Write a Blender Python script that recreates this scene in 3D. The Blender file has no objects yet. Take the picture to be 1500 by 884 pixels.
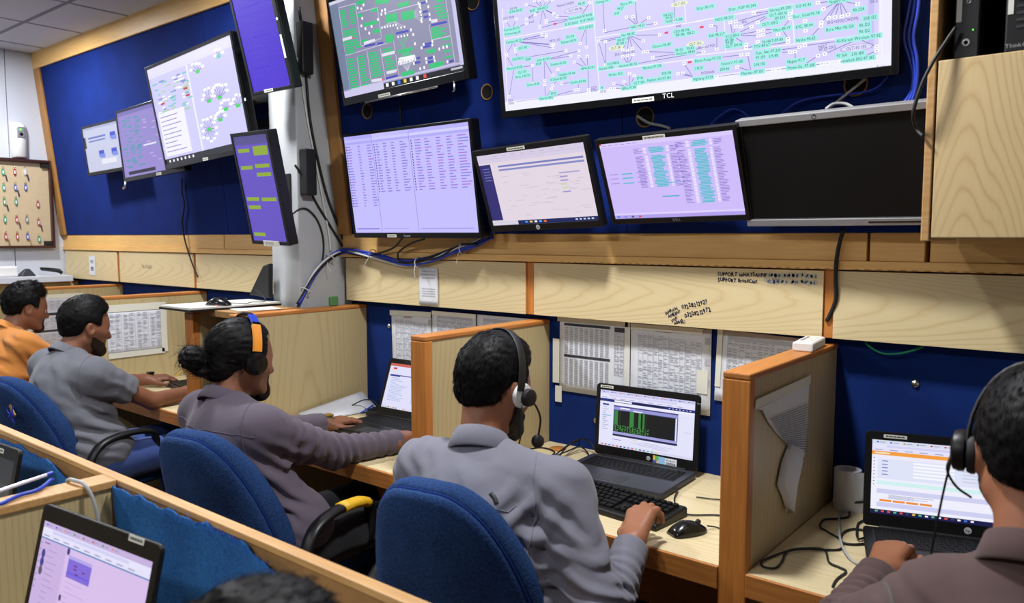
import bpy, bmesh, math, random
import numpy as np
from mathutils import Vector, Matrix, Euler

random.seed(7)
SC = bpy.context.scene
COL = SC.collection
R = math.radians

# ------------------------------------------------------------------ camera
CAM_H, CAM_YAW, CAM_PITCH, CAM_F = 1.52, 38.942, 4.799, 1134.6
cd = bpy.data.cameras.new('camera')
cam = bpy.data.objects.new('camera', cd)
COL.objects.link(cam)
cam.location = (0, 0, CAM_H)
cam.rotation_euler = (R(90 - CAM_PITCH), 0, R(CAM_YAW))
cd.sensor_width = 36.0
cd.lens = CAM_F / 1500.0 * 36.0
cd.clip_start = 0.02
cd.dof.use_dof = True
cd.dof.focus_distance = 2.6
cd.dof.aperture_fstop = 4.5
SC.camera = cam

# ------------------------------------------------------------------ world, exposure
w = bpy.data.worlds.new('world')
SC.world = w
w.use_nodes = True
w.node_tree.nodes['Background'].inputs[0].default_value = (0.85, 0.92, 1.0, 1)
w.node_tree.nodes['Background'].inputs[1].default_value = 0.10
SC.view_settings.view_transform = 'Standard'
SC.view_settings.look = 'None'
SC.view_settings.gamma = 1.0
SC.view_settings.use_curve_mapping = False
SC.view_settings.exposure = 0.0

# ceiling lamps: (x, y, radius, watts); fittings are built with the ceiling
CEIL_Z = 2.768
LAMPS = [(-5.16, 1.56, 0.09, 34), (-3.12, 1.50, 0.10, 42), (-1.05, 1.50, 0.10, 45),
         (-5.16, -0.9, 0.10, 20), (-3.12, -0.9, 0.10, 32), (-1.05, -0.9, 0.10, 28)]
for (lx, ly, lr, lw) in LAMPS:
    ld = bpy.data.lights.new('downlight_glow', 'AREA')
    ld.shape = 'DISK'; ld.size = lr * 2; ld.energy = lw
    ld.color = (0.97, 0.98, 1.0)
    lo = bpy.data.objects.new('downlight_glow', ld); COL.objects.link(lo)
    lo.location = (lx, ly, CEIL_Z - 0.012)
# ------------------------------------------------------------------ helpers
def lin(c):
    return tuple(((v / 255.0) / 12.92 if v / 255.0 <= 0.04045 else ((v / 255.0 + 0.055) / 1.055) ** 2.4) for v in c)

_yaw, _pit = R(CAM_YAW), R(CAM_PITCH)
FW = np.array([-math.sin(_yaw) * math.cos(_pit), math.cos(_yaw) * math.cos(_pit), -math.sin(_pit)])
RT = np.array([math.cos(_yaw), math.sin(_yaw), 0.0])
UP = np.cross(RT, FW)
EYE = np.array([0, 0, CAM_H])

def ray(px, py):
    return FW + RT * (px - 750) / CAM_F - UP * (py - 442) / CAM_F
def at_y(px, py, y):
    d = ray(px, py); return Vector(EYE + d * (y / d[1]))
def at_x(px, py, x):
    d = ray(px, py); return Vector(EYE + d * (x / d[0]))
def at_z(px, py, z):
    d = ray(px, py); return Vector(EYE + d * ((z - CAM_H) / d[2]))

class MB:
    """collects faces, builds ONE mesh object"""
    def __init__(s):
        s.v = []; s.f = []; s.m = []; s.mi = 0
    def add(s, vs, fs):
        o = len(s.v); s.v += [tuple(p) for p in vs]
        s.f += [tuple(i + o for i in f) for f in fs]; s.m += [s.mi] * len(fs); return s
    def box(s, x0, x1, y0, y1, z0, z1):
        vs = [(x, y, z) for z in (z0, z1) for y in (y0, y1) for x in (x0, x1)]
        return s.add(vs, [(0, 2, 3, 1), (4, 5, 7, 6), (0, 1, 5, 4), (2, 6, 7, 3), (0, 4, 6, 2), (1, 3, 7, 5)])
    def obox(s, c, ex, ey, ez):
        c, ex, ey, ez = map(Vector, (c, ex, ey, ez))
        vs = [c + ex * i + ey * j + ez * k for k in (-1, 1) for j in (-1, 1) for i in (-1, 1)]
        return s.add(vs, [(0, 2, 3, 1), (4, 5, 7, 6), (0, 1, 5, 4), (2, 6, 7, 3), (0, 4, 6, 2), (1, 3, 7, 5)])
    def rings(s, rs, cap0=True, cap1=True, closed=True):
        n = len(rs[0]); vs = [p for r in rs for p in r]; fs = []
        for i in range(len(rs) - 1):
            for j in range(n if closed else n - 1):
                a = i * n + j; b = i * n + (j + 1) % n
                fs.append((a, b, b + n, a + n))
        if cap0: fs.append(tuple(range(n - 1, -1, -1)))
        if cap1: fs.append(tuple(range((len(rs) - 1) * n, len(rs) * n)))
        return s.add(vs, fs)
    def tube(s, pts, r, n=8, r2=None, cap=True):
        pts = [Vector(p) for p in pts]; rs = []
        up = Vector((0, 0, 1)); prev = None
        for i, p in enumerate(pts):
            t = (pts[min(i + 1, len(pts) - 1)] - pts[max(i - 1, 0)])
            if t.length < 1e-9: t = Vector((0, 0, 1))
            t.normalize()
            if prev is None:
                a = up if abs(t.dot(up)) < 0.9 else Vector((1, 0, 0))
                u = t.cross(a).normalized()
            else:
                u = (prev - t * prev.dot(t))
                u = u.normalized() if u.length > 1e-6 else t.orthogonal().normalized()
            prev = u; v = t.cross(u)
            rr = r if r2 is None else r + (r2 - r) * i / max(1, len(pts) - 1)
            rs.append([p + (u * math.cos(2 * math.pi * k / n) + v * math.sin(2 * math.pi * k / n)) * rr for k in range(n)])
        return s.rings(rs, cap, cap)
    def lathe(s, prof, c=(0, 0, 0), n=20, axis='z'):
        rs = []
        for (r, h) in prof:
            ring = []
            for k in range(n):
                a = 2 * math.pi * k / n; x, y = r * math.cos(a), r * math.sin(a)
                q = {'z': (x, y, h), 'y': (x, -h, y), 'x': (h, x, y)}[axis]
                ring.append((c[0] + q[0], c[1] + q[1], c[2] + q[2]))
            rs.append(ring)
        return s.rings(rs)
    def rrect(s, cx, cz, w, h, rad, y0, y1, n=5, tilt=None):
        """rounded rectangle in xz, extruded along y"""
        ol = []
        for (sx, sz, a0) in ((1, 1, 0), (-1, 1, 90), (-1, -1, 180), (1, -1, 270)):
            for k in range(n + 1):
                a = R(a0 + 90 * k / n)
                ol.append((cx + sx * (w / 2 - rad) + rad * math.cos(a), cz + sz * (h / 2 - rad) + rad * math.sin(a)))
        return s.rings([[(x, y0, z) for x, z in ol], [(x, y1, z) for x, z in ol]])
    def build(s, name, mats, parent=None, smooth=False, bevel=0.0, world=None, loc=None, rot=None, seg=2, angle=35):
        vs = s.v
        if world is not None:
            o = Vector(world); vs = [(a - o.x, b - o.y, c - o.z) for a, b, c in vs]
        me = bpy.data.meshes.new(name); me.from_pydata(vs, [], s.f)
        if not isinstance(mats, (list, tuple)): mats = [mats]
        for m in mats: me.materials.append(m)
        if any(s.m): me.polygons.foreach_set('material_index', s.m)
        bm = bmesh.new(); bm.from_mesh(me); bmesh.ops.recalc_face_normals(bm, faces=bm.faces); bm.to_mesh(me); bm.free()
        if smooth:
            me.polygons.foreach_set('use_smooth', [True] * len(me.polygons))
            if smooth == 'auto': me.set_sharp_from_angle(angle=R(angle))
        ob = bpy.data.objects.new(name, me); COL.objects.link(ob)
        if world is not None and parent is None: ob.location = world
        if loc is not None: ob.location = loc
        if rot is not None: ob.rotation_euler = rot
        if parent is not None: ob.parent = parent
        if bevel:
            b = ob.modifiers.new('bevel', 'BEVEL'); b.width = bevel; b.segments = seg; b.limit_method = 'ANGLE'; b.angle_limit = R(40)
            b.harden_normals = False
        return ob

def empty(name, loc=(0, 0, 0), rot=(0, 0, 0)):
    o = bpy.data.objects.new(name, None); COL.objects.link(o); o.location = loc; o.rotation_euler = rot
    o.empty_display_size = 0.05
    return o
def tag(o, label, cat, group=None, kind=None):
    if label: o['label'] = label
    if cat: o['category'] = cat
    if group: o['group'] = group
    if kind: o['kind'] = kind
    return o
def struct(o):
    o['kind'] = 'structure'; return o
def child(name, me, parent, loc=(0, 0, 0), rot=(0, 0, 0)):
    o = bpy.data.objects.new(name, me); COL.objects.link(o); o.parent = parent; o.location = loc; o.rotation_euler = rot
    return o
def spline(pts, n=6):
    """catmull-rom through points"""
    P = [Vector(p) for p in pts]; P = [P[0] * 2 - P[1]] + P + [P[-1] * 2 - P[-2]]; out = []
    for i in range(1, len(P) - 2):
        for k in range(n):
            t = k / n
            out.append(0.5 * ((2 * P[i]) + (-P[i - 1] + P[i + 1]) * t + (2 * P[i - 1] - 5 * P[i] + 4 * P[i + 1] - P[i + 2]) * t * t
                              + (-P[i - 1] + 3 * P[i] - 3 * P[i + 1] + P[i + 2]) * t ** 3))
    out.append(P[-2]); return out

# ------------------------------------------------------------------ materials
class NG:
    def __init__(s, name):
        s.m = bpy.data.materials.new(name); s.m.use_nodes = True
        s.t = s.m.node_tree; s.b = s.t.nodes['Principled BSDF']
    def n(s, typ, **kw):
        nd = s.t.nodes.new(typ)
        for k, v in kw.items():
            if k.startswith('i_'):
                key = k[2:]; key = int(key) if key.isdigit() else key
                if hasattr(v, 'is_output') or isinstance(v, bpy.types.NodeSocket): s.t.links.new(v, nd.inputs[key])
                else: nd.inputs[key].default_value = v
            else: setattr(nd, k, v)
        return nd
    def link(s, a, b): s.t.links.new(a, b)
    def math(s, op, a, b=0.0, c=None):
        nd = s.t.nodes.new('ShaderNodeMath'); nd.operation = op
        for i, v in enumerate((a, b, c)):
            if v is None: continue
            if isinstance(v, bpy.types.NodeSocket): s.link(v, nd.inputs[i])
            else: nd.inputs[i].default_value = v
        return nd.outputs[0]
    def mix(s, fac, a, b):
        nd = s.t.nodes.new('ShaderNodeMix'); nd.data_type = 'RGBA'
        for sock, v in ((nd.inputs[0], fac), (nd.inputs[6], a), (nd.inputs[7], b)):
            if isinstance(v, bpy.types.NodeSocket): s.link(v, sock)
            else: sock.default_value = v if not isinstance(v, tuple) or len(v) == 4 else (*v, 1)
        return nd.outputs[2]
    def noise(s, scale, detail=3, vec=None, rough=0.5, out=0):
        nd = s.t.nodes.new('ShaderNodeTexNoise'); nd.inputs['Scale'].default_value = scale
        nd.inputs['Detail'].default_value = detail; nd.inputs['Roughness'].default_value = rough
        if vec is not None: s.link(vec, nd.inputs['Vector'])
        return nd.outputs[out]
    def obj(s): return s.n('ShaderNodeTexCoord').outputs['Object']
    def scale(s, vec, sc):
        nd = s.t.nodes.new('ShaderNodeMapping'); s.link(vec, nd.inputs['Vector']); nd.inputs['Scale'].default_value = sc
        return nd.outputs[0]
    def ramp(s, fac, stops):
        nd = s.t.nodes.new('ShaderNodeValToRGB'); s.link(fac, nd.inputs[0]); e = nd.color_ramp.elements
        while len(e) < len(stops): e.new(0.5)
        for el, (p, c) in zip(e, stops): el.position = p; el.color = (*c, 1) if len(c) == 3 else c
        return nd.outputs[0]
    def bump(s, h, strength=0.3, dist=0.002):
        nd = s.t.nodes.new('ShaderNodeBump'); nd.inputs['Strength'].default_value = strength; nd.inputs['Distance'].default_value = dist
        s.link(h, nd.inputs['Height']); s.link(nd.outputs[0], s.b.inputs['Normal'])
    def set(s, col=None, rough=None, metal=None, spec=None):
        if col is not None:
            if isinstance(col, bpy.types.NodeSocket): s.link(col, s.b.inputs['Base Color'])
            else: s.b.inputs['Base Color'].default_value = (*col, 1)
        if rough is not None: s.b.inputs['Roughness'].default_value = rough
        if metal is not None: s.b.inputs['Metallic'].default_value = metal
        if spec is not None: s.b.inputs['Specular IOR Level'].default_value = spec
        return s.m

def plain(name, c, rough=0.5, metal=0.0, var=0.08, scale=40, spec=None, bump=0.0):
    g = NG(name); c = lin(c)
    nz = g.noise(scale, 3, g.obj())
    col = g.mix(nz, tuple(v * (1 - var) for v in c), tuple(min(1, v * (1 + var)) for v in c))
    if bump: g.bump(nz, bump, 0.001)
    return g.set(col, rough, metal, spec)

def laminate(name, base, line, axis='x', k=9.0, m=14.0, freq=1.0, rough=0.42):
    """pale wood print with cathedral figure; grain runs along `axis`"""
    g = NG(name); o = g.obj(); sep = g.n('ShaderNodeSeparateXYZ', i_0=o)
    X, Y, Z = sep.outputs
    along, across = {'x': (X, Z), 'z': (Z, X), 'xy': (X, Y), 'yz': (Z, Y), 'y': (Y, X)}[axis]
    sc = {'x': (1.2, 6, 6), 'z': (6, 6, 1.2), 'xy': (1.2, 6, 6), 'yz': (6, 6, 1.2), 'y': (6, 1.2, 6)}[axis]
    wob = g.noise(1.6, 3, g.scale(o, sc))
    wob2 = g.noise(0.7, 2, g.scale(o, sc))
    acr = g.math('ADD', across, g.math('MULTIPLY', g.math('SUBTRACT', wob2, 0.5), 0.12))
    v = g.math('ADD', g.math('MULTIPLY', g.math('MULTIPLY', acr, acr), k * 60), g.math('MULTIPLY', along, m))
    v = g.math('ADD', v, g.math('MULTIPLY', wob, 3.0))
    s = g.math('FRACT', g.math('MULTIPLY', v, freq))
    tri = g.math('POWER', g.math('ABSOLUTE', g.math('SUBTRACT', g.math('MULTIPLY', s, 2.0), 1.0)), 4.0)
    fsc = {'x': (4, 120, 120), 'z': (120, 120, 4), 'xy': (4, 120, 120), 'yz': (120, 120, 4), 'y': (120, 4, 120)}[axis]
    fine = g.noise(3.0, 4, g.scale(o, fsc))
    f1 = g.math('MULTIPLY', tri, g.math('ADD', g.math('MULTIPLY', wob2, 0.8), 0.1))
    b = lin(base); l = lin(line)
    c1 = g.mix(fine, tuple(x * 0.94 for x in b), tuple(min(1, x * 1.06) for x in b))
    col = g.mix(f1, c1, l)
    g.bump(fine, 0.05, 0.0005)
    return g.set(col, rough)

def grainwood(name, base, dark, axis='x', rough=0.45):
    g = NG(name); o = g.obj()
    sc = {'x': (3, 60, 60), 'y': (60, 3, 60), 'z': (60, 60, 3)}[axis]
    n1 = g.noise(2.0, 5, g.scale(o, sc)); n2 = g.noise(6, 2, o)
    fac = g.math('ADD', g.math('MULTIPLY', n1, 0.75), g.math('MULTIPLY', n2, 0.35))
    col = g.ramp(fac, [(0.3, lin(dark)), (0.75, lin(base))])
    g.bump(n1, 0.08, 0.0006)
    return g.set(col, rough)

def fabric(name, c, c2, scale=260, rough=0.95, bump=0.5, big=6, dist=0.0015, sheen=0.0):
    g = NG(name); o = g.obj()
    n1 = g.noise(scale, 2, o); n2 = g.noise(big, 3, o)
    fac = g.math('ADD', g.math('MULTIPLY', n1, 0.6), g.math('MULTIPLY', n2, 0.5))
    col = g.ramp(fac, [(0.35, lin(c2)), (0.75, lin(c))])
    g.bump(n1, bump, dist)
    if sheen:
        g.b.inputs['Sheen Weight'].default_value = sheen; g.b.inputs['Sheen Roughness'].default_value = 0.4
        g.b.inputs['Sheen Tint'].default_value = (*lin(c), 1)
    return g.set(col, rough, spec=0.2)

def attr_emit(name, strength=1.0, sampling='AUTO'):
    g = NG(name); a = g.n('ShaderNodeVertexColor', layer_name='Col')
    g.link(a.outputs['Color'], g.b.inputs['Emission Color']); g.b.inputs['Emission Strength'].default_value = strength
    g.m.cycles.emission_sampling = sampling
    return g.set((0.012, 0.012, 0.014), 0.35, spec=0.3)
def attr_print(name, rough=0.7):
    g = NG(name); a = g.n('ShaderNodeVertexColor', layer_name='Col')
    nz = g.noise(60, 2, g.obj())
    col = g.mix(g.math('MULTIPLY', nz, 0.06), a.outputs['Color'], (0.5, 0.5, 0.5, 1))
    return g.set(col, rough)

M = {}
M['black'] = plain('black_plastic', (15, 15, 17), 0.42, var=0.2, spec=.35)
M['black_matte'] = plain('black_matte_plastic', (16, 16, 17), 0.6, var=0.2)
M['black_gloss'] = plain('black_gloss_plastic', (10, 10, 12), 0.22, var=0.1, spec=.4)
M['darkgrey'] = plain('dark_grey_plastic', (42, 43, 47), 0.45)
M['laptopgrey'] = plain('laptop_grey_metal', (58, 60, 68), 0.42, 0.3)
M['silver'] = plain('silver_plastic', (150, 150, 152), 0.35, 0.4)
M['chrome'] = plain('chrome_metal', (205, 205, 205), 0.22, 1.0, var=0.02)
M['white'] = plain('white_plastic', (226, 226, 224), 0.4, var=0.03)
M['paint'] = plain('white_wall_paint', (196, 200, 210), 0.75, var=0.03, scale=5)
M['pillar'] = plain('grey_white_pillar_paint', (168, 171, 173), 0.7, var=0.05, scale=6)
M['ceil'] = plain('ceiling_tile_white', (204, 205, 208), 0.9, var=0.05, scale=120, bump=0.2)
M['tbar'] = plain('ceiling_grid_grey', (120, 122, 126), 0.6)
M['floor'] = plain('dark_floor_tile', (62, 54, 50), 0.55, var=0.2, scale=6)
M['lam_x'] = laminate('pale_laminate_flap', (214, 196, 152), (192, 162, 110), 'x', 12, 9, 0.9)
M['lam_z'] = laminate('pale_laminate_cabinet', (212, 186, 136), (182, 142, 88), 'z', 11, 20, 0.8)
M['lam_part'] = laminate('pale_laminate_partition', (190, 172, 128), (168, 144, 98), 'yz', 4, 5, 0.5)
M['lam_desk'] = laminate('pale_laminate_desk', (214, 198, 158), (192, 166, 118), 'xy', 4, 6, 0.5, 0.38)
M['orange_z'] = grainwood('orange_wood_trim_upright', (206, 134, 60), (168, 98, 38), 'z')
M['orange_x'] = grainwood('orange_wood_trim_lengthwise', (196, 132, 64), (158, 96, 42), 'x')
M['orange_y'] = grainwood('orange_wood_trim_crosswise', (198, 130, 62), (160, 96, 42), 'y')
M['gold_x'] = grainwood('golden_wood_board', (238, 194, 120), (220, 170, 98), 'x')
M['gold_z'] = grainwood('golden_wood_upright', (184, 134, 70), (150, 100, 46), 'z')
M['palewood_x'] = grainwood('pale_wood_cap', (206, 164, 106), (176, 130, 76), 'x')
M['bluewall'] = fabric('blue_wall_felt', (12, 44, 124), (8, 30, 92), 300, bump=0.35)
M['bluedark'] = fabric('blue_bay_felt', (14, 46, 116), (9, 32, 88), 300, bump=0.35)
M['chair'] = fabric('blue_chair_fabric', (38, 70, 120), (19, 39, 76), 170, bump=0.9, sheen=0.12)
M['drape'] = fabric('worn_blue_fabric', (46, 108, 172), (24, 70, 130), 200, bump=0.7, big=5, sheen=0.2)
M['paper'] = plain('white_paper', (216, 219, 226), 0.8, var=0.03, scale=20)
M['tape'] = plain('cream_tape', (220, 219, 206), 0.5, var=0.05)
M['sticker'] = plain('white_sticker', (214, 214, 204), 0.6, var=0.05)
M['bluecable'] = plain('blue_cable', (26, 56, 172), 0.45)
M['greycable'] = plain('grey_cable', (170, 172, 172), 0.5)
M['whitecable'] = plain('white_cable', (206, 206, 202), 0.5)
M['greencable'] = plain('green_cable', (30, 150, 110), 0.5)
M['yellow'] = plain('yellow_tape', (210, 166, 30), 0.5, var=0.15)
M['orange_tape'] = plain('orange_tape', (226, 142, 34), 0.5, var=0.1)
M['bolt'] = plain('bolt_steel', (200, 196, 186), 0.25, 1.0)
M['led_green'] = None
M['emit'] = attr_emit('screen_light', 1.0)
M['emit_fine'] = attr_emit('screen_print_light', 1.0, 'NONE')
M['print'] = attr_print('printed_ink')
M['key_black'] = plain('key_black_plastic', (12, 12, 14), 0.55, var=0.2, spec=.2)
M['dead_screen'] = plain('dead_screen', (9, 9, 10), 0.5, var=.05, spec=.25)
M['dark_void'] = plain('void_and_shade_black', (6, 6, 8), 0.9)
M['raw_edge'] = plain('raw_board_edge', (150, 112, 66), 0.8, var=0.2)
def emit_mat(name, c, s):
    g = NG(name); g.b.inputs['Emission Color'].default_value = (*lin(c), 1); g.b.inputs['Emission Strength'].default_value = s
    return g.set(lin(c), 0.5)
M['led_green'] = emit_mat('green_led', (90, 255, 60), 1.2)
M['led_red'] = emit_mat('red_led', (255, 40, 20), 1.0)

# ------------------------------------------------------------------ flat print: rectangles, lines, letters in one mesh
_gl = {}
def glyph(ch):
    if ch in _gl: return _gl[ch]
    cu = bpy.data.curves.new('glyph', 'FONT'); cu.body = ch; cu.resolution_u = 2; cu.size = 1
    ob = bpy.data.objects.new('glyph', cu); COL.objects.link(ob)
    dg = bpy.context.evaluated_depsgraph_get(); ev = ob.evaluated_get(dg); me = ev.to_mesh()
    vs = [(v.co.x, v.co.y) for v in me.vertices]; fs = [tuple(p.vertices) for p in me.polygons]
    ev.to_mesh_clear(); bpy.data.objects.remove(ob); bpy.data.curves.remove(cu)
    adv = (max(x for x, y in vs) + 0.07) if vs else 0.32
    _gl[ch] = (vs, fs, adv); return _gl[ch]

class Canvas:
    """draws on the local xz plane; +x right, +z up; layers lie a hair apart towards -y"""
    def __init__(s): s.v = []; s.f = []; s.c = []; s.rnd = random.Random(3)
    def poly(s, pts, col, layer=1):
        o = len(s.v); y = -0.00012 * layer
        s.v += [(x, y, z) for x, z in pts]; s.f.append(tuple(range(o, o + len(pts)))); s.c.append(lin(col) if max(col) > 1 else col)
    def rect(s, x0, z0, x1, z1, col, layer=1): s.poly([(x0, z0), (x1, z0), (x1, z1), (x0, z1)], col, layer)
    def line(s, x0, z0, x1, z1, t, col, layer=1):
        dx, dz = x1 - x0, z1 - z0; l = math.hypot(dx, dz) or 1; nx, nz = -dz / l * t / 2, dx / l * t / 2
        s.poly([(x0 + nx, z0 + nz), (x0 - nx, z0 - nz), (x1 - nx, z1 - nz), (x1 + nx, z1 + nz)], col, layer)
    def ell(s, cx, cz, rx, rz, col, layer=1, n=14):
        s.poly([(cx + rx * math.cos(2 * math.pi * k / n), cz + rz * math.sin(2 * math.pi * k / n)) for k in range(n)], col, layer)
    def width(s, txt, size): return sum(glyph(ch)[2] for ch in txt) * size
    def text(s, txt, x, z, size, col, layer=3, rot=0.0, jit=0.0, slant=0.0, center=False, stretch=1.0):
        if center: x -= s.width(txt, size) * stretch / 2 * math.cos(rot); z -= size * 0.33
        ca, sa = math.cos(rot), math.sin(rot); cx = 0.0; y = -0.00012 * layer; col = lin(col)
        for ch in txt:
            vs, fs, adv = glyph(ch); o = len(s.v)
            jz = s.rnd.uniform(-jit, jit) * size; js = 1 + s.rnd.uniform(-jit, jit); jr = s.rnd.uniform(-jit, jit) * 0.8
            for (a, b) in vs:
                a, b = a + slant * b, b
                a, b = a * math.cos(jr) - b * math.sin(jr), a * math.sin(jr) + b * math.cos(jr)
                a, b = (a * js * size * stretch + cx), b * js * size + jz
                s.v.append((x + a * ca - b * sa, y, z + a * sa + b * ca))
            s.f += [tuple(i + o for i in f) for f in fs]; s.c += [col] * len(fs)
            cx += adv * size * stretch * js
        return cx
    def scribble(s, x, z, w, h, col, layer=2, rows=1, gap=0.35, words=4):
        """lines of print too small to read"""
        for r in range(rows):
            xx = x; zz = z - r * h * (1 + gap)
            while xx < x + w * 0.98:
                l = s.rnd.uniform(0.08, 0.3) * w / max(1, words / 4)
                l = min(l, x + w - xx); s.rect(xx, zz - h, xx + l, zz, col, layer); xx += l + w * 0.03
    def build(s, name, mat, parent, loc=(0, 0, 0), rot=(0, 0, 0)):
        me = bpy.data.meshes.new(name); me.from_pydata(s.v, [], s.f); me.materials.append(mat)
        at = me.color_attributes.new('Col', 'FLOAT_COLOR', 'CORNER')
        buf = []
        for p, c in zip(me.polygons, s.c): buf += list((*c, 1.0)) * p.loop_total
        at.data.foreach_set('color', buf)
        ob = bpy.data.objects.new(name, me); COL.objects.link(ob); ob.location = loc; ob.rotation_euler = rot
        if parent is not None: ob.parent = parent
        return ob
# ------------------------------------------------------------------ room shell
XW = -5.96            # end wall
YB = 2.35             # back wall inside the bays
XR = 1.6
LEDGE_Z, LEDGE_Y, LEAN = 1.5306, 2.289, R(6.0)
PT = 1.2085           # top of desk partitions
DZ = 0.7404           # desk top
YF = 1.691            # front of partitions / desk edge

fl = empty('floor'); struct(fl)
_tm = {}
for i in range(10):
    for j in range(6):
        x0 = -6.2 + i * 0.8; y0 = -2.4 + j * 0.8
        if 't' not in _tm:
            _tm['t'] = MB().box(0.003, 0.797, 0.003, 0.797, -0.02, 0).build('floor_tile', M['floor'], fl, bevel=0.002)
            _tm['t'].location = (x0, y0, 0)
        else:
            o = child('floor_tile', _tm['t'].data, fl, (x0, y0, 0))
struct(MB().box(XW - 0.2, XR + 0.4, -2.6, 2.6, -0.06, -0.015).build('floor', M['dark_void']))

ce = empty('ceiling', (0, 0, CEIL_Z)); struct(ce)
MB().box(XW - 0.1, XR + 0.3, -2.5, 2.6, 0.012, 0.05).build('ceiling_slab', M['ceil'], ce)
tl = None
for i in range(-1, 12):
    for j in range(-6, 2):
        x0 = -5.73 + 0.6 * i; y0 = 1.82 + 0.6 * (j - 0)
        if y0 > 2.4 or x0 > 1.2: continue
        if tl is None:
            tl = MB().box(0.012, 0.588, 0.012, 0.588, 0.0, 0.012).build('ceiling_tile', M['ceil'], ce, bevel=0.003)
            tl.location = (x0, y0, 0)
        else:
            child('ceiling_tile', tl.data, ce, (x0, y0, 0))
g = MB()
for i in range(0, 13):
    x = -5.73 + 0.6 * (i - 1); g.box(x - 0.011, x + 0.011, -2.5, 2.45, -0.001, 0.012)
for j in range(-7, 2):
    y = 1.82 + 0.6 * j; g.box(XW, XR, y - 0.011, y + 0.011, -0.0015, 0.0115)
g.build('ceiling_grid', M['tbar'], ce)
lab = {0: 'small round ceiling downlight at the left edge above the key board'}
for i, (lx, ly, lr, lw) in enumerate(LAMPS):
    d = empty('ceiling_downlight', (lx, ly, CEIL_Z))
    tag(d, lab.get(i, 'round ceiling downlight of the office, row %s, %s' % ('over the desks' if ly > 0 else 'behind the camera', ['', 'second', 'third', 'fourth', 'fifth', 'sixth', 'seventh'][i])), 'downlight', 'ceiling downlights')
    MB().lathe([(lr + 0.004, 0.002), (lr + 0.02, -0.004), (lr + 0.022, -0.008), (lr + 0.004, -0.010), (lr, 0.0)], n=28).build('lamp_ring', M['white'], d, smooth=True)
    MB().lathe([(0.001, -0.002), (lr, -0.002), (lr, -0.005), (0.001, -0.005)], n=28).build('lamp_lens', emit_mat('lamp_lens_glow', (250, 250, 255), 3.0), d)

# end wall on the left: painted panels with joints
we = empty('wall_left', (XW, 0, 0)); struct(we)
for k, (y0, y1) in enumerate(((-2.5, -0.4), (-0.4, 0.8), (0.8, 1.985), (1.985, 2.5))):
    MB().box(-0.08, 0, y0 + 0.0025, y1 - 0.0025, 0, CEIL_Z).build('wall_panel', M['paint'], we, bevel=0.003)
MB().box(-0.1, -0.06, -2.5, 2.5, 0, CEIL_Z).build('wall_backing', M['tbar'], we)

# back wall behind the bays
wb = empty('wall_back', (0, YB, 0)); struct(wb)
MB().box(XW, XR, 0.0, 0.12, 0, 1.46).build('lower_felt_wall', M['bluedark'], wb)
MB().box(XW, XR, 0.06, 0.14, 1.40, CEIL_Z).build('upper_wall', M['paint'], wb)
wr = struct(MB().box(XR, XR + 0.1, -2.5, 2.6, 0, CEIL_Z).build('wall_right', M['paint']))

# leaning upper panels, wrapped in blue felt and framed in wood
PH = (CEIL_Z - LEDGE_Z) / math.cos(LEAN)
up_ = empty('wall_back_upper', (0, LEDGE_Y, LEDGE_Z), (LEAN, 0, 0)); struct(up_)
PX0, PX1 = -3.07, -2.865    # pillar
seams_l = [XW, -3.80, PX0]
for a, b in zip(seams_l[:-1], seams_l[1:]):
    MB().box(a + 0.001, b - 0.001, 0.0, 0.04, 0, PH).build('felt_panel', M['bluewall'], up_, bevel=0.003)
seams_r = [PX1, -1.35, 0.10, XR]
for a, b in zip(seams_r[:-1], seams_r[1:]):
    MB().box(a + 0.001, b - 0.001, 0.0, 0.04, 0, PH).build('felt_panel', M['bluewall'], up_, bevel=0.003)
MB().box(XW, PX0, -0.018, 0.0, PH - 0.105, PH + 0.02).build('top_trim', M['gold_x'], up_, bevel=0.003)
MB().box(XW, XW + 0.085, -0.0175, 0.0, 0, PH - 0.105).build('side_trim', M['gold_z'], up_, bevel=0.003)
MB().box(PX1, PX1 + 0.085, -0.0175, 0.0, 0, PH).build('side_trim', M['gold_z'], up_, bevel=0.003)
# cable holes with raw rims
for (hx, hz, hr) in ((-1.924, 2.058, 0.026), (-1.963, 2.387, 0.03), (-1.264, 1.905, 0.03), (-2.60, 2.055, 0.03), (-0.62, 1.93, 0.028)):
    loc = (hx, 0, (hz - LEDGE_Z) / math.cos(LEAN))
    h = MB().lathe([(hr, 0.0), (hr + 0.004, 0.003), (hr + 0.001, 0.004), (hr - 0.002, 0.0)], n=24, axis='y').build('cable_hole', M['raw_edge'], up_, smooth=True)
    h.location = loc
    k = MB().lathe([(0.0005, 0.0012), (hr, 0.0012), (hr, 0.0), (0.0005, 0.0)], n=24, axis='y').build('hole', M['dark_void'], h)

# ledge boards under the panels
ld = empty('trim_1', (0, 0, 0)); struct(ld)
bd = [XW, -3.86, PX0 - 0.001, None, PX1 + 0.001, -0.42, XR]
for a, b in ((XW, -3.86), (-3.855, PX0), (PX1, -0.585), (-0.58, -0.44), (-0.43, XR)):
    MB().box(a, b - 0.003, LEDGE_Y + 0.004, YB + 0.07, 1.452, LEDGE_Z).build('ledge_board', M['gold_x'], ld, bevel=0.002)
for a, b in ((XW, PX0), (PX1, -0.668), (-0.664, XR)):
    MB().box(a, b, LEDGE_Y - 0.004, YB + 0.06, 1.4265, 1.4515).build('ledge_rail', M['gold_x'], ld, bevel=0.002)
hs = MB()
for i in range(34):
    x = -1.62 + i * 0.028
    hs.box(x, x + 0.013, LEDGE_Y - 0.0045, LEDGE_Y, 1.4275, 1.4295)
for i in range(46):
    x = -0.62 + i * 0.03
    hs.box(x, x + 0.016, LEDGE_Y - 0.0045, LEDGE_Y, 1.4275, 1.4295)
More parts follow.
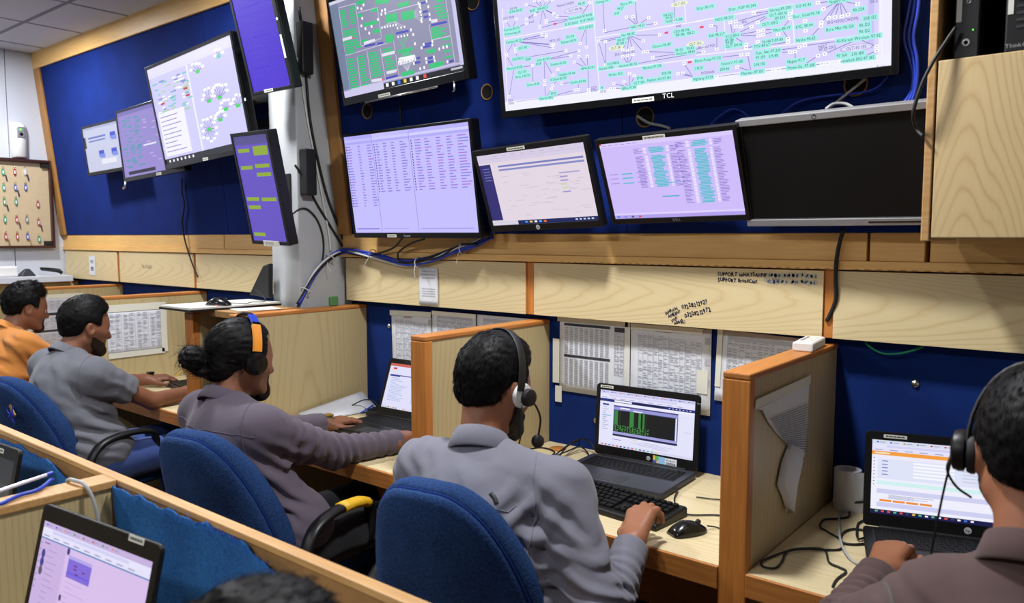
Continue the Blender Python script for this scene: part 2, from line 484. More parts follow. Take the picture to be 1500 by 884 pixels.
hs.build('hinge_slots', M['raw_edge'], ld)['kind'] = 'stuff'

# pillar
pl = struct(MB().box(PX0, PX1, 2.06, YB + 0.02, 0, CEIL_Z).build('wall_pillar', M['pillar'], bevel=0.006))
# ------------------------------------------------------------------ desk partitions
def partition(x0, label, yb=YB, y0=YF, top=PT, th=0.068, front='orange_z'):
    t = empty('desk_partition', (x0 + th / 2, (y0 + yb) / 2, 0)); tag(t, label, 'partition')
    o = t.location
    MB().box(x0 + 0.004, x0 + th - 0.004, y0 + 0.03, yb, 0, top - 0.016).build('partition_panel', M['lam_part'], t, world=o)
    MB().box(x0, x0 + th, y0, y0 + 0.031, 0, top - 0.016).build('front_post', M['orange_z'], t, world=o, bevel=0.003)
    MB().box(x0, x0 + th, y0, yb, top - 0.016, top).build('top_cap', M['orange_y'], t, world=o, bevel=0.004)
    return t
XA, XB, XC, XD, XE, XF, XG = -0.738, -1.781, -2.829, -3.178, -4.22, -5.264, -5.93
partition(XA, 'desk partition with torn paper on its side, carrying a white remote')
partition(XB, 'desk partition between the man in grey shirt and the ponytailed man')
partition(XC, 'desk partition left of the ponytailed man, ending at the pillar')
partition(XD, 'desk partition with orange post under the tray with mouse')
partition(XE, 'desk partition with a taped list behind the man in polo')
partition(XF, 'desk partition beside the man in orange shirt')
partition(XG, 'farthest low desk partition, against the white end wall', th=0.05)

# ------------------------------------------------------------------ desks, one per bay
def desk(x0, x1, label):
    t = empty('desk', ((x0 + x1) / 2, (YF + YB) / 2, 0)); tag(t, label, 'desk'); o = t.location
    MB().box(x0, x1, YF + 0.003, YB, DZ - 0.018, DZ).build('desk_top', M['lam_desk'], t, world=o)
    MB().box(x0, x1, YF - 0.004, YF + 0.022, DZ - 0.056, DZ - 0.001).build('front_edge', M['orange_x'], t, world=o, bevel=0.002)
    MB().box(x0, x1, YB - 0.03, YB - 0.012, 0.25, DZ - 0.02).build('modesty_panel', M['orange_x'], t, world=o)
    return t
th = 0.068
desk(XA + th, 0.30, 'pale desk at the right with paper roll and laptop')
desk(XB + th, XA, 'pale desk with black keyboard, mouse and grey laptop')
desk(XC + th, XB, 'pale desk of the ponytailed man with headphones')
desk(XE + th, XD, 'pale desk of the man in grey polo shirt')
desk(XF + th, XE, 'pale desk of the man in orange shirt')
desk(XG + 0.05, XF, 'pale desk in the far corner by the end wall')

# ------------------------------------------------------------------ hinged flaps above the bays
def flap(x0, x1, label, z0=1.2277, z1=1.4255, y=2.292):
    t = empty('storage_flap', ((x0 + x1) / 2, y, (z0 + z1) / 2)); tag(t, label, 'flap', 'hinged flaps under the ledge'); o = t.location
    MB().box(x0 + 0.001, x1 - 0.001, y, y + 0.004, z0 + 0.001, z1 - 0.004).build('flap_face', M['lam_x'], t, world=o)
    MB().box(x0, x1, y + 0.004, y + 0.02, z0, z1 - 0.003).build('flap_edge', M['orange_x'], t, world=o, bevel=0.002)
    return t
F1 = flap(-2.835, -1.786, 'pale wooden flap with a torn paper strip, right of the pillar')
F2 = flap(-1.748, -0.70, 'pale wooden flap with handwritten phone numbers')
F3 = flap(-0.672, 0.40, 'pale wooden flap under the hanging cabinet')
F4 = flap(-5.94, -5.13, 'pale wooden flap with small printed notice, farthest left')
F5 = flap(-5.10, -4.185, 'pale wooden flap with faint scribble, far middle')
F6 = flap(-4.157, -3.08, 'pale wooden flap left of the pillar behind the tray')
for x0, x1 in ((-1.786, -1.748), (-0.70, -0.672), (-5.13, -5.10), (-4.185, -4.157)):
    dv = MB().box(x0, x1, 2.30, YB, 1.2277, 1.428).build('flap_divider', M['orange_z'], ld, bevel=0.002)
MB().box(XW, PX0, 2.318, YB, 1.2277, 1.245).build('bay_rail', M['orange_x'], ld)
MB().box(PX1, XR, 2.318, YB, 1.2277, 1.245).build('bay_rail', M['orange_x'], ld)

# handwriting on flaps
INK = (22, 28, 92)
cv = Canvas(); cv.rnd = random.Random(11)
def fxz(px, py):
    p = at_y(px, py, 2.2915); return p.x - F2.location.x, p.z - F2.location.z
for (px, py, s, tx) in ((1051, 404, 0.0165, 'SUPPORT WHATSAPP#'), (1051, 412.5, 0.0165, 'SUPPORT BroadCast')):
    x, z = fxz(px, py); st_ = cv.rnd.getstate()
    for dx, dzz in ((0, 0), (.0011, 0), (.0005, .0009)): cv.rnd.setstate(st_); cv.text(tx, x + dx, z + dzz, s, INK, rot=0.0, jit=0.12, stretch=0.84)
SM = (150, 160, 158)
for (px, py) in ((1126, 402.5), (1124, 411.5)):
    x, z = fxz(px, py)
    for k in range(11):
        cv.ell(x + k * 0.0135 + cv.rnd.uniform(-.003, .003), z + cv.rnd.uniform(-.003, .003), 0.010, 0.007, (176 + cv.rnd.randint(-8, 8), 174, 156), 1)
        if k % 2 == 0: cv.ell(x + k * 0.0135 + 0.003, z - .002, 0.003, 0.004, (84, 96, 130), 2)
x, z = fxz(1126, 414.5); cv.text('0301', x, z, 0.016, (70, 82, 130), jit=0.15)
cv.build('support_note', M['print'], F2, (0, -0.0006, 0))['label'] = 'two handwritten support lines'
cv = Canvas(); cv.rnd = random.Random(12)
for (px, py, tx, s) in ((975, 461, 'JAHRAIN', 0.0135), (979, 466, 'AMEENT', 0.0135), (999, 453.5, '03228212927', 0.0185), (984, 472, 'SYED', 0.0125), (988, 476, 'ABBAS', 0.0125), (998, 475.5, 'ALI', 0.012), (1003, 466, '03228212972', 0.0185)):
    x, z = fxz(px, py); st_ = cv.rnd.getstate()
    for dx, dzz in ((0, 0), (.0011, 0), (.0005, .0009)): cv.rnd.setstate(st_); cv.text(tx, x + dx, z + dzz, s, INK, rot=R(16 if s > .018 else 26), jit=0.14, stretch=0.86)
cv.build('phone_note', M['print'], F2, (0, -0.0006, 0))['label'] = 'slanting handwritten names and numbers'
cv = Canvas(); cv.rnd = random.Random(5)
cv.text('1-616 003', -0.16, -0.0, 0.03, (120, 110, 90), jit=0.2)
cv.build('handwriting', M['print'], F5, (0, -0.0006, 0))
# notice on the far flap
nt = MB().box(-0.045, 0.045, -0.002, -0.0005, -0.085, 0.045)
n_o = tag(nt.build('printed_notice', M['paper'], loc=(-5.50, 2.2915, 1.345)), 'small white printed notice stuck on the far left flap', 'notice')
cv = Canvas()
for k in range(3): cv.rect(-0.024, 0.012 - k * .008, 0.024, 0.016 - k * .008, (70, 70, 80), 1)
cv.rect(-0.018, -0.055, 0.02, -0.03, (60, 60, 70), 1); cv.text('LA', -0.016, -0.052, 0.022, (220, 220, 225), 2)
cv.build('print', M['print'], n_o, (0, -0.002, 0))

# ------------------------------------------------------------------ hanging cabinet at the right
cb = empty('hanging_cabinet', (0.1, 2.1, 1.515)); tag(cb, 'pale wooden hanging cabinet with wavy grain at the upper right', 'cabinet'); o = cb.location
CY = 1.92
MB().box(-0.360, 0.62, CY, 2.22, 1.515, 1.8985).build('cabinet_body', M['lam_part'], cb, world=o)
MB().box(-0.357, 0.1, CY - 0.018, CY - 0.001, 1.517, 1.897).build('door', M['lam_z'], cb, world=(o.x - 0.385, o.y, o.z), bevel=0.002).location = (-0.385, 0, 0)
MB().box(0.104, 0.6, CY - 0.018, CY - 0.001, 1.517, 1.897).build('door', M['lam_z'], cb, world=o, bevel=0.002)
MB().box(-0.377, -0.3605, CY - 0.02, 2.24, 1.510, 2.6).build('side_panel', M['palewood_x'], cb, world=o, bevel=0.002)

MB().box(-0.359, 0.62, 2.20, 2.215, 1.90, 2.46).build('shelf_shade_back', M['dark_void'], cb, world=o)  # near-black panel: the shade behind the small computers is put into its colour
MB().box(-0.359, 0.62, CY, 2.22, 2.44, 2.458).build('added_shelf_top', M['palewood_x'], cb, world=o)  # unseen top board, added to darken the shelf below
# ------------------------------------------------------------------ facing row in the foreground
RY, RZ = 0.747, 0.988        # rim
t = empty('low_screen', (-1.6, RY, 0)); tag(t, 'low wooden desk screen covered in torn blue fabric, foreground', 'screen'); o = t.location
MB().box(-4.2, 0.35, RY, RY + 0.026, RZ - 0.014, RZ).build('top_cap', M['palewood_x'], t, world=o, bevel=0.003)
MB().box(-4.2, 0.35, RY + 0.004, RY + 0.024, 0, RZ - 0.014).build('screen_board', M['raw_edge'], t, world=o)
# fabric: two worn lengths whose upper edge sags and frays
def drape(x0, x1, sag, seed, name='fabric_cover'):
    rnd = random.Random(seed); n = 70; mh = 14; m = MB(); rows = []
    ph = [rnd.uniform(0, 6) for _ in range(4)]
    for j in range(mh + 1):
        row = []
        for i in range(n + 1):
            x = x0 + (x1 - x0) * i / n; u = i / n
            topz = RZ - 0.012 - sag(u) + 0.003 * math.sin(70 * u + ph[0]) + 0.003 * math.sin(133 * u + ph[1])
            z = topz + (0.745 - topz) * j / mh
            bulge = 0.012 * (1 - j / mh) + 0.008 * math.sin(9 * u + ph[2] + j * 0.25) + 0.005 * math.sin(23 * u + ph[3] - j * 0.3)
            row.append((x, RY + 0.001 - abs(bulge) * 0.7, z))
        rows.append(row)
    m.rings(rows, False, False, closed=False)
    ob = m.build(name, M['drape'], t, world=o, smooth=True)
    s = ob.modifiers.new('thick', 'SOLIDIFY'); s.thickness = 0.003
    f = MB()
    for k in range(int(90 * (x1 - x0))):
        u = rnd.random(); x = x0 + (x1 - x0) * u; z = RZ - 0.014 - sag(u)
        p = Vector((x, RY - 0.006, z)); d = Vector((rnd.uniform(-.012, .012), rnd.uniform(-.008, 0.004), rnd.uniform(-.004, .012)))
        q = p + d + Vector((rnd.uniform(-.008, .008), 0, rnd.uniform(-.01, .002)))
        f.tube([p, p + d * 0.7, q], 0.0006, 4)
    fr = f.build('frayed_threads', M['bluecable'], ob, world=o); fr['kind'] = 'stuff'
    return ob
drape(-1.714, -0.35, lambda u: 0.0 if u < 0.33 else (0.055 * min(1, ((u - 0.33) / 0.2)) ** 1.4 if u < .60 else max(0.0, 0.055 - 0.5 * (u - .60))), 3)
drape(-4.0, -1.80, lambda u: 0.012 + 0.07 * max(0, (u - 0.9) / 0.1), 5)
# cross panel
p2 = empty('low_cross_screen', (-1.75, 0.3, 0)); tag(p2, 'low wooden cross screen with a grey cable over it, foreground left', 'screen'); o2 = p2.location
MB().box(-1.784, -1.718, -0.25, RY - 0.0005, RZ - 0.018, RZ + 0.0005).build('top_cap', M['palewood_x'], p2, world=o2, bevel=0.003)
MB().box(-1.780, -1.722, -0.24, RY - 0.012, 0, RZ - 0.018).build('screen_board', M['lam_part'], p2, world=o2)
def desk_front(x0, x1, label):
    t = empty('desk', ((x0 + x1) / 2, 0.4, 0)); tag(t, label, 'desk'); o = t.location
    MB().box(x0, x1, 0.02, RY - 0.02, DZ - 0.02, DZ).build('desk_top', M['lam_desk'], t, world=o)
    MB().box(x0, x1, 0.0, 0.02, DZ - 0.056, DZ - 0.001).build('front_edge', M['orange_x'], t, world=o, bevel=0.002)
desk_front(-1.7, -0.4, 'pale desk under the nearest laptop, foreground')
desk_front(-3.2, -1.79, 'pale desk under the dark laptop at the left edge, foreground')
# ------------------------------------------------------------------ wall monitors
class Screen:
    def __init__(s, name, label, pose, bez=(0.012, 0.012, 0.012, 0.018), depth=0.035, mat='black', cat='monitor', rad=0.008, base=(200, 196, 245), wall=True, power=1.0, off=False, group=None, near=1.0):
        x, y, z, a, b, r, w, h = pose; k = 0.8476 * near
        s.w, s.h = w * k, h * k
        s.e = empty(name, (x * k, y * k, CAM_H + (z - 1.6275) * k)); s.e.rotation_mode = 'YXZ'
        s.e.rotation_euler = (R(b), -R(r), R(a)); tag(s.e, label, cat, group)
        W, H = s.w, s.h; l, rr, t, bo = bez
        s.x0, s.x1, s.z0, s.z1 = -W / 2 + l, W / 2 - rr, -H / 2 + bo, H / 2 - t
        s.mat = (Matrix.Translation(s.e.location) @ Matrix.Rotation(R(a), 4, 'Z') @ Matrix.Rotation(R(b), 4, 'X') @ Matrix.Rotation(-R(r), 4, 'Y'))
        s.inv = s.mat.inverted()
        m = MB(); m.rrect(0, 0, W, H, rad, 0.006, depth); m.build('casing', M[mat], s.e, bevel=0.003)
        # bezel: four bars round the display
        f = MB()
        f.box(-W / 2, s.x0, 0.0, 0.0075, -H / 2, H / 2); f.box(s.x1, W / 2, 0.0, 0.0075, -H / 2, H / 2)
        f.box(s.x0, s.x1, 0.0, 0.0075, s.z1, H / 2); f.box(s.x0, s.x1, 0.0, 0.0075, -H / 2, s.z0)
        s.bezel = f.build('bezel', M[mat], s.e, bevel=0.0015)
        m = MB(); m.rrect(0, -0.02 * H, W * 0.62, H * 0.6, 0.02, depth - 0.002, depth + 0.022); m.build('rear_housing', M['black_matte'], s.e, bevel=0.006)
        if wall:
            # bracket reaching back to the leaning panel
            ctr = s.e.location; gap = (LEDGE_Y - math.tan(LEAN) * (ctr.z - LEDGE_Z) - ctr.y) * 0.985 - 0.006
            if gap > depth + 0.02: MB().box(-0.05, 0.05, depth + 0.015, gap, -0.035, 0.035).build('wall_bracket', M['black_matte'], s.e)
        if off:
            MB().box(s.x0, s.x1, 0.003, 0.006, s.z0, s.z1).build('display', M['dead_screen'], s.e); s.c = None
        else:
            bc = Canvas(); bc.rect(s.x0, s.z0, s.x1, s.z1, base, 0); bc.build('display', M['emit'], s.e, (0, 0.004, 0))
            s.c = Canvas()
    def P(s, px, py):
        d = Vector(ray(px, py)); o = s.inv @ Vector(EYE); dd = s.inv.to_3x3() @ d
        q = o + dd * (-(o.y - 0.004) / dd.y); return q.x, q.z
    def U(s, u, v):            # 0..1 from left, 0..1 from top
        return s.x0 + (s.x1 - s.x0) * u, s.z1 + (s.z0 - s.z1) * v
    def rectu(s, u0, v0, u1, v1, col, layer=1):
        x0, z0 = s.U(u0, v1); x1, z1 = s.U(u1, v0); s.c.rect(x0, z0, x1, z1, col, layer)
    def done(s):
        if s.c is not None and s.c.f: s.c.build('display_content', M['emit_fine'], s.e, (0, 0.0037, 0))
    def tagstick(s, u, w=0.05, h=0.012, top=False, txt=True):
        x = -s.w / 2 + s.w * u; z = (s.h / 2 - 0.010) if top else (-s.h / 2 + 0.009)
        st = MB().box(x - w / 2, x + w / 2, -0.0012, 0.0005, z - h / 2, z + h / 2).build('asset_sticker', M['sticker'], s.e)
        if txt:
            c = Canvas(); c.scribble(x - w * 0.42, z + h * 0.15, w * 0.84, h * 0.3, (90, 88, 80), 1); c.build('print', M['print'], st, (0, -0.0013, 0))
    def logo(s, txt, u, size, col=(200, 200, 205), top=False, dz=0.0):
        c = Canvas(); x = -s.w / 2 + s.w * u; z = (s.h / 2 - 0.012 if top else -s.h / 2 + 0.010) + dz
        c.text(txt, x, z, size, col, 1, center=True); c.build('logo', M['print'], s.e, (0, -0.0005, 0))
    def ring_logo(s, u, r, top=False, z=None):
        c = Canvas(); x = -s.w / 2 + s.w * u; z = z if z is not None else (s.h / 2 - 0.011 if top else -s.h / 2 + 0.011)
        c.ell(x, z, r, r, (190, 192, 196), 1); c.text('hp', x, z, r * 1.35, (20, 20, 22), 3, center=True, slant=0.2); c.build('logo', M['print'], s.e, (0, -0.0005, 0))

TEAL, NAVY, WHT, GRN, LAV = (158, 240, 228), (38, 34, 120), (250, 250, 255), (52, 196, 122), (206, 202, 246)
# --- large television with the network map
T = Screen('television', 'large wall television showing a lavender network map', (-1.339, 2.491, 2.548, 1.72, 7.851, -0.191, 1.507, 0.873), (0.016, 0.018, 0.018, 0.024), 0.06, 'black_gloss', 'television', 0.012, (214, 208, 252), wall=0.055)
c = T.c
T.rectu(0, 0.955, 1, 1, (240, 240, 255)); T.rectu(0.975, 0, 1, 1, (236, 234, 255)); T.rectu(0.955, 0, 0.966, 0.93, (196, 192, 244))
def tp(q, ox, s=4.993): return T.P(ox + q[0] / s, q[1] / s)
def seg(ox, a, b, t=0.0016, col=(104, 100, 176), layer=1):
    (x0, z0), (x1, z1) = tp(a, ox), tp(b, ox); c.line(x0, z0, x1, z1, t, col, layer)
def node(ox, x, y, txt, st='t', sz=0.0112):
    px, pz = tp((x, y), ox); w_ = c.width(txt, sz) * 0.86
    if st == 't': c.rect(px - w_ / 2 - .004, pz - sz * .62, px + w_ / 2 + .004, pz + sz * .62, TEAL, 3)
    elif st == 'o': c.ell(px, pz, w_ / 2 + .012, sz * .75, TEAL, 3)
    elif st == 'y': c.ell(px, pz, w_ / 2 + .01, sz * .7, (232, 240, 206), 3)
    elif st == 'e': c.ell(px, pz, w_ / 2 + .016, sz * .85, (150, 146, 200), 2); c.ell(px, pz, w_ / 2 + .014, sz * .75, (222, 218, 252), 3)
    c.text(txt, px, pz, sz, (20, 58, 98) if st in 't o' else NAVY, 5, center=True, stretch=0.86)
def tiny(ox, x, y, s=0.0072):
    px, pz = tp((x, y), ox); c.rect(px - s * .8, pz - s * .6, px + s * .8, pz + s * .6, WHT, 3); c.rect(px - s * .3, pz - s * .15, px + s * .3, pz + s * .15, (140, 140, 190), 4)
A_, B_ = 730, 1020
for a, b in (((45, 285), (700, 165)), ((715, 275), (1500, 150)), ((735, 520), (1500, 425)), ((70, 765), (740, 680))): seg(A_, a, b, .003, (244, 242, 255))
for a, b in (((690, 0), (742, 680)), ((1360, 0), (1372, 160)), ((30, 60), (70, 765))): seg(A_, a, b, .003, (244, 242, 255))
for a, b in (((0, 155), (710, 30)), ((715, 325), (1350, 240)), ((0, 405), (715, 325)), ((700, 30), (718, 322)), ((205, 150), (215, 390)), ((1350, 0), (1360, 440))): seg(B_, a, b, .003, (244, 242, 255))
HUB = [((325, 62), [(265, 5), (205, 35), (270, 105), (205, 140), (305, 190), (350, 150), (405, 100), (430, 120), (300, 0), (350, 0), (395, 0)]),
       ((115, 302), [(320, 255), (350, 250), (350, 270), (385, 330), (405, 325), (400, 350), (60, 395), (125, 355)]),
       ((335, 440), [(400, 550), (340, 590), (530, 410), (590, 372)]), ((640, 205), [(600, 318), (645, 345)]),
       ((955, 258), [(910, 365), (945, 370), (980, 355), (1060, 300), (1060, 380), (1180, 255), (735, 300), (785, 305)]),
       ((950, 472), [(910, 412), (945, 405), (985, 400)]), ((115, 500), [(250, 480), (80, 705), (60, 410)]),
       ((655, 500), [(555, 455), (590, 412), (650, 412), (660, 655)]), ((100, 215), [(55, 155), (130, 140), (205, 175)]),
       ((1018, 188), [(938, 125), (985, 120), (1000, 0), (1100, 130), (1150, 172)]), ((1420, 560), [(1360, 465), (1350, 535), (1315, 540)]),
       ((960, 640), [(920, 600), (960, 540), (995, 555), (845, 612), (850, 650), (820, 650)]), ((345, 717), [(340, 620), (390, 650), (560, 660)]),
       ((130, 745), [(660, 670)]), ((600, 125), [(670, 20), (350, 165), (430, 120), (305, 205)]), ((1370, 385), [(1090, 378), (1130, 420), (1500, 345)]),
       ((145, 430), [(495, 370), (125, 380)]), ((440, 577), [(437, 510), (400, 625)]), ((250, 480), [(255, 610)]), ((585, 598), [(585, 655), (465, 612)]),
       ((765, 10), [(777, 225)]), ((777, 240), [(1020, 190)]), ((785, 310), [(785, 475)]), ((732, 300), [(785, 475)]), ((1285, 0), [(1288, 150)]), ((1020, 465), [(1500, 380)])]
for h_, ends in HUB:
    for e_ in ends:
        seg(A_, h_, e_); tiny(A_, *e_)
HUBB = [((1050, 5), [(970, 130), (1015, 125), (1065, 120), (1110, 108), (915, 165), (930, 65), (1180, 30), (890, 20)]), ((825, 285), [(912, 190)]), ((800, 190), [(795, 155), (800, 225)]),
        ((615, 70), [(290, 158), (330, 195), (450, 165), (685, 100), (420, 98)]), ((265, 262), [(250, 165), (290, 195), (405, 195), (455, 228), (455, 262), (365, 325)]), ((625, 212), [(490, 220), (490, 255), (690, 135), (672, 282), (600, 250)]),
        ((1185, 285), [(940, 395), (1320, 340), (795, 333)]), ((795, 470), [(890, 408)]), ((525, 378), [(755, 345), (685, 382)]), ((725, 440), [(722, 378)]), ((400, 520), [(375, 398), (300, 490)]),
        ((410, 530), [(145, 560), (565, 512)]), ((765, 487), [(600, 508), (920, 468), (960, 462)]), ((1185, 432), [(1320, 370), (1060, 452)]), ((85, 430), [(330, 402)]), ((150, 190), [(150, 360), (110, 188)]), ((480, 335), [(670, 308), (450, 305), (365, 348)])]
for h_, ends in HUBB:
    for e_ in ends:
        seg(B_, h_, e_); tiny(B_, *e_)
for (x, y, tx, st) in ((110, 62, '103.178', 'p'), (130, 80, 'G-Pub-84.107', 't'), (252, 78, '84.97', 't'), (325, 60, 'KIB-84.73', 't'), (490, 32, 'Majeed CWDM', 'p'), (610, 25, '84.141', 't'), (565, 70, 'OLT-108.186', 'e'),
    (600, 122, 'Hockestadi-NF 84.80', 't'), (535, 172, '10.107.84.83', 't'), (648, 146, '10.107.84.80', 't'), (75, 130, 'GCX 10036', 'p'), (240, 125, 'SLX', 'p'), (243, 160, 'Awd', 'p'), (100, 212, 'Korman-84.175', 't'), (105, 242, 'Kormanedge.28', 't'),
    (640, 200, 'NOC-83.202', 't'), (115, 302, 'Kalimpur-83.251', 't'), (180, 350, 'OLT-192', 'o'), (415, 295, 'MPTL 10G', 'p'), (515, 303, 'Shahzad-83.74', 't'), (525, 268, '201.178', 't'), (145, 430, 'RCO-83.55', 't'), (220, 433, '83.89', 't'),
    (330, 435, 'Johar-83.140', 't'), (295, 467, '83.18', 't'), (440, 465, 'Samama-83.102', 't'), (120, 497, 'MicroSoft-83.58', 't'), (175, 527, 'OLT-101', 'o'), (180, 557, 'Imran_5-83.201', 't'), (255, 617, 'Zoom-83.58', 't'), (440, 577, 'K.Chow-83.159', 't'),
    (505, 540, 'Gulshan-83.166', 't'), (585, 598, 'Eureka-83.106', 't'), (655, 497, 'NIPA-83.141', 't'), (405, 683, '83.92', 't'), (350, 717, 'Gharibn-83.8', 't'), (92, 735, 'GCX', 'p'), (95, 757, '30904', 'p'), (700, 640, 'GCX', 'p'), (702, 662, '30904', 'p'),
    (950, 252, 'Nur-98.152', 't'), (900, 292, '108.107', 't'), (893, 318, '85.108', 't'), (862, 350, 'OLT-181', 'y'), (1340, 225, 'CEO-98.196', 't'), (1365, 248, '108.186  108.21', 'o'), (1195, 332, 'Clinoxx-98.187', 't'), (1325, 365, '98.152', 't'), (1405, 352, '98.83', 't'),
    (1370, 385, 'Anchum-98.83', 't'), (1440, 320, 'OLT-154', 'y'), (925, 390, '20G CWDM SES', 'p'), (950, 475, 'Anchum-98.152', 't'), (840, 463, 'Civil-98.56', 't'), (790, 498, 'Alasam-1085', 't'), (860, 543, 'Wiltbe 10.21', 't'), (1125, 490, 'Mazkan-97.178', 't'),
    (1035, 572, '97.18', 't'), (1030, 605, 'OLT-100', 'o'), (1175, 578, 'Highest-103-97.104', 't'), (1230, 535, '208.108', 't'), (955, 643, 'NIPA-97.98', 't'), (1020, 192, 'NOC-99.55', 't'), (940, 25, 'Metro-99.1', 't'), (1285, 150, 'FANE-99.108', 't'), (1240, 108, '104.023', 't'), (1250, 130, '99.50', 't'),
    (895, 62, '99.27', 't'), (867, 98, 'H.W', 't'), (1325, 28, 'OLT-105', 'y'), (765, 10, 'Chining-99.7', 't'), (758, 642, 'H', 't'), (770, 670, '87.05', 'p'), (1320, 190, '40G', 'p')): node(A_, x, y, tx, st)
for (x, y, tx, st) in ((335, 55, '5Star_POP-90.244', 't'), (65, 55, '5Star-90.170', 't'), (205, 135, 'NOC-98.233', 't'), (1050, 2, 'Nagan-90.44', 't'), (615, 65, 'Ishtiaq-89.200', 't'), (600, 103, 'OLT-109.16', 'o'), (613, 130, '89.233', 't'), (540, 172, 'OLT-109.5', 'o'), (265, 262, 'KCS-89.6', 't'), (245, 292, '89.186', 't'), (245, 312, '89.85', 't'),
    (275, 333, 'OLT-109.18', 'o'), (625, 212, 'Haya-89.77', 't'), (560, 297, 'N-HAT-89.86', 't'), (480, 335, 'TTV-89.67', 't'), (785, 40, 'KIS-90.45', 't'), (805, 108, 'Star_Gold-90.78', 't'), (790, 190, 'KIG_90.44', 't'), (800, 287, 'Netks-90.65', 't'), (1187, 70, '90.224', 't'), (1270, 130, '208.122', 't'), (1070, 150, '10G+20G(CWDM)', 'p'),
    (1050, 205, 'Bara Mkt-90.120', 't'), (1230, 182, '90.123', 't'), (1230, 228, '90.122', 't'), (1185, 280, 'Al-Karam Wireless 97.92', 't'), (1170, 350, 'OLT-97.155', 'e'), (1065, 405, '97.166', 't'), (1180, 392, '210.184', 't'), (1185, 432, 'anabad-10G-97.165', 't'), (925, 340, 'NOC', 'p'), (928, 362, '97.33', 'p'), (995, 345, '20G', 'p'),
    (525, 378, 'Fast_Net-97.210', 't'), (470, 420, '97.109', 't'), (565, 408, '215.88', 't'), (462, 470, '208.150', 't'), (730, 445, 'Nagan-97.7', 't'), (765, 487, 'Wymi-Ga_97.108', 't'), (410, 530, 'Maymar-97.105', 't'), (262, 458, 'SectorV-97.160', 't'), (207, 505, '208.46', 't'), (85, 435, 'Block-Pump-97.212', 't'), (85, 530, 'ROSHAN', 'p'), (50, 572, 'Highway-97.59', 't'),
    (1300, 8, 'GCS', 'p'), (1350, 487, 'Auto', 'p'), (350, 160, '10G', 'p'), (150, 255, 'KIK-98.227', 't'), (75, 340, 'Nayatel POI', 'p'), (20, 498, '210.21', 't')): node(B_, x, y, tx, st)
# the part of the map above the picture goes on in the same way
for k in range(90):
    u, v = c.rnd.uniform(0.02, 0.94), c.rnd.uniform(0.03, 0.42); x, z = T.U(u, v)
    if k % 3 == 0: c.rect(x - .045, z - .01, x + .045, z + .01, TEAL, 3)
    elif k % 3 == 1: c.line(x, z, x + c.rnd.uniform(-.15, .15), z + c.rnd.uniform(-.09, .09), .0022, (88, 84, 160))
    else: c.rect(x - .008, z - .006, x + .008, z + .006, WHT, 3)
for (q, r_) in (((415, 175), A_), ((1400, 455), A_), ((1230, 240), A_), ((40, 198), B_)):
    x, z = tp(q, r_); c.rect(x - .006, z - .003, x + .006, z + .003, (226, 70, 110), 5)
T.done(); T.logo('TCL', (T.P(980, 141)[0] + T.w / 2) / T.w, 0.02, (225, 225, 228), dz=0.003); T.tagstick((T.P(943, 146)[0] + T.w / 2) / T.w, 0.075, 0.013)

# --- green map television
T2 = Screen('television', 'wall television showing a green and grey node map', (-2.726, 2.5, 2.545, -0.665, 9.702, 1.821, 0.861, 0.511), (0.012, 0.016, 0.014, 0.032), 0.05, 'black_gloss', 'television', 0.008, (142, 142, 172), wall=0.06, near=0.985)
c = T2.c
def t2(q): return T2.P(480 + q[0] / 5.895, q[1] / 5.895)
def bar(x0, y0, x1, y1, col=GRN, layer=2, t=0.0066):
    (a, b), (e, f) = t2((x0, y0)), t2((x1, y1)); c.line(a, b, e, f, t, col, layer)
T2.rectu(0, 0, 1, 0.03, (214, 212, 235)); T2.rectu(0, 0.945, 1, 1, (20, 20, 30), 1); T2.rectu(0, 0.93, 0.36, 1.0, (206, 202, 236), 2); T2.rectu(0.97, 0, 1, .945, (200, 196, 236)); T2.rectu(0, .915, 1, .935, (190, 186, 226))
T2.rectu(0, 0.03, 0.075, 0.93, (118, 132, 160))
for k, (u, cl) in enumerate(((.38, WHT), (.43, WHT), (.48, (60, 120, 240)), (.53, (240, 210, 80)), (.58, WHT), (.63, WHT), (.69, (230, 80, 60)))): T2.rectu(u, .95, u + .022, .985, cl, 3)
T2.rectu(.9, .955, .985, .975, (190, 190, 200), 3)
def colb(x0, y0, x1, y1, n, w, jit=25):
    for k in range(n):
        f = k / max(1, n - 1); x = x0 + (x1 - x0) * f; y = y0 + (y1 - y0) * f
        l = w - c.rnd.uniform(0, jit); bar(x, y, x + l, y - l * 0.21)
colb(105, 100, 130, 235, 8, 55); colb(185, 70, 200, 205, 7, 60); colb(130, 275, 150, 330, 4, 80); colb(205, 255, 215, 320, 4, 55); colb(140, 365, 165, 465, 6, 90); colb(225, 350, 240, 410, 4, 60)
colb(165, 520, 200, 760, 11, 80); colb(255, 495, 285, 680, 9, 75); colb(350, 465, 385, 665, 10, 100); colb(475, 430, 510, 620, 9, 100, 40); colb(290, 700, 295, 735, 2, 80)
colb(895, 250, 900, 330, 5, 130, 70); colb(915, 60, 960, 160, 5, 105); colb(985, 345, 1010, 500, 4, 80)
for (x0, y0, x1, y1, t) in ((500, 165, 600, 145, .03), (642, 145, 750, 120, .03), (610, 50, 705, 25, .016), (415, 20, 530, 5, .016), (500, 340, 565, 325, .03), (610, 450, 735, 420, .014), (640, 645, 750, 620, .016), (885, 575, 1000, 545, .018), (855, 450, 930, 435, .014), (250, 30, 320, 10, .014), (390, 275, 455, 260, .014), (315, 215, 425, 190, .014), (940, 5, 1000, -5, .014), (260, 140, 300, 128, .012), (295, 360, 340, 348, .012), (375, 95, 430, 80, .012)): bar(x0, y0, x1, y1, GRN, 2, t)
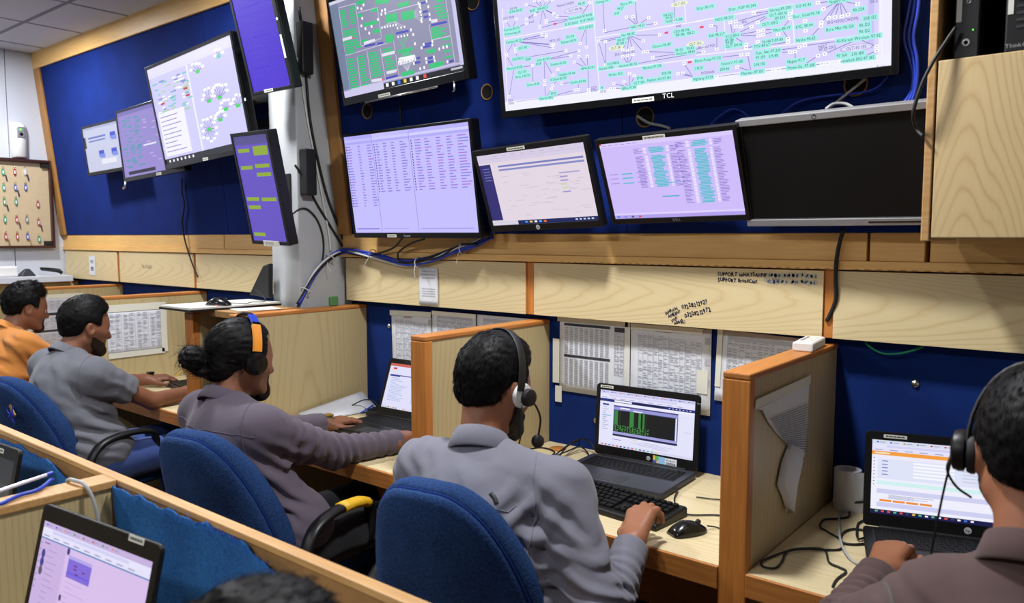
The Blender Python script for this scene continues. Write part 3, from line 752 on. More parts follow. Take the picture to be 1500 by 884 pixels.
for (x0, y0, x1, y1) in ((95, 70, 195, 775), (240, 30, 290, 400), (155, 480, 570, 355), (195, 775, 1100, 545), (570, 355, 615, 650), (290, 400, 465, 330), (430, 65, 465, 320), (260, 110, 430, 65), (1020, 0, 1100, 545), (875, 220, 900, 345), (900, 345, 1060, 310), (875, 220, 1030, 180), (240, 30, 95, 68), (340, 440, 375, 700), (455, 420, 500, 690), (255, 490, 285, 745), (520, 105, 840, 20)): bar(x0, y0, x1, y1, (206, 204, 226), 1, .0028)
for (hx, hy, n, ex0, ex1, ey) in ((560, 175, 6, 470, 590, 240), (570, 178, 3, 605, 665, 245), (690, 615, 9, 620, 740, 530), (670, 440, 12, 620, 750, 510), (655, 430, 4, 610, 690, 320), (730, 130, 6, 800, 815, 40)):
    for k in range(n):
        ex = ex0 + (ex1 - ex0) * k / (n - 1); yy = ey - (ex - ex0) * .2 if hx != 730 else 40 + 150 * k / (n - 1)
        bar(hx, hy, ex, yy, (70, 200, 130) if hx == 670 or hx == 655 else (190, 190, 210), 1, .0025); bar(ex - 6, yy, ex + 6, yy - 2, WHT, 3, .008)
for k in range(12): bar(610 + k * 13, 548 - k * 3.6, 618 + k * 13, 546 - k * 3.6, WHT, 3, .016)
for (x, y) in ((260, 70), (292, 78), (310, 45), (300, 160), (292, 225), (328, 250), (380, 230), (360, 288), (435, 170), (470, 95), (497, 85), (500, 115), (465, 125), (785, 30), (795, 55), (855, 10), (870, 60), (800, 105), (880, 125), (810, 180), (885, 170), (720, 260), (740, 300), (755, 380), (830, 385), (905, 360), (905, 390), (812, 415), (965, 425), (1000, 412), (1030, 405), (918, 495), (850, 508), (925, 525), (855, 540), (800, 595), (835, 585), (1035, 535), (745, 550)): bar(x - 7, y, x + 7, y - 3, WHT, 3, .010)
for (x0, y0, x1, y1) in ((805, 30, 850, 18), (820, 105, 865, 95), (830, 150, 870, 140), (590, 290, 700, 265), (840, 385, 900, 370), (825, 410, 890, 395), (770, 505, 800, 497), (755, 545, 800, 535), (870, 505, 910, 495), (865, 540, 915, 528), (1050, 535, 1090, 522), (890, 220, 1030, 188), (430, 380, 480, 368), (500, 680, 605, 650), (320, 400, 410, 380)): bar(x0, y0, x1, y1, (70, 76, 190), 2, .008)
for (x0, y0, x1, y1) in ((315, 375, 410, 345), (380, 700, 470, 685), (470, 478, 580, 450), (510, 630, 600, 610), (895, 185, 950, 175), (130, 345, 210, 322)): bar(x0, y0, x1, y1, (226, 224, 240), 3, .011)
for (x, y) in ((215, 325), (587, 457), (475, 687), (955, 183), (598, 620)): bar(x - 3, y, x + 3, y, (226, 50, 50), 4, .008)
T2.done(); T2.tagstick(0.36, 0.07, 0.012)
m = MB(); m.tube([(0.28 * T2.w - .0, -0.004, -T2.h / 2 - 0.004), (-0.3 * T2.w, -0.004, -T2.h / 2 - 0.004)], 0.005, 8); m.tube([(0.40 * T2.w, -0.003, -T2.h / 2 + .004), (0.40 * T2.w, -0.006, -T2.h / 2 - .03), (0.385 * T2.w, -.006, -T2.h / 2 - .034)], 0.004, 8)
m.build('clear_lower_strip', M['chrome'], T2.e, smooth=True)

# --- list television
T3 = Screen('television', 'wall television showing three columns of lists on lavender', (-2.696, 2.55, 1.877, -0.691, 8.123, -0.11, 0.874, 0.519), (0.01, 0.012, 0.012, 0.022), 0.05, 'black_gloss', 'television', 0.006, (196, 190, 255), wall=0.05)
c = T3.c
T3.rectu(0, 0, 1, .035, (176, 170, 250)); T3.rectu(0.245, 0.0, .555, .06, (206, 200, 255)); T3.rectu(.555, 0, 1, .06, (210, 206, 255))
for (u0, u1, n, cs) in ((0.0, .245, 23, (.06, .12, .46, .80)), (.25, .552, 19, (.08, .28, .5, .74)), (.556, 1.0, 19, (.08, .25, .45, .62, .8))):
    T3.rectu(u1 - .003, .02, u1, .98, (120, 112, 220), 2); T3.rectu(u0, .06, u1, .085, (176, 170, 246), 1)
    for k in range(n):
        v = .10 + k * .0262 * (1.0 if u0 > 0 else 1.06); red = c.rnd.random() < (.3 if u0 > .5 else .1); col = (168, 118, 222) if red else (136, 128, 222)
        T3.rectu(u0 + .006, v, u0 + .013, v + .014, (34, 26, 120), 2)
        for j, cc in enumerate(cs):
            uu = u0 + (u1 - u0) * cc; T3.rectu(uu, v + .002, uu + (u1 - u0) * c.rnd.uniform(.05, .12) * (1.6 if j == len(cs) - 1 else 1), v + .012, col, 2)
T3.rectu(.02, .955, .22, .965, (110, 100, 200), 2); T3.rectu(.26, .955, .47, .962, (160, 152, 236), 2); T3.rectu(.57, .955, .97, .965, (160, 152, 236), 2)
T3.done(); T3.logo('Ecostar', 0.455, 0.012, (170, 170, 176)); T3.tagstick(0.33, 0.055, 0.012)

# --- hp monitor, pale dashboard
H4 = Screen('monitor', 'tilted black monitor with a pale dashboard and navy side bar', (-1.918, 2.52, 1.825, -1.57, 18.361, 1.804, 0.586, 0.358), (0.013, 0.013, 0.02, 0.024), 0.03, 'black', 'monitor', 0.006, (226, 214, 226), wall=0.06)
c = H4.c
H4.rectu(0, 0, 1, .115, (214, 204, 228)); H4.rectu(0, .06, 1, .064, (190, 184, 214), 2)
H4.rectu(0, .135, .115, .93, (46, 44, 112), 2); H4.rectu(.0, .945, 1, 1, (22, 36, 92), 2); H4.rectu(0, .945, .26, 1, (214, 208, 226), 3)
for k in range(5): H4.rectu(.03, .19 + k * .04, .1, .2 + k * .04, (120, 116, 180), 3)
H4.rectu(.19, .165, .975, .19, (120, 124, 190), 2); H4.rectu(.19, .215, .975, .24, (132, 136, 196), 2)
for k in range(6): H4.rectu(.74, .34 + k * .05, .74 + (.18, .07, .07, .05, .05, .07)[k], .357 + k * .05, ((168, 160, 208), (160, 150, 206), (160, 150, 206), (196, 220, 150), (196, 220, 150), (160, 150, 206))[k], 2)
for k in range(46):
    u, v = c.rnd.uniform(.18, .92), c.rnd.uniform(.28, .88); H4.rectu(u, v, u + c.rnd.uniform(.03, .09), v + .008, (206, 194, 212), 2)
for k in range(8): H4.rectu(.16 + k * .09, .03, .2 + k * .09, .04, (190, 180, 208), 2)
for k, cl in enumerate(((60, 150, 240), (240, 200, 70), WHT, (90, 170, 240), (240, 110, 60))): H4.rectu(.33 + k * .045, .96, .355 + k * .045, .985, cl, 3)
for k in range(5): H4.rectu(.8 + k * .035, .962, .82 + k * .035, .982, (200, 205, 230), 3)
H4.done(); H4.ring_logo(0.45, 0.009); H4.tagstick(0.41, 0.08, 0.011, True)

# --- dell monitor, lists
D5 = Screen('monitor', 'black monitor showing teal tables on lavender, beside the dark one', (-1.317, 2.52, 1.833, -0.606, 22.547, 0.959, 0.553, 0.336), (0.013, 0.013, 0.016, 0.018), 0.03, 'black', 'monitor', 0.006, (206, 188, 250), wall=0.06)
c = D5.c
D5.rectu(0, 0, 1, .05, (218, 204, 252)); D5.rectu(0, .93, 1, .955, (220, 208, 252), 1); D5.rectu(0, .955, 1, 1, (178, 160, 236), 2); D5.rectu(0, 0, .014, .02, (230, 60, 90), 2)
for (u, v, n, ww) in ((.44, .10, 4, .13), (.44, .20, 22, .12), (.76, .07, 4, .12), (.76, .17, 38, .11)):
    for k in range(n):
        vv = v + k * .0185
        if vv > .82: break
        D5.rectu(u - ww * .5 + c.rnd.uniform(0, .02), vv, u + ww * .5 - c.rnd.uniform(0, .03), vv + .0135, (82, 190, 206), 2)
        D5.rectu(u - ww * .5 - .035, vv, u - ww * .5 - .012, vv + .011, (240, 236, 255), 2); D5.rectu(u + ww * .5 + .012, vv, u + ww * .5 + .03, vv + .011, (240, 236, 255), 2)
        for sg in (-1, 1):
            uu = u + sg * (ww * .5 + .075); D5.rectu(uu - .035, vv + .002, uu + c.rnd.uniform(.0, .035), vv + .009, (130, 110, 196), 2)
for v in (.40, .455, .52): D5.rectu(.13, v, .22, v + .015, (82, 190, 206), 2); D5.rectu(.03, v + .002, .1, v + .01, (140, 120, 200), 2); D5.rectu(.25, v + .002, .32, v + .01, (140, 120, 200), 2)
D5.rectu(.42, .72, .55, .735, (60, 170, 200), 2); D5.rectu(.43, .55, .57, .562, (82, 190, 206), 2)
for k in range(6): D5.rectu(.02 + k * .05, .025, .055 + k * .05, .033, (160, 146, 214), 2)
for k, cl in enumerate(((60, 120, 240), (120, 140, 230), (80, 80, 120), (220, 70, 70))): D5.rectu(.02 + k * .06, .965, .04 + k * .06, .988, cl, 3)
D5.done(); D5.logo('DELL', 0.5, 0.012, (120, 120, 124)); D5.tagstick(0.45, 0.075, 0.011, True)

# --- dark monitor with silver edges
H6 = Screen('monitor', 'switched-off monitor with silver top and bottom edges', (-0.762, 2.52, 1.835, -3.153, 18.303, -0.098, 0.581, 0.359), (0.013, 0.013, 0.018, 0.02), 0.035, 'black_matte', 'monitor', 0.004, off=True, wall=0.05)
W, H = H6.w, H6.h
MB().box(-W / 2 - .002, W / 2 + .002, -0.004, 0.034, H / 2 - .017, H / 2 + .002).build('silver_edge', M['silver'], H6.e, bevel=.002)
MB().box(-W / 2 - .002, W / 2 + .002, -0.004, 0.034, -H / 2 - .002, -H / 2 + .018).build('silver_edge', M['silver'], H6.e, bevel=.002)
MB().box(W * .18, W * .45, -0.0046, -0.004, -H / 2 + .006, -H / 2 + .010).build('button_strip', M['black'], H6.e)
cv = Canvas(); cv.ell(-.06 * W, H / 2 - .0085, .0065, .0065, (24, 24, 26), 1); cv.text('hp', -.06 * W, H / 2 - .0085, .009, (190, 190, 195), 3, center=True, slant=.2); cv.build('logo', M['print'], H6.e, (0, -.0042, 0))

# --- far group on the left
L3 = Screen('television', 'bright far television with maps and a text window, left wall group', (-4.393, 2.45, 2.396, -2.617, 8.841, 2.36, 1.088, 0.642), (0.014, 0.016, 0.016, 0.024), 0.045, 'black_gloss', 'television', 0.008, (206, 202, 252), wall=0.04, near=0.94)
c = L3.c
L3.rectu(0, 0, 1, .10, (224, 220, 255)); L3.rectu(0, .945, 1, 1, (16, 16, 26), 2); L3.rectu(.475, .1, .495, .945, (236, 234, 255), 2)
for k in range(60):
    u, v = c.rnd.uniform(.02, .44), c.rnd.uniform(.14, .5); cl = c.rnd.choice([(110, 200, 190), (120, 130, 200), WHT, (170, 210, 150)]); L3.rectu(u, v, u + c.rnd.uniform(.03, .07), v + .014, cl, 2)
for (u, v) in ((.40, .30), (.41, .37), (.09, .37)): L3.rectu(u, v, u + .05, v + .02, (190, 40, 60), 3)
L3.rectu(.03, .47, .36, .92, (240, 238, 255), 3)
for k in range(9): L3.rectu(.05, .51 + k * .045, .05 + c.rnd.uniform(.15, .28), .518 + k * .045, (130, 120, 190), 4)
for (hu, hv, n, r_) in ((.60, .20, 5, .10), (.85, .14, 4, .07), (.78, .50, 8, .14), (.66, .50, 6, .12), (.60, .76, 12, .12), (.82, .62, 5, .1), (.74, .70, 6, .09), (.95, .62, 5, .1)):
    x, z = L3.U(hu, hv)
    for k in range(n):
        a = R(200 + 140 * k / max(1, n - 1)) if n < 12 else R(360 * k / n); l = r_ * (L3.x1 - L3.x0) * c.rnd.uniform(.7, 1)
        ex, ez = x + l * math.cos(a) * .8, z - l * math.sin(a) * .6
        c.line(x, z, ex, ez, .0025, (70, 66, 120), 2); c.rect(ex - .014, ez - .006, ex + .014, ez + .006, WHT, 3)
    c.rect(x - .02, z - .007, x + .02, z + .007, (60, 210, 90) if hv > .3 or hu < .7 else (110, 200, 190), 4)
for k in range(7): L3.rectu(.05 + k * .05, .96, .07 + k * .05, .985, (240, 240, 255), 3)
L3.rectu(.93, .96, .95, .985, (220, 60, 60), 3); L3.rectu(.96, .96, .98, .985, (80, 120, 240), 3)
L3.done(); L3.tagstick(0.5, 0.05, 0.014)

L2 = Screen('television', 'dim purple television behind the bright one, left wall group', (-5.02, 2.47, 2.25, 1.247, 4.059, 2.789, 0.782, 0.47), (0.012, 0.012, 0.012, 0.022), 0.04, 'black_gloss', 'television', 0.006, (148, 132, 204), wall=0.09, near=0.972)
c = L2.c; L2.rectu(0, .0, 1, .06, (120, 110, 180)); L2.rectu(0.08, .92, .55, .97, (20, 20, 40), 2)
for k in range(80):
    u, v = c.rnd.choice([.07, .17, .3]) + c.rnd.uniform(-.03, .03), c.rnd.uniform(.1, .86); L2.rectu(u, v, u + .07, v + .016, (86, 150, 176), 2)
for k in range(26):
    u, v = c.rnd.uniform(.4, .93), c.rnd.uniform(.1, .86); L2.rectu(u, v, u + .06, v + .014, (100, 160, 180) if k % 2 else (188, 176, 226), 2)
x, z = L2.U(.42, .58); L2.rectu(.4, .56, .62, .585, (226, 222, 250), 3)
L2.done(); L2.tagstick(0.6, 0.05, 0.014)
MB().tube([(-L2.w / 2 + .02, 0, -L2.h / 2), (-L2.w / 2 + .01, -.005, -L2.h / 2 - .03), (-L2.w / 2 - .01, -.005, -L2.h / 2 - .035)], .006, 8).build('clip', M['chrome'], L2.e, smooth=True)

L1 = Screen('monitor', 'small far monitor with blue icons, leftmost of all screens', (-5.80, 2.525, 2.259, 1.318, 5.739, 1.74, 0.588, 0.356), (0.012, 0.012, 0.014, 0.02), 0.03, 'black', 'monitor', 0.006, (196, 200, 226), wall=0.07, near=0.995)
c = L1.c; L1.rectu(0, .0, 1, .05, (170, 176, 206)); L1.rectu(0, .2, .05, .45, (40, 44, 60), 2); L1.rectu(.12, .22, .6, .26, (90, 110, 190), 2); L1.rectu(.12, .30, .58, .33, (90, 110, 190), 2)
for (u, v) in ((.72, .2), (.36, .55), (.7, .55)): L1.rectu(u, v, u + .14, v + .13, (44, 66, 200), 2); L1.rectu(u + .02, v + .08, u + .16, v + .17, (120, 140, 226), 3)
L1.rectu(.4, .75, .8, .86, (226, 228, 240), 2)
L1.done()

# --- portrait monitors on arms in front of the pillar
P1 = Screen('monitor', 'upright portrait monitor glowing violet, upper one on the pillar', (-3.34, 2.2, 2.605, 1.549, 14.071, 0.448, 0.341, 0.56), (0.013, 0.022, 0.02, 0.013), 0.045, 'black', 'monitor', 0.006, (72, 40, 206), wall=False)
c = P1.c
for k in range(40):
    v = c.rnd.uniform(0.02, .98); P1.rectu(c.rnd.uniform(0, .5), v, c.rnd.uniform(.5, 1), v + .006, (82, 50, 214), 1)
P1.done(); P1.tagstick(.42, .06, .012)
MB().box(P1.w / 2 - .017, P1.w / 2 - .005, -.0012, .0005, -.12, -.03).build('asset_sticker', M['sticker'], P1.e)
cv = Canvas(); cv.ell(P1.w / 2 - .011, .03, .006, .006, (200, 200, 205), 1); cv.build('logo', M['print'], P1.e, (0, -.0005, 0))
P2 = Screen('monitor', 'upright portrait monitor with green blocks, lower one on the pillar', (-3.37, 2.2, 1.858, -2.344, 11.961, -1.416, 0.338, 0.557), (0.013, 0.018, 0.016, 0.016), 0.045, 'black', 'monitor', 0.006, (98, 78, 190), wall=False)
c = P2.c
P2.rectu(0, 0, 1, .08, (84, 76, 140), 1)
for (u0, v0, u1, v1) in ((.08, .115, .42, .15), (.53, .10, .95, .185), (.06, .275, .42, .31), (.5, .265, .92, .30), (.5, .345, .92, .38), (.05, .575, .42, .61), (.5, .58, .93, .615), (.05, .655, .42, .69), (.05, .92, .40, .955)): P2.rectu(u0, v0, u1, v1, (140, 168, 40), 2)
P2.done()
st = MB().box(-.05, .07, -.0012, .0005, -P2.h / 2 - .006, -P2.h / 2 + .018).build('asset_sticker', M['sticker'], P2.e)
cv = Canvas(); cv.text('10 M.01', -.035, -P2.h / 2, .02, (90, 90, 90), 1); cv.build('print', M['print'], st, (0, -.0013, 0))
for scr, name in ((P1, 'upper'), (P2, 'lower')):
    L = scr.e.location
    ar = empty('swivel_mount', (PX0 + .1, 2.06, L.z)); tag(ar, 'black %s swivel mount carrying a portrait monitor on the pillar' % name, 'swivel mount'); o = ar.location
    m = MB(); m.box(PX0 + .04, PX0 + .16, 2.05, 2.06, L.z - .08, L.z + .08); m.build('arm_plate', M['black_matte'], ar, world=o, bevel=.003)
    m = MB(); m.tube([(PX0 + .1, 2.055, L.z), (PX0 + .06, 1.985, L.z), (L.x, L.y + .075, L.z)], .02, 10); m.build('arm_link', M['black_matte'], ar, world=o, smooth=True)
# rails reaching from the bright far television to the pillar
rl = empty('monitor_rail', (-3.35, 2.2, 2.12)); tag(rl, 'black mounting rails between far television and pillar', 'rail'); o = rl.location
for z in (2.18, 2.06): MB().box(-3.62, PX0 - .002, 2.185, 2.2, z - .02, z + .02).build('rail_bar', M['black_matte'], rl, world=o)
# power brick stuck on the pillar behind the lower monitor
pb = tag(MB().box(0, .045, -.03, .03, -.1, .1).build('power_box', M['black_matte'], bevel=.006, loc=(PX1 + .0005, 2.10, 1.80)), 'dark power box on the pillar side behind the lower portrait monitor', 'power box')
pb2 = tag(MB().box(0, .04, -.03, .03, -.11, .11).build('power_box', M['black_matte'], bevel=.006, loc=(PX1 + .0005, 2.10, 2.33)), 'dark power box on the pillar side behind the upper portrait monitor', 'power box')
# ------------------------------------------------------------------ laptops
_key = {}
def keymesh(w, d, h, mat):
    k = (round(w, 4), round(d, 4), h, mat)
    if k not in _key:
        m = MB(); i = 0.0016
        m.rings([[(-w / 2, -d / 2, 0), (w / 2, -d / 2, 0), (w / 2, d / 2, 0), (-w / 2, d / 2, 0)],
                 [(-w / 2 + i, -d / 2 + i, h), (w / 2 - i, -d / 2 + i, h), (w / 2 - i, d / 2 - i * .6, h), (-w / 2 + i, d / 2 - i * .6, h)]])
        o = m.build('key', M[mat]); me = o.data; bpy.data.objects.remove(o); _key[k] = me
    return _key[k]
def keyfield(parent, x0, y0, pitch, rows, h, z, mat, depth=None, slope=0.0):
    """rows: list of key widths in units (negative = gap); first row is the rearmost"""
    d = depth or pitch
    for r, row in enumerate(rows):
        x = x0; y = y0 - r * d
        for u in row:
            if u > 0: child('key', keymesh(u * pitch - .002, d - .002, h, mat), parent, (x + u * pitch / 2, y - d / 2, z + slope * (-r)))
            x += abs(u) * pitch
LROWS = [[1] * 14 + [-.1] + [1] * 4, [1] * 13 + [1.5] + [-.1] + [1] * 3 + [.5], [1.5] + [1] * 12 + [1] + [-.1] + [1] * 3 + [.5], [1.75] + [1] * 11 + [1.75] + [-.1] + [1] * 3 + [.5], [2.2] + [1] * 10 + [2.3] + [-.1] + [1] * 3 + [.5], [1, 1, 1, 1.2, 5.2, 1, 1, 1, 1, 1.1] + [-.1] + [2, 1, .5]]
def laptop(label, loc, yaw, open_deg, W=0.382, D=0.258, LH=0.248, base=(220, 220, 245), deck='laptopgrey', shell='black', bez=(.017, .017, .022, .034), keys=True):
    t = empty('laptop', loc, (0, 0, R(yaw))); tag(t, label, 'laptop')
    m = MB(); n = 5; rad = .012; ol = []
    for (sx, sy, a0) in ((1, 1, 0), (-1, 1, 90), (-1, -1, 180), (1, -1, 270)):
        for k in range(n + 1):
            a = R(a0 + 90 * k / n); ol.append((sx * (W / 2 - rad) + rad * math.cos(a), -D / 2 + sy * (D / 2 - rad) + rad * math.sin(a)))
    sc = lambda q, s: (q[0] * s, -D / 2 + (q[1] + D / 2) * s)
    m.rings([[(*sc(q, .97), 0.0) for q in ol], [(*q, 0.006) for q in ol], [(*q, 0.020) for q in ol], [(*sc(q, .992), 0.0225) for q in ol]])
    m.build('base', M[deck], t, smooth='auto')
    if keys:
        p = (W - .05) / 18.1
        MB().box(-W / 2 + .02, W / 2 - .02, -.028 - 6 * p * .92 - .004, -.024, .0220, .0229).build('key_well', M['black_matte'], t)
        keyfield(t, -W / 2 + .025, -.027, p, LROWS, .0022, .0228, 'key_black', depth=p * .92)
    MB().box(-.055, .045, -D + .014, -D + .082, .0222, .0231).build('touchpad', M['darkgrey'], t, bevel=.001)
    MB().tube([(-W * .40, .002, .019), (W * .40, .002, .019)], .0085, 10).build('hinge', M['black'], t, smooth='auto')
    lid = empty('lid', (0, .004, .022), (R(-open_deg), 0, 0)); lid.parent = t
    m = MB(); m.rrect(0, LH / 2, W, LH, .012, .002, .009); m.build('lid_shell', M[shell], lid, bevel=.002)
    x0, x1, z0, z1 = -W / 2 + bez[0], W / 2 - bez[1], bez[3], LH - bez[2]
    f = MB(); f.rrect(0, LH / 2, W - .002, LH - .002, .012, -.0005, .0035)
    lb = f.build('bezel', M['black'], lid)
    bc = Canvas(); bc.rect(x0, z0, x1, z1, base, 0); bc.build('display', M['emit'] if base else M['black_gloss'], lid, (0, -.0007, 0))
    c = Canvas()
    def ru(u0, v0, u1, v1, col, layer=1):
        c.rect(x0 + (x1 - x0) * u0, z1 + (z0 - z1) * v1, x0 + (x1 - x0) * u1, z1 + (z0 - z1) * v0, col, layer)
    return t, lid, c, ru, (x0, x1, z0, z1)
def lap_sticker(lid, x, z, w=.04, h=.009):
    st = MB().box(x - w / 2, x + w / 2, -.0012, -.0004, z - h / 2, z + h / 2).build('asset_sticker', M['sticker'], lid)
    cc = Canvas(); cc.scribble(x - w * .4, z + h * .2, w * .8, h * .4, (80, 80, 80), 1); cc.build('print', M['print'], st, (0, -.0013, 0))
def hp_logo(lid, x, z, r=.007):
    cc = Canvas(); cc.ell(x, z, r, r, (190, 192, 196), 1, 20); cc.text('hp', x, z, r * 1.35, (20, 20, 22), 3, center=True, slant=.2); cc.build('logo', M['print'], lid, (0, -.0008, 0))
def browser(c, ru, tabs=9, bar=(206, 204, 240)):
    ru(0, 0, 1, .055, bar, 1); ru(0, .055, 1, .11, (228, 226, 250), 1); ru(.1, .066, .82, .095, (208, 206, 242), 2); ru(0, .11, 1, .15, (226, 224, 248), 1)
    for k in range(tabs): ru(.03 + k * .09, .018, .045 + k * .09, .036, c.rnd.choice([(200, 70, 60), (60, 90, 210), (220, 140, 60), (80, 150, 90)]), 3); ru(.052 + k * .09, .022, .09 + k * .09, .032, (160, 158, 196), 3)
    for k in range(9): ru(.02 + k * .1, .124, .075 + k * .1, .134, (150, 148, 190), 2)
def taskbar(c, ru, col, n=15, v=.955, u0=.03):
    ru(0, v, 1, 1, col, 2)
    for k in range(n): ru(u0 + k * .042, v + .012, u0 + .02 + k * .042, v + .034, c.rnd.choice([(240, 240, 250), (230, 80, 60), (70, 120, 230), (240, 190, 70), (60, 60, 90), (90, 190, 120)]), 3)

# centre desk laptop
lp4, lid, c, ru, S4 = laptop('open grey laptop with a black terminal window on screen', (-1.262, 2.262, DZ), 3, 4, base=(226, 226, 250))
browser(c, ru, 12)
ru(0, .15, 1, .20, (28, 40, 120), 2); ru(.16, .16, .35, .19, (240, 240, 252), 3); ru(.36, .16, .7, .19, (16, 22, 66), 3)
for k in range(7): ru(.74 + k * .035, .17, .755 + k * .035, .182, (220, 220, 250), 3)
ru(.15, .2, 1, .235, (236, 236, 252), 2); ru(.03, .24, .1, .27, (40, 60, 150), 2)
for k in range(12): ru(.035, .30 + k * .036, .035 + c.rnd.uniform(.03, .07), .309 + k * .036, (150, 150, 190), 2)
ru(.03, .44, .13, .46, (150, 190, 240), 2)
ru(.155, .25, .84, .80, (84, 84, 150), 2); ru(.155, .25, .84, .272, (60, 58, 120), 3); ru(.155, .272, .84, .325, (150, 150, 214), 3); ru(.23, .28, .33, .3, WHT, 4); ru(.37, .31, .47, .325, WHT, 4)
ru(.165, .335, .81, .72, (10, 12, 12), 3); ru(.815, .33, .83, .72, (226, 226, 244), 3); ru(.155, .72, .84, .765, (160, 160, 216), 3); ru(.155, .765, .84, .80, (24, 26, 70), 3)
TG = (46, 130, 56)
for (a, b) in ((.168, .205), (.335, .38), (.43, .455), (.475, .495)): ru(a, .335, b, .60, TG, 4)
for (a, b) in ((.225, .23), (.39, .392), (.51, .513)): ru(a, .335, b, .59, (30, 70, 40), 4)
for k in range(9):
    for j in range(14):
        if c.rnd.random() < .8: u = .17 + j * .027 + c.rnd.uniform(0, .01); ru(u, .60 + k * .0125, u + c.rnd.uniform(.008, .022), .608 + k * .0125, (70, 160, 74), 4)
for k in range(5): ru(.3 + c.rnd.uniform(0, .3), .84 + k * .02, .62 + c.rnd.uniform(0, .2), .846 + k * .02, (176, 176, 206), 2)
ru(.38, .825, .42, .84, (230, 210, 60), 3); ru(.87, .3, .98, .303, (200, 200, 226), 2); ru(.9, .55, .97, .556, (180, 180, 214), 2); ru(.15, .86, .25, .87, (130, 120, 200), 2)
taskbar(c, ru, (214, 214, 240), 15)
c.build('display_content', M['emit_fine'], lid, (0, -.0008, 0))
lap_sticker(lid, -.15, .238, .05); hp_logo(lid, .018, .016)
cc = Canvas(); cc.rect(.035, .005, .055, .029, (240, 200, 60), 1); cc.rect(.035, .005, .048, .014, (60, 90, 200), 2); cc.rect(.042, .014, .055, .029, (90, 190, 90), 2); cc.rect(.055, .005, .078, .028, (150, 200, 240), 1); cc.rect(.078, .004, .12, .027, (226, 232, 240), 1); cc.text('ProBook', .083, .017, .008, (40, 60, 90), 3); cc.scribble(.082, .013, .034, .003, (90, 90, 110), 2, 2); cc.build('spec_sticker', M['print'], lid, (0, -.0009, 0))

# right desk laptop
lp5, lid, c, ru, S5 = laptop('black laptop with an orange-barred web form, right desk', (-0.345, 2.178, DZ), 17, 8, base=(238, 238, 252), deck='black')
browser(c, ru, 10, (214, 220, 236)); ru(0, .15, 1, .2, (242, 156, 58), 2); ru(.02, .165, .12, .185, (250, 230, 190), 3); ru(0, .2, 1, .25, (236, 234, 250), 2); ru(.04, .25, 1, .52, (222, 226, 246), 2)
for k in range(5): ru(.07, .275 + k * .045, .11, .287 + k * .045, (110, 120, 190), 3); ru(.28, .27 + k * .045, .55, .295 + k * .045, (246, 246, 254), 3); ru(.6, .27 + k * .045, .8, .285 + k * .045, (200, 206, 226), 3)
for k in range(9): ru(.012, .24 + k * .045, .02, .252 + k * .045, (80, 90, 150), 3)
ru(.04, .55, 1, .60, (206, 240, 238), 2); ru(.04, .66, 1, .72, (206, 206, 240), 2); ru(.04, .84, 1, .90, (206, 206, 240), 2)
for k in range(4): ru(.06 + k * .09, .80, .14 + k * .09, .828, (236, 140, 50), 3)
for k in range(4): ru(.12, .735 + k * .014, .12 + c.rnd.uniform(.05, .3), .741 + k * .014, (150, 150, 186), 3)
taskbar(c, ru, (18, 22, 70), 16, .94); c.build('display_content', M['emit_fine'], lid, (0, -.0008, 0)); lap_sticker(lid, -.12, .237, .055); hp_logo(lid, .05, .018, .0085)

# ponytail man's laptop
lp3, lid, c, ru, S3 = laptop('black laptop half hidden by a partition, ponytailed man\'s desk', (-2.315, 2.18, DZ), 2, 20, base=(222, 222, 248), deck='black')
ru(0, 0, 1, .06, (200, 96, 80), 1); ru(.06, .09, .12, .13, (200, 40, 70), 2); ru(.03, .14, .1, .16, (240, 210, 90), 2); ru(.2, .25, .9, .27, (60, 66, 150), 2); ru(.03, .25, .2, .29, (46, 46, 140), 2)
for k in range(16): ru(.06, .32 + k * .033, .06 + c.rnd.uniform(.08, .3), .33 + k * .033, (160, 180, 224), 2); ru(.45, .32 + k * .033, .45 + c.rnd.uniform(.1, .4), .33 + k * .033, (180, 180, 216), 2)
taskbar(c, ru, (214, 214, 236), 10); c.build('display_content', M['emit_fine'], lid, (0, -.0008, 0))

# foreground laptops
lpf, lid, c, ru, SF = laptop('black laptop with a lavender chat page, nearest in the foreground', (-1.422, .522, DZ), 6, 14, base=(212, 182, 232), LH=.252, bez=(.016, .016, .030, .03))
browser(c, ru, 8, (196, 176, 220)); ru(0, .15, 1, .162, (70, 130, 180), 3)
ru(0, .165, .26, 1, (200, 176, 224), 1); ru(.27, .162, 1, .95, (214, 190, 234), 1); ru(.045, .19, .1, .2, (120, 96, 160), 2)
for k, y in enumerate((.30, .38, .46)):
    x0_, z_ = S3[0], 0
    cx = SF[0] + (SF[1] - SF[0]) * .05; cz = SF[3] - (SF[3] - SF[2]) * y; c.ell(cx, cz, .0065, .0085, (60, 60, 140) if k < 2 else (90, 84, 100), 3)
for k in range(12): ru(.085, .25 + k * .055, .085 + c.rnd.uniform(.05, .13), .258 + k * .055, (170, 146, 200), 2)
for k in range(8): ru(.01, .2 + k * .06, .02, .215 + k * .06, (120, 110, 180), 2)
ru(.30, .22, .52, .42, (126, 104, 214), 3); ru(.30, .22, .52, .25, (178, 166, 232), 4)
for (u, v) in ((.36, .29), (.36, .32), (.44, .32), (.38, .36)): ru(u, v, u + .03, v + .012, (120, 40, 100), 4)
ru(.30, .37, .52, .38, (90, 80, 220), 4)
for k in range(10): ru(.30, .46 + k * .045, .30 + c.rnd.uniform(.05, .2), .466 + k * .045, (186, 162, 214), 2)
cx = SF[0] + (SF[1] - SF[0]) * .285; cz = SF[3] - (SF[3] - SF[2]) * .19; c.ell(cx, cz, .005, .007, (50, 50, 120), 3)
cz = SF[3] - (SF[3] - SF[2]) * .62; c.ell(cx, cz, .004, .006, (60, 50, 90), 3)
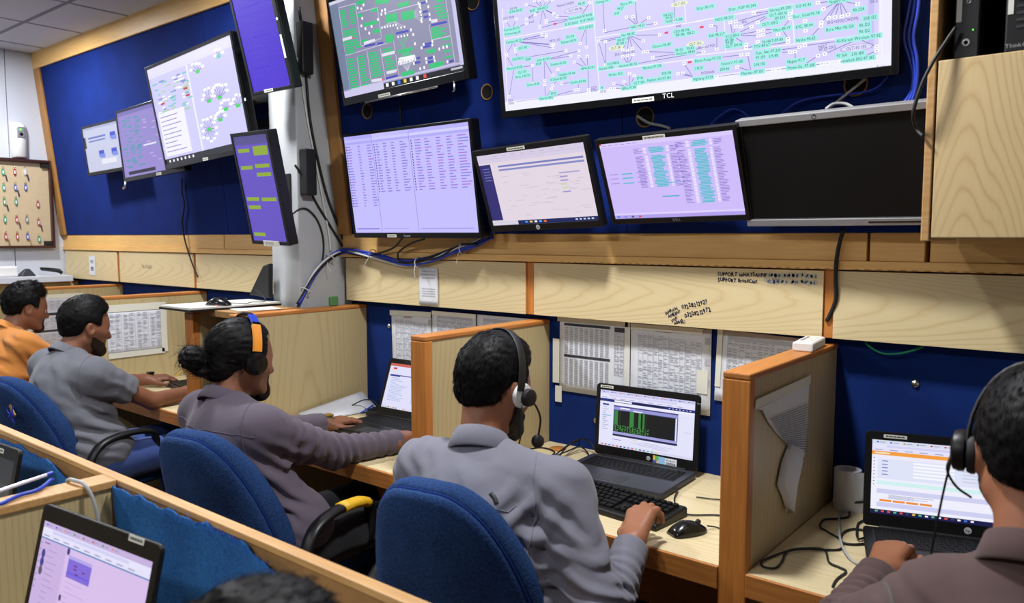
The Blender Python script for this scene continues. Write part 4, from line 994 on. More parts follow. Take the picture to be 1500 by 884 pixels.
c.build('display_content', M['emit_fine'], lid, (0, -.0008, 0)); lap_sticker(lid, .12, .247, .045, .011)
lpg, lid, c, ru, SG = laptop('dark-screened black laptop cut by the left edge, foreground', (-2.235, .60, DZ), 4, 12, base=(38, 40, 44), LH=.255, bez=(.016, .016, .03, .03))
ru(.3, .3, 1, 1, (52, 54, 58), 1); c.build('display_content', M['emit_fine'], lid, (0, -.0008, 0)); lap_sticker(lid, .09, .24, .045, .011)  # paler rectangle is a reflection painted onto the dark screen

# ------------------------------------------------------------------ keyboard and mice
kb = empty('keyboard', (-1.175, 1.885, DZ), (0, 0, R(-5))); tag(kb, 'black desktop keyboard in front of the grey laptop', 'keyboard')
m = MB(); W, D = .455, .158
m.rings([[(-W / 2, -D / 2, .002), (W / 2, -D / 2, .002), (W / 2, D / 2, .002), (-W / 2, D / 2, .002)], [(-W / 2, -D / 2, .014), (W / 2, -D / 2, .014), (W / 2, D / 2, .026), (-W / 2, D / 2, .026)], [(-W / 2 + .004, -D / 2 + .004, .018), (W / 2 - .004, -D / 2 + .004, .018), (W / 2 - .004, D / 2 - .004, .030), (-W / 2 + .004, D / 2 - .004, .030)]])
m.build('keyboard_case', M['black'], kb, bevel=.003)
kp = .0190
KR = [[1, -1, 1, 1, 1, 1, -.5, 1, 1, 1, 1, -.5, 1, 1, 1, 1, -.25, 1, 1, 1, -.25, 1, 1, 1, 1], [1] * 13 + [2, -.25, 1, 1, 1, -.25, 1, 1, 1, 1], [1.5] + [1] * 12 + [1.5, -.25, 1, 1, 1, -.25, 1, 1, 1, 1], [1.75] + [1] * 11 + [2.25, -3.5, 1, 1, 1], [2.25] + [1] * 10 + [2.75, -1.25, 1, -1.25, 1, 1, 1, 1], [1.25, 1.25, 1.25, 6.25, 1.25, 1.25, 1.25, 1.25, -.25, 1, 1, 1, -.25, 2, 1, 1]]
for r, row in enumerate(KR):
    x = -W / 2 + .012; y = D / 2 - .016 - r * .0205 - (0 if r == 0 else .004)
    for u in row:
        if u > 0: child('key', keymesh(u * kp - .0022, .0172, .0085, 'key_black'), kb, (x + u * kp / 2, y - .0085, .0285 - r * .0021 - (.0 if r else 0)), (R(4.3), 0, 0))
        x += abs(u) * kp
def mouse(label, loc, yaw, mat='black_gloss', s=1.0):
    t = empty('mouse', loc, (0, 0, R(yaw))); tag(t, label, 'mouse'); m = MB(); rs = []
    for i in range(13):
        u = i / 12; y = (-.055 + .11 * u) * s
        wd = .031 * s * math.sqrt(max(0.02, 1 - (abs(u - .45) / .56) ** 2.6)); hh = .036 * s * math.sin(math.pi * min(1, max(.06, .10 + .82 * u ** .9))) * (1 if u < .5 else .95)
        rs.append([(wd * math.cos(a) * (1.0 if math.sin(a) < .5 else .96), y, max(0.0015, hh * (max(0, math.sin(a)) ** .75))) for a in [2 * math.pi * k / 18 for k in range(18)]])
    m.rings(rs); m.build('mouse_shell', M[mat], t, smooth=True)
    MB().lathe([(.002, -.003), (.0075, -.003), (.0075, .003), (.002, .003)], (0, .03 * s, .026 * s), 12, 'x').build('scroll_wheel', M['darkgrey'], t)
    return t
mouse('glossy black mouse on the centre desk by the orange post', (-.885, 1.835, DZ), -28)

def cable(label, pts, r, mat, name='cable', cat='cable', group=None, n=6, sub=8):
    m = MB(); P = spline(pts, sub); o = P[0]
    m.tube(P, r, n); return tag(m.build(name, M[mat], world=o, smooth=True), label, cat, group)
Zd = DZ + .004
cable('black mouse cable running behind the orange partition post', [(-.855, 1.885, DZ + .012), (-.84, 1.91, Zd), (-.80, 1.90, Zd), (-.745, 1.905, Zd)], .002, 'black_matte')
cable('black cable leaving the right side of the grey laptop', [(-1.06, 2.12, DZ + .012), (-1.02, 2.02, Zd), (-.95, 1.95, Zd), (-.87, 2.0, Zd), (-.80, 1.98, Zd), (-.745, 1.95, Zd)], .0023, 'black_matte')
cable('thin black lead with a small plug by the partition post', [(-.99, 2.10, Zd), (-.93, 2.12, Zd), (-.87, 2.16, Zd), (-.80, 2.24, Zd), (-.745, 2.23, Zd)], .002, 'black_matte')
pg = tag(MB().box(-.012, .012, -.02, .02, 0, .012).build('cable_plug', M['black'], bevel=.002, loc=(-.885, 2.13, DZ + .001), rot=(0, 0, R(-30))), 'small black plug lying beside the grey laptop', 'plug')
cable('black power cable coiled left of the grey laptop', [at_z(770, 665, Zd), at_z(772, 678, Zd), at_z(800, 672, Zd), at_z(812, 662, Zd), at_z(790, 656, Zd), at_z(768, 663, Zd), at_z(785, 676, Zd + .004), at_z(815, 672, Zd + .02), at_z(830, 655, Zd + .03), at_z(850, 646, Zd + .02), at_z(870, 650, Zd + .01)], .0028, 'black_matte', sub=10)
cable('black cable arching behind the coiled power cable', [at_z(803, 690, Zd), at_z(800, 680, Zd), at_z(822, 660, Zd + .03), at_z(845, 645, Zd + .05), at_z(862, 646, Zd + .04), at_z(872, 660, Zd + .01)], .0028, 'black_matte', sub=10)
cable('black cable crossing the coil towards the keyboard', [at_z(800, 680, Zd), at_z(818, 684, Zd), at_z(845, 680, Zd), at_z(862, 668, Zd), at_z(850, 655, Zd + .01), at_z(830, 662, Zd + .012), at_z(815, 668, Zd)], .0028, 'black_matte', sub=10)
m = MB(); pa, pb_ = at_z(823, 673, DZ + .011), at_z(834, 676, DZ + .011); m.tube([pa, pa.lerp(pb_, .2), pa.lerp(pb_, .8), pb_], .010, 10)
tag(m.build('cable_choke', M['black'], world=pa, smooth='auto', bevel=.002), 'black cable choke lying on the centre desk coil', 'cable choke')
gm = MB().lathe([(.001, 0), (.03, 0), (.032, .002), (.03, .003), (.001, .003)], n=24)
tag(gm.build('cable_grommet', M['orange_x'], smooth='auto', loc=at_z(817, 658, DZ + .0005)), 'round wooden cable grommet in the centre desk', 'grommet')

# right desk bits
pr = empty('paper_roll', (-.615, 2.29, DZ)); tag(pr, 'white paper roll standing upright in the desk corner', 'paper roll')
MB().lathe([(.022, 0), (.036, .001), (.037, .003), (.037, .115), (.036, .117), (.022, .117), (.021, .112), (.021, .004)], n=28).build('roll', M['paper'], pr, smooth='auto')
m = MB(); m.rings([[(.037 * math.cos(a), .037 * math.sin(a), 0), (.037 * math.cos(a), .037 * math.sin(a), .116)] for a in (R(-60), R(-40))] + [[(.046, -.012, 0), (.046, -.012, .116)], [(.049, .004, 0), (.049, .004, .116)]], False, False, closed=False)
sh = m.build('loose_sheet', M['paper'], pr); sh.modifiers.new('s', 'SOLIDIFY').thickness = .0008
def sp(px, py): return 1100 + px / 4.02, 640 + py / 4.02
def dz_(px, py, dz=0.0): return at_z(*sp(px, py), Zd + dz)
cable('black looped adapter cable lying on the right desk', [dz_(480, 884), dz_(505, 840), dz_(560, 795), dz_(520, 770), dz_(460, 740), dz_(435, 670), dz_(350, 658), dz_(220, 672), dz_(180, 740), dz_(140, 775), dz_(70, 765), dz_(65, 735), dz_(130, 705), dz_(220, 675, .005), dz_(330, 662, .005), dz_(450, 668), dz_(530, 660), dz_(530, 610), dz_(450, 560), dz_(408, 530), dz_(430, 490), dz_(520, 482), dz_(575, 470), dz_(580, 430)], .0026, 'black_matte', sub=7)
cable('black laptop lead curling beside the right laptop', [dz_(690, 555), dz_(600, 545), dz_(540, 570), dz_(535, 620), dz_(600, 635), dz_(690, 625), dz_(690, 590), dz_(630, 600, .004), dz_(628, 520), dz_(660, 495)], .003, 'black_matte', sub=7)
cable('grey network cable curving under the right laptop', [dz_(545, 420), dz_(520, 480), dz_(522, 580, .006), dz_(545, 660, .006), dz_(600, 735), dz_(680, 762), dz_(745, 765)], .0032, 'greycable')
pj_ = MB(); a, b = dz_(632, 792, .006), dz_(740, 790, .006); pj_.tube([a, a.lerp(b, .1), a.lerp(b, .9), b], .011, 8)
tag(pj_.build('audio_adapter', M['black'], world=a, smooth='auto', bevel=.002), 'black audio adapter plug on the right desk', 'adapter')
pw = empty('power_adapter', dz_(620, 410)); tag(pw, 'black power adapter heap behind the right laptop', 'power adapter')
MB().box(-.05, .06, -.03, .03, -.003, .03).build('adapter_case', M['black_matte'], pw, bevel=.006, rot=(0, 0, R(20)))
m = MB(); m.tube(spline([(-.05, -.02, .01), (-.02, -.05, .02), (.03, -.04, .03), (.06, .0, .03), (.02, .04, .035), (-.04, .02, .03), (-.05, -.02, .02)], 6), .004, 6); m.build('wrapped_lead', M['black_matte'], pw, smooth=True)

# ------------------------------------------------------------------ papers taped inside the bays
def sheet(name, label, x0, x1, z0, z1, y, draw, tape=(), cat='sheet', curl=0.0, rot=0.0):
    t = empty(name, ((x0 + x1) / 2, y, (z0 + z1) / 2), (0, R(rot), 0)); tag(t, label, cat); w_, h_ = x1 - x0, z1 - z0
    rows = []; n = 8
    for j in range(n + 1):
        rows.append([(-w_ / 2 + w_ * i / n, -.0012 - curl * (max(0, (j / n - .6)) ** 2 * 4 + .3 * (i / n) ** 4), h_ / 2 - h_ * j / n) for i in range(n + 1)])
    p = MB().rings(rows, False, False, closed=False).build('paper', M['paper'], t, smooth=True)
    p.modifiers.new('s', 'SOLIDIFY').thickness = .0006
    c = Canvas(); c.rnd = random.Random(len(label)); draw(c, w_, h_); c.build('print', M['print'], p, (0, -.0022 - curl * .25, 0))
    for (a, b, e, f) in tape: MB().box(a * w_, b * w_, -.0042 - curl * .3, -.0025, e * h_, f * h_).build('tape', M['tape'], t)
    return t
def tabl(c, x0, z0, x1, z1, rows, cols, col=(150, 152, 164), head=None, fill=.75):
    for i in range(cols + 1): x = x0 + (x1 - x0) * i / cols; c.line(x, z0, x, z1, .0012, col, 1)
    for j in range(0, rows + 1, max(1, rows // 8)): z = z0 + (z1 - z0) * j / rows; c.line(x0, z, x1, z, .0012, col, 1)
    for i in range(cols):
        for j in range(rows):
            if c.rnd.random() < fill:
                x = x0 + (x1 - x0) * (i + .1) / cols; z = z0 + (z1 - z0) * (j + .3) / rows; c.rect(x, z, x + (x1 - x0) / cols * c.rnd.uniform(.4, .8), z + (z1 - z0) / rows * .4, col, 1)
    if head: c.rect(x0, z1, x1, z1 + (z1 - z0) * .07, head, 2)
def dA(c, w, h):
    for (z0, z1, n) in ((.02, .38, 16), (-.40, -.04, 16)):
        for k in range(9):
            x = -.42 * w + k * .075 * w
            for j in range(n): c.rect(x, (z0 + (z1 - z0) * j / n) * h, x + .05 * w, (z0 + (z1 - z0) * (j + .55) / n) * h, (164, 168, 182), 1)
        c.rect(-.43 * w, (z1 + .01) * h, .25 * w, (z1 + .045) * h, (30, 34, 46), 1)
    c.rect(.31 * w, .36 * h, .45 * w, .42 * h, (40, 44, 56), 1); tabl(c, .31 * w, -.2 * h, .44 * w, .35 * h, 22, 3, (170, 172, 186))
def dB(c, w, h):
    for k in range(4): tabl(c, (-.40 + .2 * k) * w, (-.46 + .03 * k) * h, (-.21 + .2 * k) * w, (.40 - .02 * k) * h, 34, 3, (176, 180, 194), None, .6)
    c.scribble(-.18 * w, .46 * h, .2 * w, .012, (170, 150, 160), 1)
    for k in range(3): c.rect(.43 * w, (.32 - .24 * k) * h, .49 * w, (.40 - .24 * k) * h, (170, 172, 182), 1)
def dC(c, w, h): tabl(c, -.38 * w, -.45 * h, .42 * w, .38 * h, 22, 12, (168, 172, 186), (176, 178, 190), .7)
sheet('wall_list', 'white list with two black-headed tables taped to blue wall', -1.665, -1.372, .945, 1.222, 2.345, dA, ((-.53, .5, .44, .52), (.46, .53, -.5, .5), (-.56, -.46, -.66, -.44), (-.60, -.5, -.4, .2)))
sheet('wall_list', 'white gridded chart taped above the grey laptop', -1.360, -1.062, .935, 1.22, 2.343, dB, ((-.5, .4, .43, .50), (.34, .47, -.25, .02)))
sheet('wall_list', 'white table sheet taped beside the remote\'s partition', -1.045, -.745, .985, 1.218, 2.3445, dC, ((-.3, .1, -.62, -.46), (-.5, -.44, -.3, .5)), rot=2)
sheet('wall_list', 'white chart with taped edge beside the half-hidden laptop', -2.585, -2.335, .935, 1.185, 2.345, dB, ((-.53, .5, .45, .54), (-.56, -.44, -.62, -.46)), rot=-1.5)
sheet('wall_list', 'white table sheet on blue wall right of the taped chart', -2.33, -2.08, .98, 1.205, 2.343, dC, ((-.5, .5, .42, .5),))
sheet('wall_list', 'narrow white sheet on blue wall beside the wooden partition', -2.075, -1.80, 1.0, 1.205, 2.3445, dC, ())
# sheets on partition sides face +x
def side_sheet(label, y0, y1, z0, z1, x, draw, tape=()):
    t = sheet('wall_list', label, y0, y1, z0, z1, 0, draw, tape); t.location = (x, (y0 + y1) / 2, (z0 + z1) / 2); t.rotation_euler = (0, 0, R(90)); return t
def dE(c, w, h):
    for k in range(4): tabl(c, (-.46 + .24 * k) * w, -.40 * h, (-.26 + .24 * k) * w, .42 * h, 26, 2, (168, 172, 190), None, .7)
side_sheet('white contact list taped on partition behind the polo shirt man', 1.79, 2.09, .90, 1.135, XE + .0655, dE, ((-.55, .55, .46, .62), (.45, .56, -.55, .55), (-.5, .5, -.58, -.46)))
def dF(c, w, h):
    c.rect(-.5 * w, .1 * h, .5 * w, .16 * h, (40, 42, 50), 1); c.rect(-.5 * w, -.25 * h, .5 * w, -.2 * h, (40, 42, 50), 1)
    for z0, z1 in ((.2, .42), (-.18, .06), (-.46, -.28)): tabl(c, -.46 * w, z0 * h, .46 * w, z1 * h, 9, 8, (172, 176, 192), None, .7)
side_sheet('white duty list on partition beside the orange shirt man', 1.78, 2.10, .86, 1.15, XF + .0655, dF, ((-.5, .5, .46, .55),))
# torn paper on the partition side
tp_ = empty('torn_paper', (XA + .0665, 1.94, 1.0)); tag(tp_, 'torn printed paper hanging from the partition beside the roll', 'paper')
def ty(px, py):
    p = at_x(1050 + px / 2.189, 480 + py / 2.189, XA + .067); return p.y - 1.94, p.z - 1.0
ol = [(125, 262), (292, 178), (290, 300), (283, 415), (262, 425), (250, 385), (225, 372), (190, 340), (160, 300), (143, 265)]
vs = [ty(*q) for q in ol]; m = MB(); m.add([(.0008 + .004 * math.sin(7 * z), y, z) for y, z in vs], [tuple(range(len(vs)))])
pp = m.build('upper_sheet', M['paper'], tp_); pp.modifiers.new('s', 'SOLIDIFY').thickness = .0006
L1_ = [(228, 372), (205, 430), (190, 505), (205, 540), (215, 575)]; L2_ = [(262, 405), (268, 440), (258, 480), (238, 540), (222, 598)]
rows = [];
for a, b in zip(L1_, L2_):
    (y0, z0), (y1, z1) = ty(*a), ty(*b); rows.append([(.003 + .022 * math.sin(math.pi * k / 5), y0 + (y1 - y0) * k / 5, z0 + (z1 - z0) * k / 5) for k in range(6)])
hs_ = MB().rings(rows, False, False, closed=False).build('hanging_strip', M['paper'], tp_, smooth=True); hs_.modifiers.new('s', 'SOLIDIFY').thickness = .0006
c = Canvas()
for k in range(20):
    (y0, z0), (y1, z1) = ty(165 + k * 3.0, 292 + k * 5), ty(285, 245 + k * 8.0)
    c.line(y0, z0, y1, z1, .0022, (130, 134, 142), 1)
    if k % 4 == 0: (y2, z2), (y3, z3) = ty(200 + k * 4.5, 275 - k), ty(220 + k * 3.3, 370); c.line(y2, z2, y3, z3, .0015, (120, 124, 132), 2)
pt = c.build('print', M['print'], pp, (.0078, 0, 0), (0, 0, R(90)))
(y0, z0), (y1, z1) = ty(118, 262), ty(295, 178)
m = MB(); m.add([(.0055, y0, z0), (.0055, y1, z1), (.0055, y1, z1 + .022), (.0055, y0, z0 + .022)], [(0, 1, 2, 3)]); tq = m.build('tape', M['tape'], tp_); tq.modifiers.new('s', 'SOLIDIFY').thickness = .0005

# bolts on the blue wall
for (x, z, l) in ((-.463, 1.114, 'dome-headed bolt in blue wall above the right laptop'), (-2.61, 1.118, 'upper steel bolt left of the taped chart'), (-2.592, .862, 'lower steel bolt left of the half-hidden laptop'), (-1.505, .852, 'brass-coloured bolt in blue wall left of the grey laptop')):
    tag(MB().lathe([(.001, .008), (.006, .007), (.011, .003), (.012, 0)], n=16, axis='y').build('wall_bolt', M['bolt'], smooth=True, loc=(x, YB - .0005, z)), l, 'bolt', 'bolts in the blue wall')
cable('green wire looping below the right flap', [(-.60, 2.335, 1.24), (-.585, 2.325, 1.215), (-.545, 2.32, 1.195), (-.50, 2.322, 1.198), (-.455, 2.33, 1.215), (-.43, 2.34, 1.235)], .0032, 'greencable')

# white remote on the partition
rm = empty('remote_control', (XA + .034, 2.20, PT)); tag(rm, 'white handset remote lying on the orange partition top', 'remote'); rm.rotation_euler = (0, 0, R(6))
m = MB(); m.rrect(0, .013, .055, .026, .007, -.09, .07); b = m.build('remote_body', M['white'], rm, bevel=.004)
for i in range(5):
    for j in range(3): MB().box(-.016 + j * .012, -.008 + j * .012, -.05 + i * .02, -.04 + i * .02, .0255, .0275).build('button', M['sticker'] if j else M['silver'], rm)

# paper strip on the flap
def dS(c, w, h): c.scribble(-.35 * w, .42 * h, .7 * w, .006, (170, 172, 176), 1, 3, 1.2); c.scribble(-.35 * w, -.05 * h, .7 * w, .004, (186, 188, 192), 1, 4, 1.5)
p0, p1 = at_y(614, 392, 2.289), at_y(642, 448, 2.289)
sheet('paper_strip', 'torn white paper strip stuck on the pale flap', p0.x, p1.x, p1.z, p0.z, 2.289, dS, (), 'paper')

# ------------------------------------------------------------------ tray on the two partitions by the pillar
ty0 = empty('tray_board', (-3.1, 1.85, PT)); tag(ty0, 'white board with black edge laid across partitions as a tray', 'board'); o = ty0.location
MB().box(-3.235, -2.985, 1.615, 2.04, PT + .012, PT + .020).build('board_face', M['sticker'], ty0, world=o)
MB().box(-3.238, -2.982, 1.612, 2.043, PT + .004, PT + .0125).build('board_edge', M['black'], ty0, world=o)
MB().box(-3.12, -2.83, 1.72, 2.03, PT - .022, PT + .0035).build('lower_plank', M['raw_edge'], ty0, world=o, bevel=.001)
mouse('black mouse with red glow on the tray board', (-3.03, 1.77, PT + .020), -65)
tag(MB().lathe([(.001, 0), (.005, .002), (.001, .005)], n=10).build('indicator_light', M['led_red'], loc=(-2.992, 1.735, PT + .0205)), 'tiny red glow under the tray mouse', 'light')
bk = empty('tablet_stand', (-3.16, 2.0, PT + .02)); tag(bk, 'black flat screen panel leaning beside the pillar on the tray', 'panel')
pa, pb_, pc, pd_ = at_y(368, 432, 2.02), at_y(397, 437, 2.02), at_y(397, 386, 2.02), at_y(388, 390, 2.02)
m = MB(); vv = [(q.x + .16, q.y - 2.0, q.z - PT - .02) for q in (pa, pb_, pc, pd_)]; vv = [(x + 3.0, y, z) for x, y, z in vv]
m.rings([[(x, y - .012, z) for x, y, z in vv], [(x, y + .012, z) for x, y, z in vv]]); m.build('panel_body', M['black_matte'], bk, bevel=.004)
cable('thin black lead curling across the tray', [(-3.0, 1.80, PT + .03), (-2.99, 1.87, PT + .024), (-3.02, 1.92, PT + .024), (-2.995, 1.97, PT + .026), (-3.05, 1.99, PT + .05), (-3.09, 1.985, PT + .07)], .002, 'black_matte')
tag(MB().box(-.09, .09, -.06, .06, 0, .002).build('loose_papers', M['paper'], loc=(-2.90, 1.86, PT + .0045), rot=(0, 0, R(75))), 'white papers under the tray edge beside the partition', 'papers')
pc_ = empty('computer_tower', (-2.975, 1.95, .78)); tag(pc_, 'dark computer tower in the narrow gap under the tray', 'computer'); o = pc_.location
MB().box(-3.06, -2.87, 1.80, 2.04, .76, 1.14).build('tower_case', M['black_matte'], pc_, world=o, bevel=.004)
MB().box(-3.04, -2.89, 1.795, 1.80, 1.02, 1.10).build('port_plate', M['silver'], pc_, world=o)
for k in range(4): MB().box(-3.03 + k * .035, -3.005 + k * .035, 1.79, 1.796, 1.04, 1.07).build('port', M['black'], pc_, world=o)
sb = struct(MB().box(XD + th, XC, YF + .05, 2.05, .742, .758).build('trim_2', M['lam_desk']))

tag(MB().box(-.010, .010, -.022, .022, 0, .045).build('sponge_block', plain('green_sponge', (74, 124, 74), .8), bevel=.006, loc=(XC + .03, 2.19, PT + .0005)), 'small green block on the partition top by the pillar', 'block')

# papers and bits on the ponytailed man's desk
fd = empty('paper_folder', (-2.68, 2.12, DZ)); tag(fd, 'folded stack of white papers against the partition', 'papers')
for k, (dx, ln, hh) in enumerate(((.0, .34, .070), (.012, .33, .055), (.026, .325, .040))):
    rows = []
    for j in range(9):
        u = j / 8
        rows.append([(-.072 + dx + (.10 - dx) * u + .02 * v, -ln / 2 + ln * v + .006 * k, .004 + hh * (1 - u) ** 1.6 * (.35 + .65 * v) + .010 * math.sin(math.pi * u) + .001 * k) for v in (0, .2, .4, .6, .8, 1)])
    s_ = MB().rings(rows, False, False, closed=False).build('sheet', M['paper'], fd, smooth=True); s_.modifiers.new('s', 'SOLIDIFY').thickness = .001
tag(MB().box(-.09, .05, -.05, .04, 0, .022).build('adapter_box', M['black_matte'], bevel=.005, loc=(-2.53, 2.27, DZ), rot=(0, 0, R(30))), 'black adapter among cables behind the ponytailed man\'s hand', 'adapter')
cable('black cable arching over the folded papers', [at_z(510, 598, DZ + .02), at_y(520, 592, 2.2), at_y(535, 586, 2.22), at_y(550, 590, 2.22), at_z(560, 608, DZ + .01)], .0028, 'black_matte')
cable('black cable tangle behind the half-hidden laptop', [at_z(490, 603, DZ + .02), at_z(520, 596, DZ + .02), at_z(540, 600, DZ + .01), at_z(556, 592, DZ + .01), at_z(545, 602, DZ + .01), at_z(530, 606, DZ + .01)], .003, 'black_matte')
m = MB(); pa = at_z(528, 606, DZ + .012); m.tube([pa, pa + Vector((.015, .06, .028))], .004, 8); tag(m.build('pen_cap', M['bluecable'], world=pa, smooth=True), 'blue pen sticking up behind the black adapter', 'pen')

# polo man's desk
kb2 = empty('keypad', (-3.70, 2.0, DZ), (0, 0, R(-10))); tag(kb2, 'dark keyboard under the polo man\'s hand', 'keyboard')
MB().box(-.2, .2, -.07, .07, 0, .022).build('keyboard_case', M['black'], kb2, bevel=.004)
keyfield(kb2, -.19, .065, .019, [[1] * 20] * 6, .007, .021, 'black', depth=.0205)
cable('yellow cable beside the polo man\'s keyboard', [at_z(258, 552, DZ + .02), at_z(262, 547, DZ + .03), at_z(270, 543, DZ + .03), at_z(276, 541, DZ + .03)], .003, 'yellow')
tag(MB().box(-.03, .03, -.02, .02, 0, .02).build('white_adapter', M['white'], bevel=.004, loc=(-3.66, 2.16, DZ)), 'small white adapter behind the polo man\'s keyboard', 'adapter')

# ------------------------------------------------------------------ end wall: dispenser, key board, shelf
fr = empty('air_freshener', (XW, 2.035, 2.052)); tag(fr, 'white air freshener dispenser above the key board', 'dispenser')
m = MB(); rs = []
for (z, d, w_) in ((0, .05, .042), (.01, .062, .044), (.15, .066, .045), (.205, .062, .044), (.228, .045, .04), (.234, .02, .034)):
    rs.append([(0, -w_, z), (d * .6, -w_, z), (d * .92, -w_ * .6, z), (d, 0, z), (d * .92, w_ * .6, z), (d * .6, w_, z), (0, w_, z)])
m.rings(rs); m.build('dispenser_body', M['white'], fr, smooth='auto', angle=50)
MB().box(.055, .069, -.022, .028, .13, .205).build('sensor_plate', M['silver'], fr, bevel=.006)
MB().lathe([(.001, .072), (.007, .070), (.007, .066)], (0, -.001, .185), 12, 'x').build('green_light', M['led_green'], fr)
MB().lathe([(.001, .072), (.011, .070), (.011, .066)], (0, .003, .155), 14, 'x').build('sensor_eye', M['black_gloss'], fr)
kbd = empty('key_board', (XW, 2.04, 1.44)); tag(kbd, 'framed wooden key board with hanging key fobs on the end wall', 'key board')
Y0, Y1, ZH = -.42, .185, .605
MB().box(0.001, .018, Y0, Y1, 0, ZH).build('back_board', plain('pale_board', (196, 176, 142), .8), kbd)
for nm, b in (('frame_bar', (0, .05, Y0, Y1, ZH - .018, ZH)), ('frame_bar', (0, .05, Y0, Y1, 0, .018)), ('frame_bar', (0, .05, Y1 - .016, Y1, .018, ZH - .018)), ('frame_bar', (0, .05, Y0, Y0 + .016, .018, ZH - .018))):
    MB().box(*b).build(nm, plain('dark_red_wood', (58, 26, 22), .4), kbd, bevel=.002)
for z in (.035, ZH - .035): MB().box(.018, .04, .12, .168, z - .014, z + .014).build('hinge_block', M['black_matte'], kbd)
FC = {'r': (170, 40, 46), 'g': (36, 150, 110), 'b': (40, 70, 170), 's': (120, 120, 118), 'w': (206, 206, 206), 'y': (220, 180, 50)}
fm = {k: plain('fob_' + n, FC[k], .4) for k, n in (('r', 'red'), ('g', 'green'), ('b', 'blue'), ('s', 'steel'), ('w', 'white'), ('y', 'yellow'))}
nmz = {'r': 'red', 'g': 'green', 'b': 'blue', 's': 'bare steel', 'w': 'white', 'y': 'yellow'}
row_w = ['top', 'second', 'third', 'fourth', 'bottom']; col_w = ['left', 'second', 'third', 'right']
fobs = [(0, 0, 'g'), (0, 1, 'r'), (0, 2, 'w'), (1, 0, 'g'), (1, 1, 'b'), (1, 2, 'b'), (2, 0, 'g'), (2, 1, 'g'), (2, 3, 'r'), (3, 0, 'g'), (3, 1, 'r'), (3, 2, 's'), (3, 3, 'r'), (4, 0, 'r'), (4, 1, 'r'), (4, 2, 'b'), (4, 3, 'g')]
for (r_, c_, k) in fobs:
    px = (5, 22, 37, 54)[c_] + r_ * 1.0; py = (252, 275, 296, 322, 347)[r_] + (4 if c_ == 3 else 0)
    p = at_x(px, py, XW + .03)
    f = empty('key_fob', (XW + .024, p.y, p.z)); tag(f, '%s key fob, %s row, %s column of the key board' % (nmz[k], row_w[r_], col_w[c_]), 'key fob', 'key fobs on the board')
    m = MB()
    ol = [(.0085 * math.cos(a), .022 * math.copysign(abs(math.sin(a)) ** .6, math.sin(a))) for a in [2 * math.pi * q / 14 for q in range(14)]]
    m.rings([[(-.003, y, z) for y, z in ol], [(.003, y, z) for y, z in ol]]); m.build('fob_tag', fm[k], f)
    MB().box(.003, .0036, -.0045, .0045, -.012, .010).build('fob_paper', M['paper'], f)
    MB().tube(spline([(0, -.002, .022), (0, -.006, .03), (0, 0, .038), (0, .006, .03), (0, .002, .022)], 4), .0012, 5).build('ring', M['bolt'], f, smooth=True)
    if (r_ + c_) % 2 == 0: MB().box(-.001, .001, .004, .014, -.06, -.02).build('key', M['bolt'], f, rot=(R(12), 0, 0))
sf = empty('wall_shelf', (XW, 2.0, 1.24)); tag(sf, 'white wall shelf below the key board', 'shelf')
MB().box(.0, .2, -.6, .27, -.03, .012).build('shelf_board', M['paint'], sf, bevel=.003)
tag(MB().box(-.05, .05, -.09, .09, 0, .07).build('router_box', M['white'], bevel=.01, loc=(XW + .1, 1.86, 1.2525)), 'white box on the wall shelf, left end', 'box')
m = MB(); m.rings([[(.0, -.05, 0), (.09, -.05, 0), (.09, .05, 0), (0, .05, 0)], [(.04, -.01, .05), (.06, -.01, .05), (.06, .02, .05), (.04, .02, .05)]])
tag(m.build('grey_pouch', M['darkgrey'], loc=(XW + .06, 2.01, 1.2525), bevel=.006), 'dark grey pouch on the wall shelf beside the box', 'pouch')
P = [(XW + .1 + .03 * math.sin(k * .7), 2.17 + .06 * math.cos(k * .63), 1.257 + .03 * abs(math.sin(k * .31)) + .0007 * k) for k in range(30)]
cable('coiled black cable on the wall shelf', P, .004, 'black_matte', sub=3)
struct(MB().box(XW, XW + .012, -2.4, 1.6, 0, .1).build('baseboard_left', M['tbar']))

# ------------------------------------------------------------------ cables on wall and pillar
yw = lambda z: LEDGE_Y - math.tan(LEAN) * (z - LEDGE_Z)
def wall_pts(pts, off=.006):
    out = []
    for (px, py) in pts:
        y = 2.25
        for _ in range(4): p = at_y(px, py, y); y = yw(p.z) - off if p.z > LEDGE_Z else LEDGE_Y - off
        out.append(at_y(px, py, y))
    return out
cable('black cable hanging from the dim purple television', wall_pts([(266, 262), (267, 285), (270, 300), (267, 325), (270, 348), (276, 370), (283, 390), (290, 406)], .012), .005, 'black_matte')
cable('short black cable between the two stacked televisions', wall_pts([(586, 150), (587, 165), (588, 182)], .02), .004, 'black_matte')
cable('blue loop cable above the teal-table monitor', wall_pts([(1035, 190), (1052, 172), (1072, 160), (1088, 164), (1102, 178)], .02), .003, 'bluecable')
cable('blue cable rising behind the silver-edged monitor', wall_pts([(1142, 170), (1160, 155), (1180, 146), (1215, 140), (1260, 136), (1285, 128), (1300, 112)], .02), .003, 'bluecable')
cable('grey cable from behind the large television', wall_pts([(1202, 168), (1225, 150), (1250, 130), (1268, 115)], .02), .004, 'greycable')
cable('short grey cable loop above the silver-edged monitor', wall_pts([(1210, 160), (1222, 152), (1238, 152), (1250, 158)], .03), .005, 'greycable')
cable('grey adapter lead poking from the cable hole', wall_pts([(934, 170), (950, 180), (968, 184), (982, 188)], .02), .005, 'greycable')
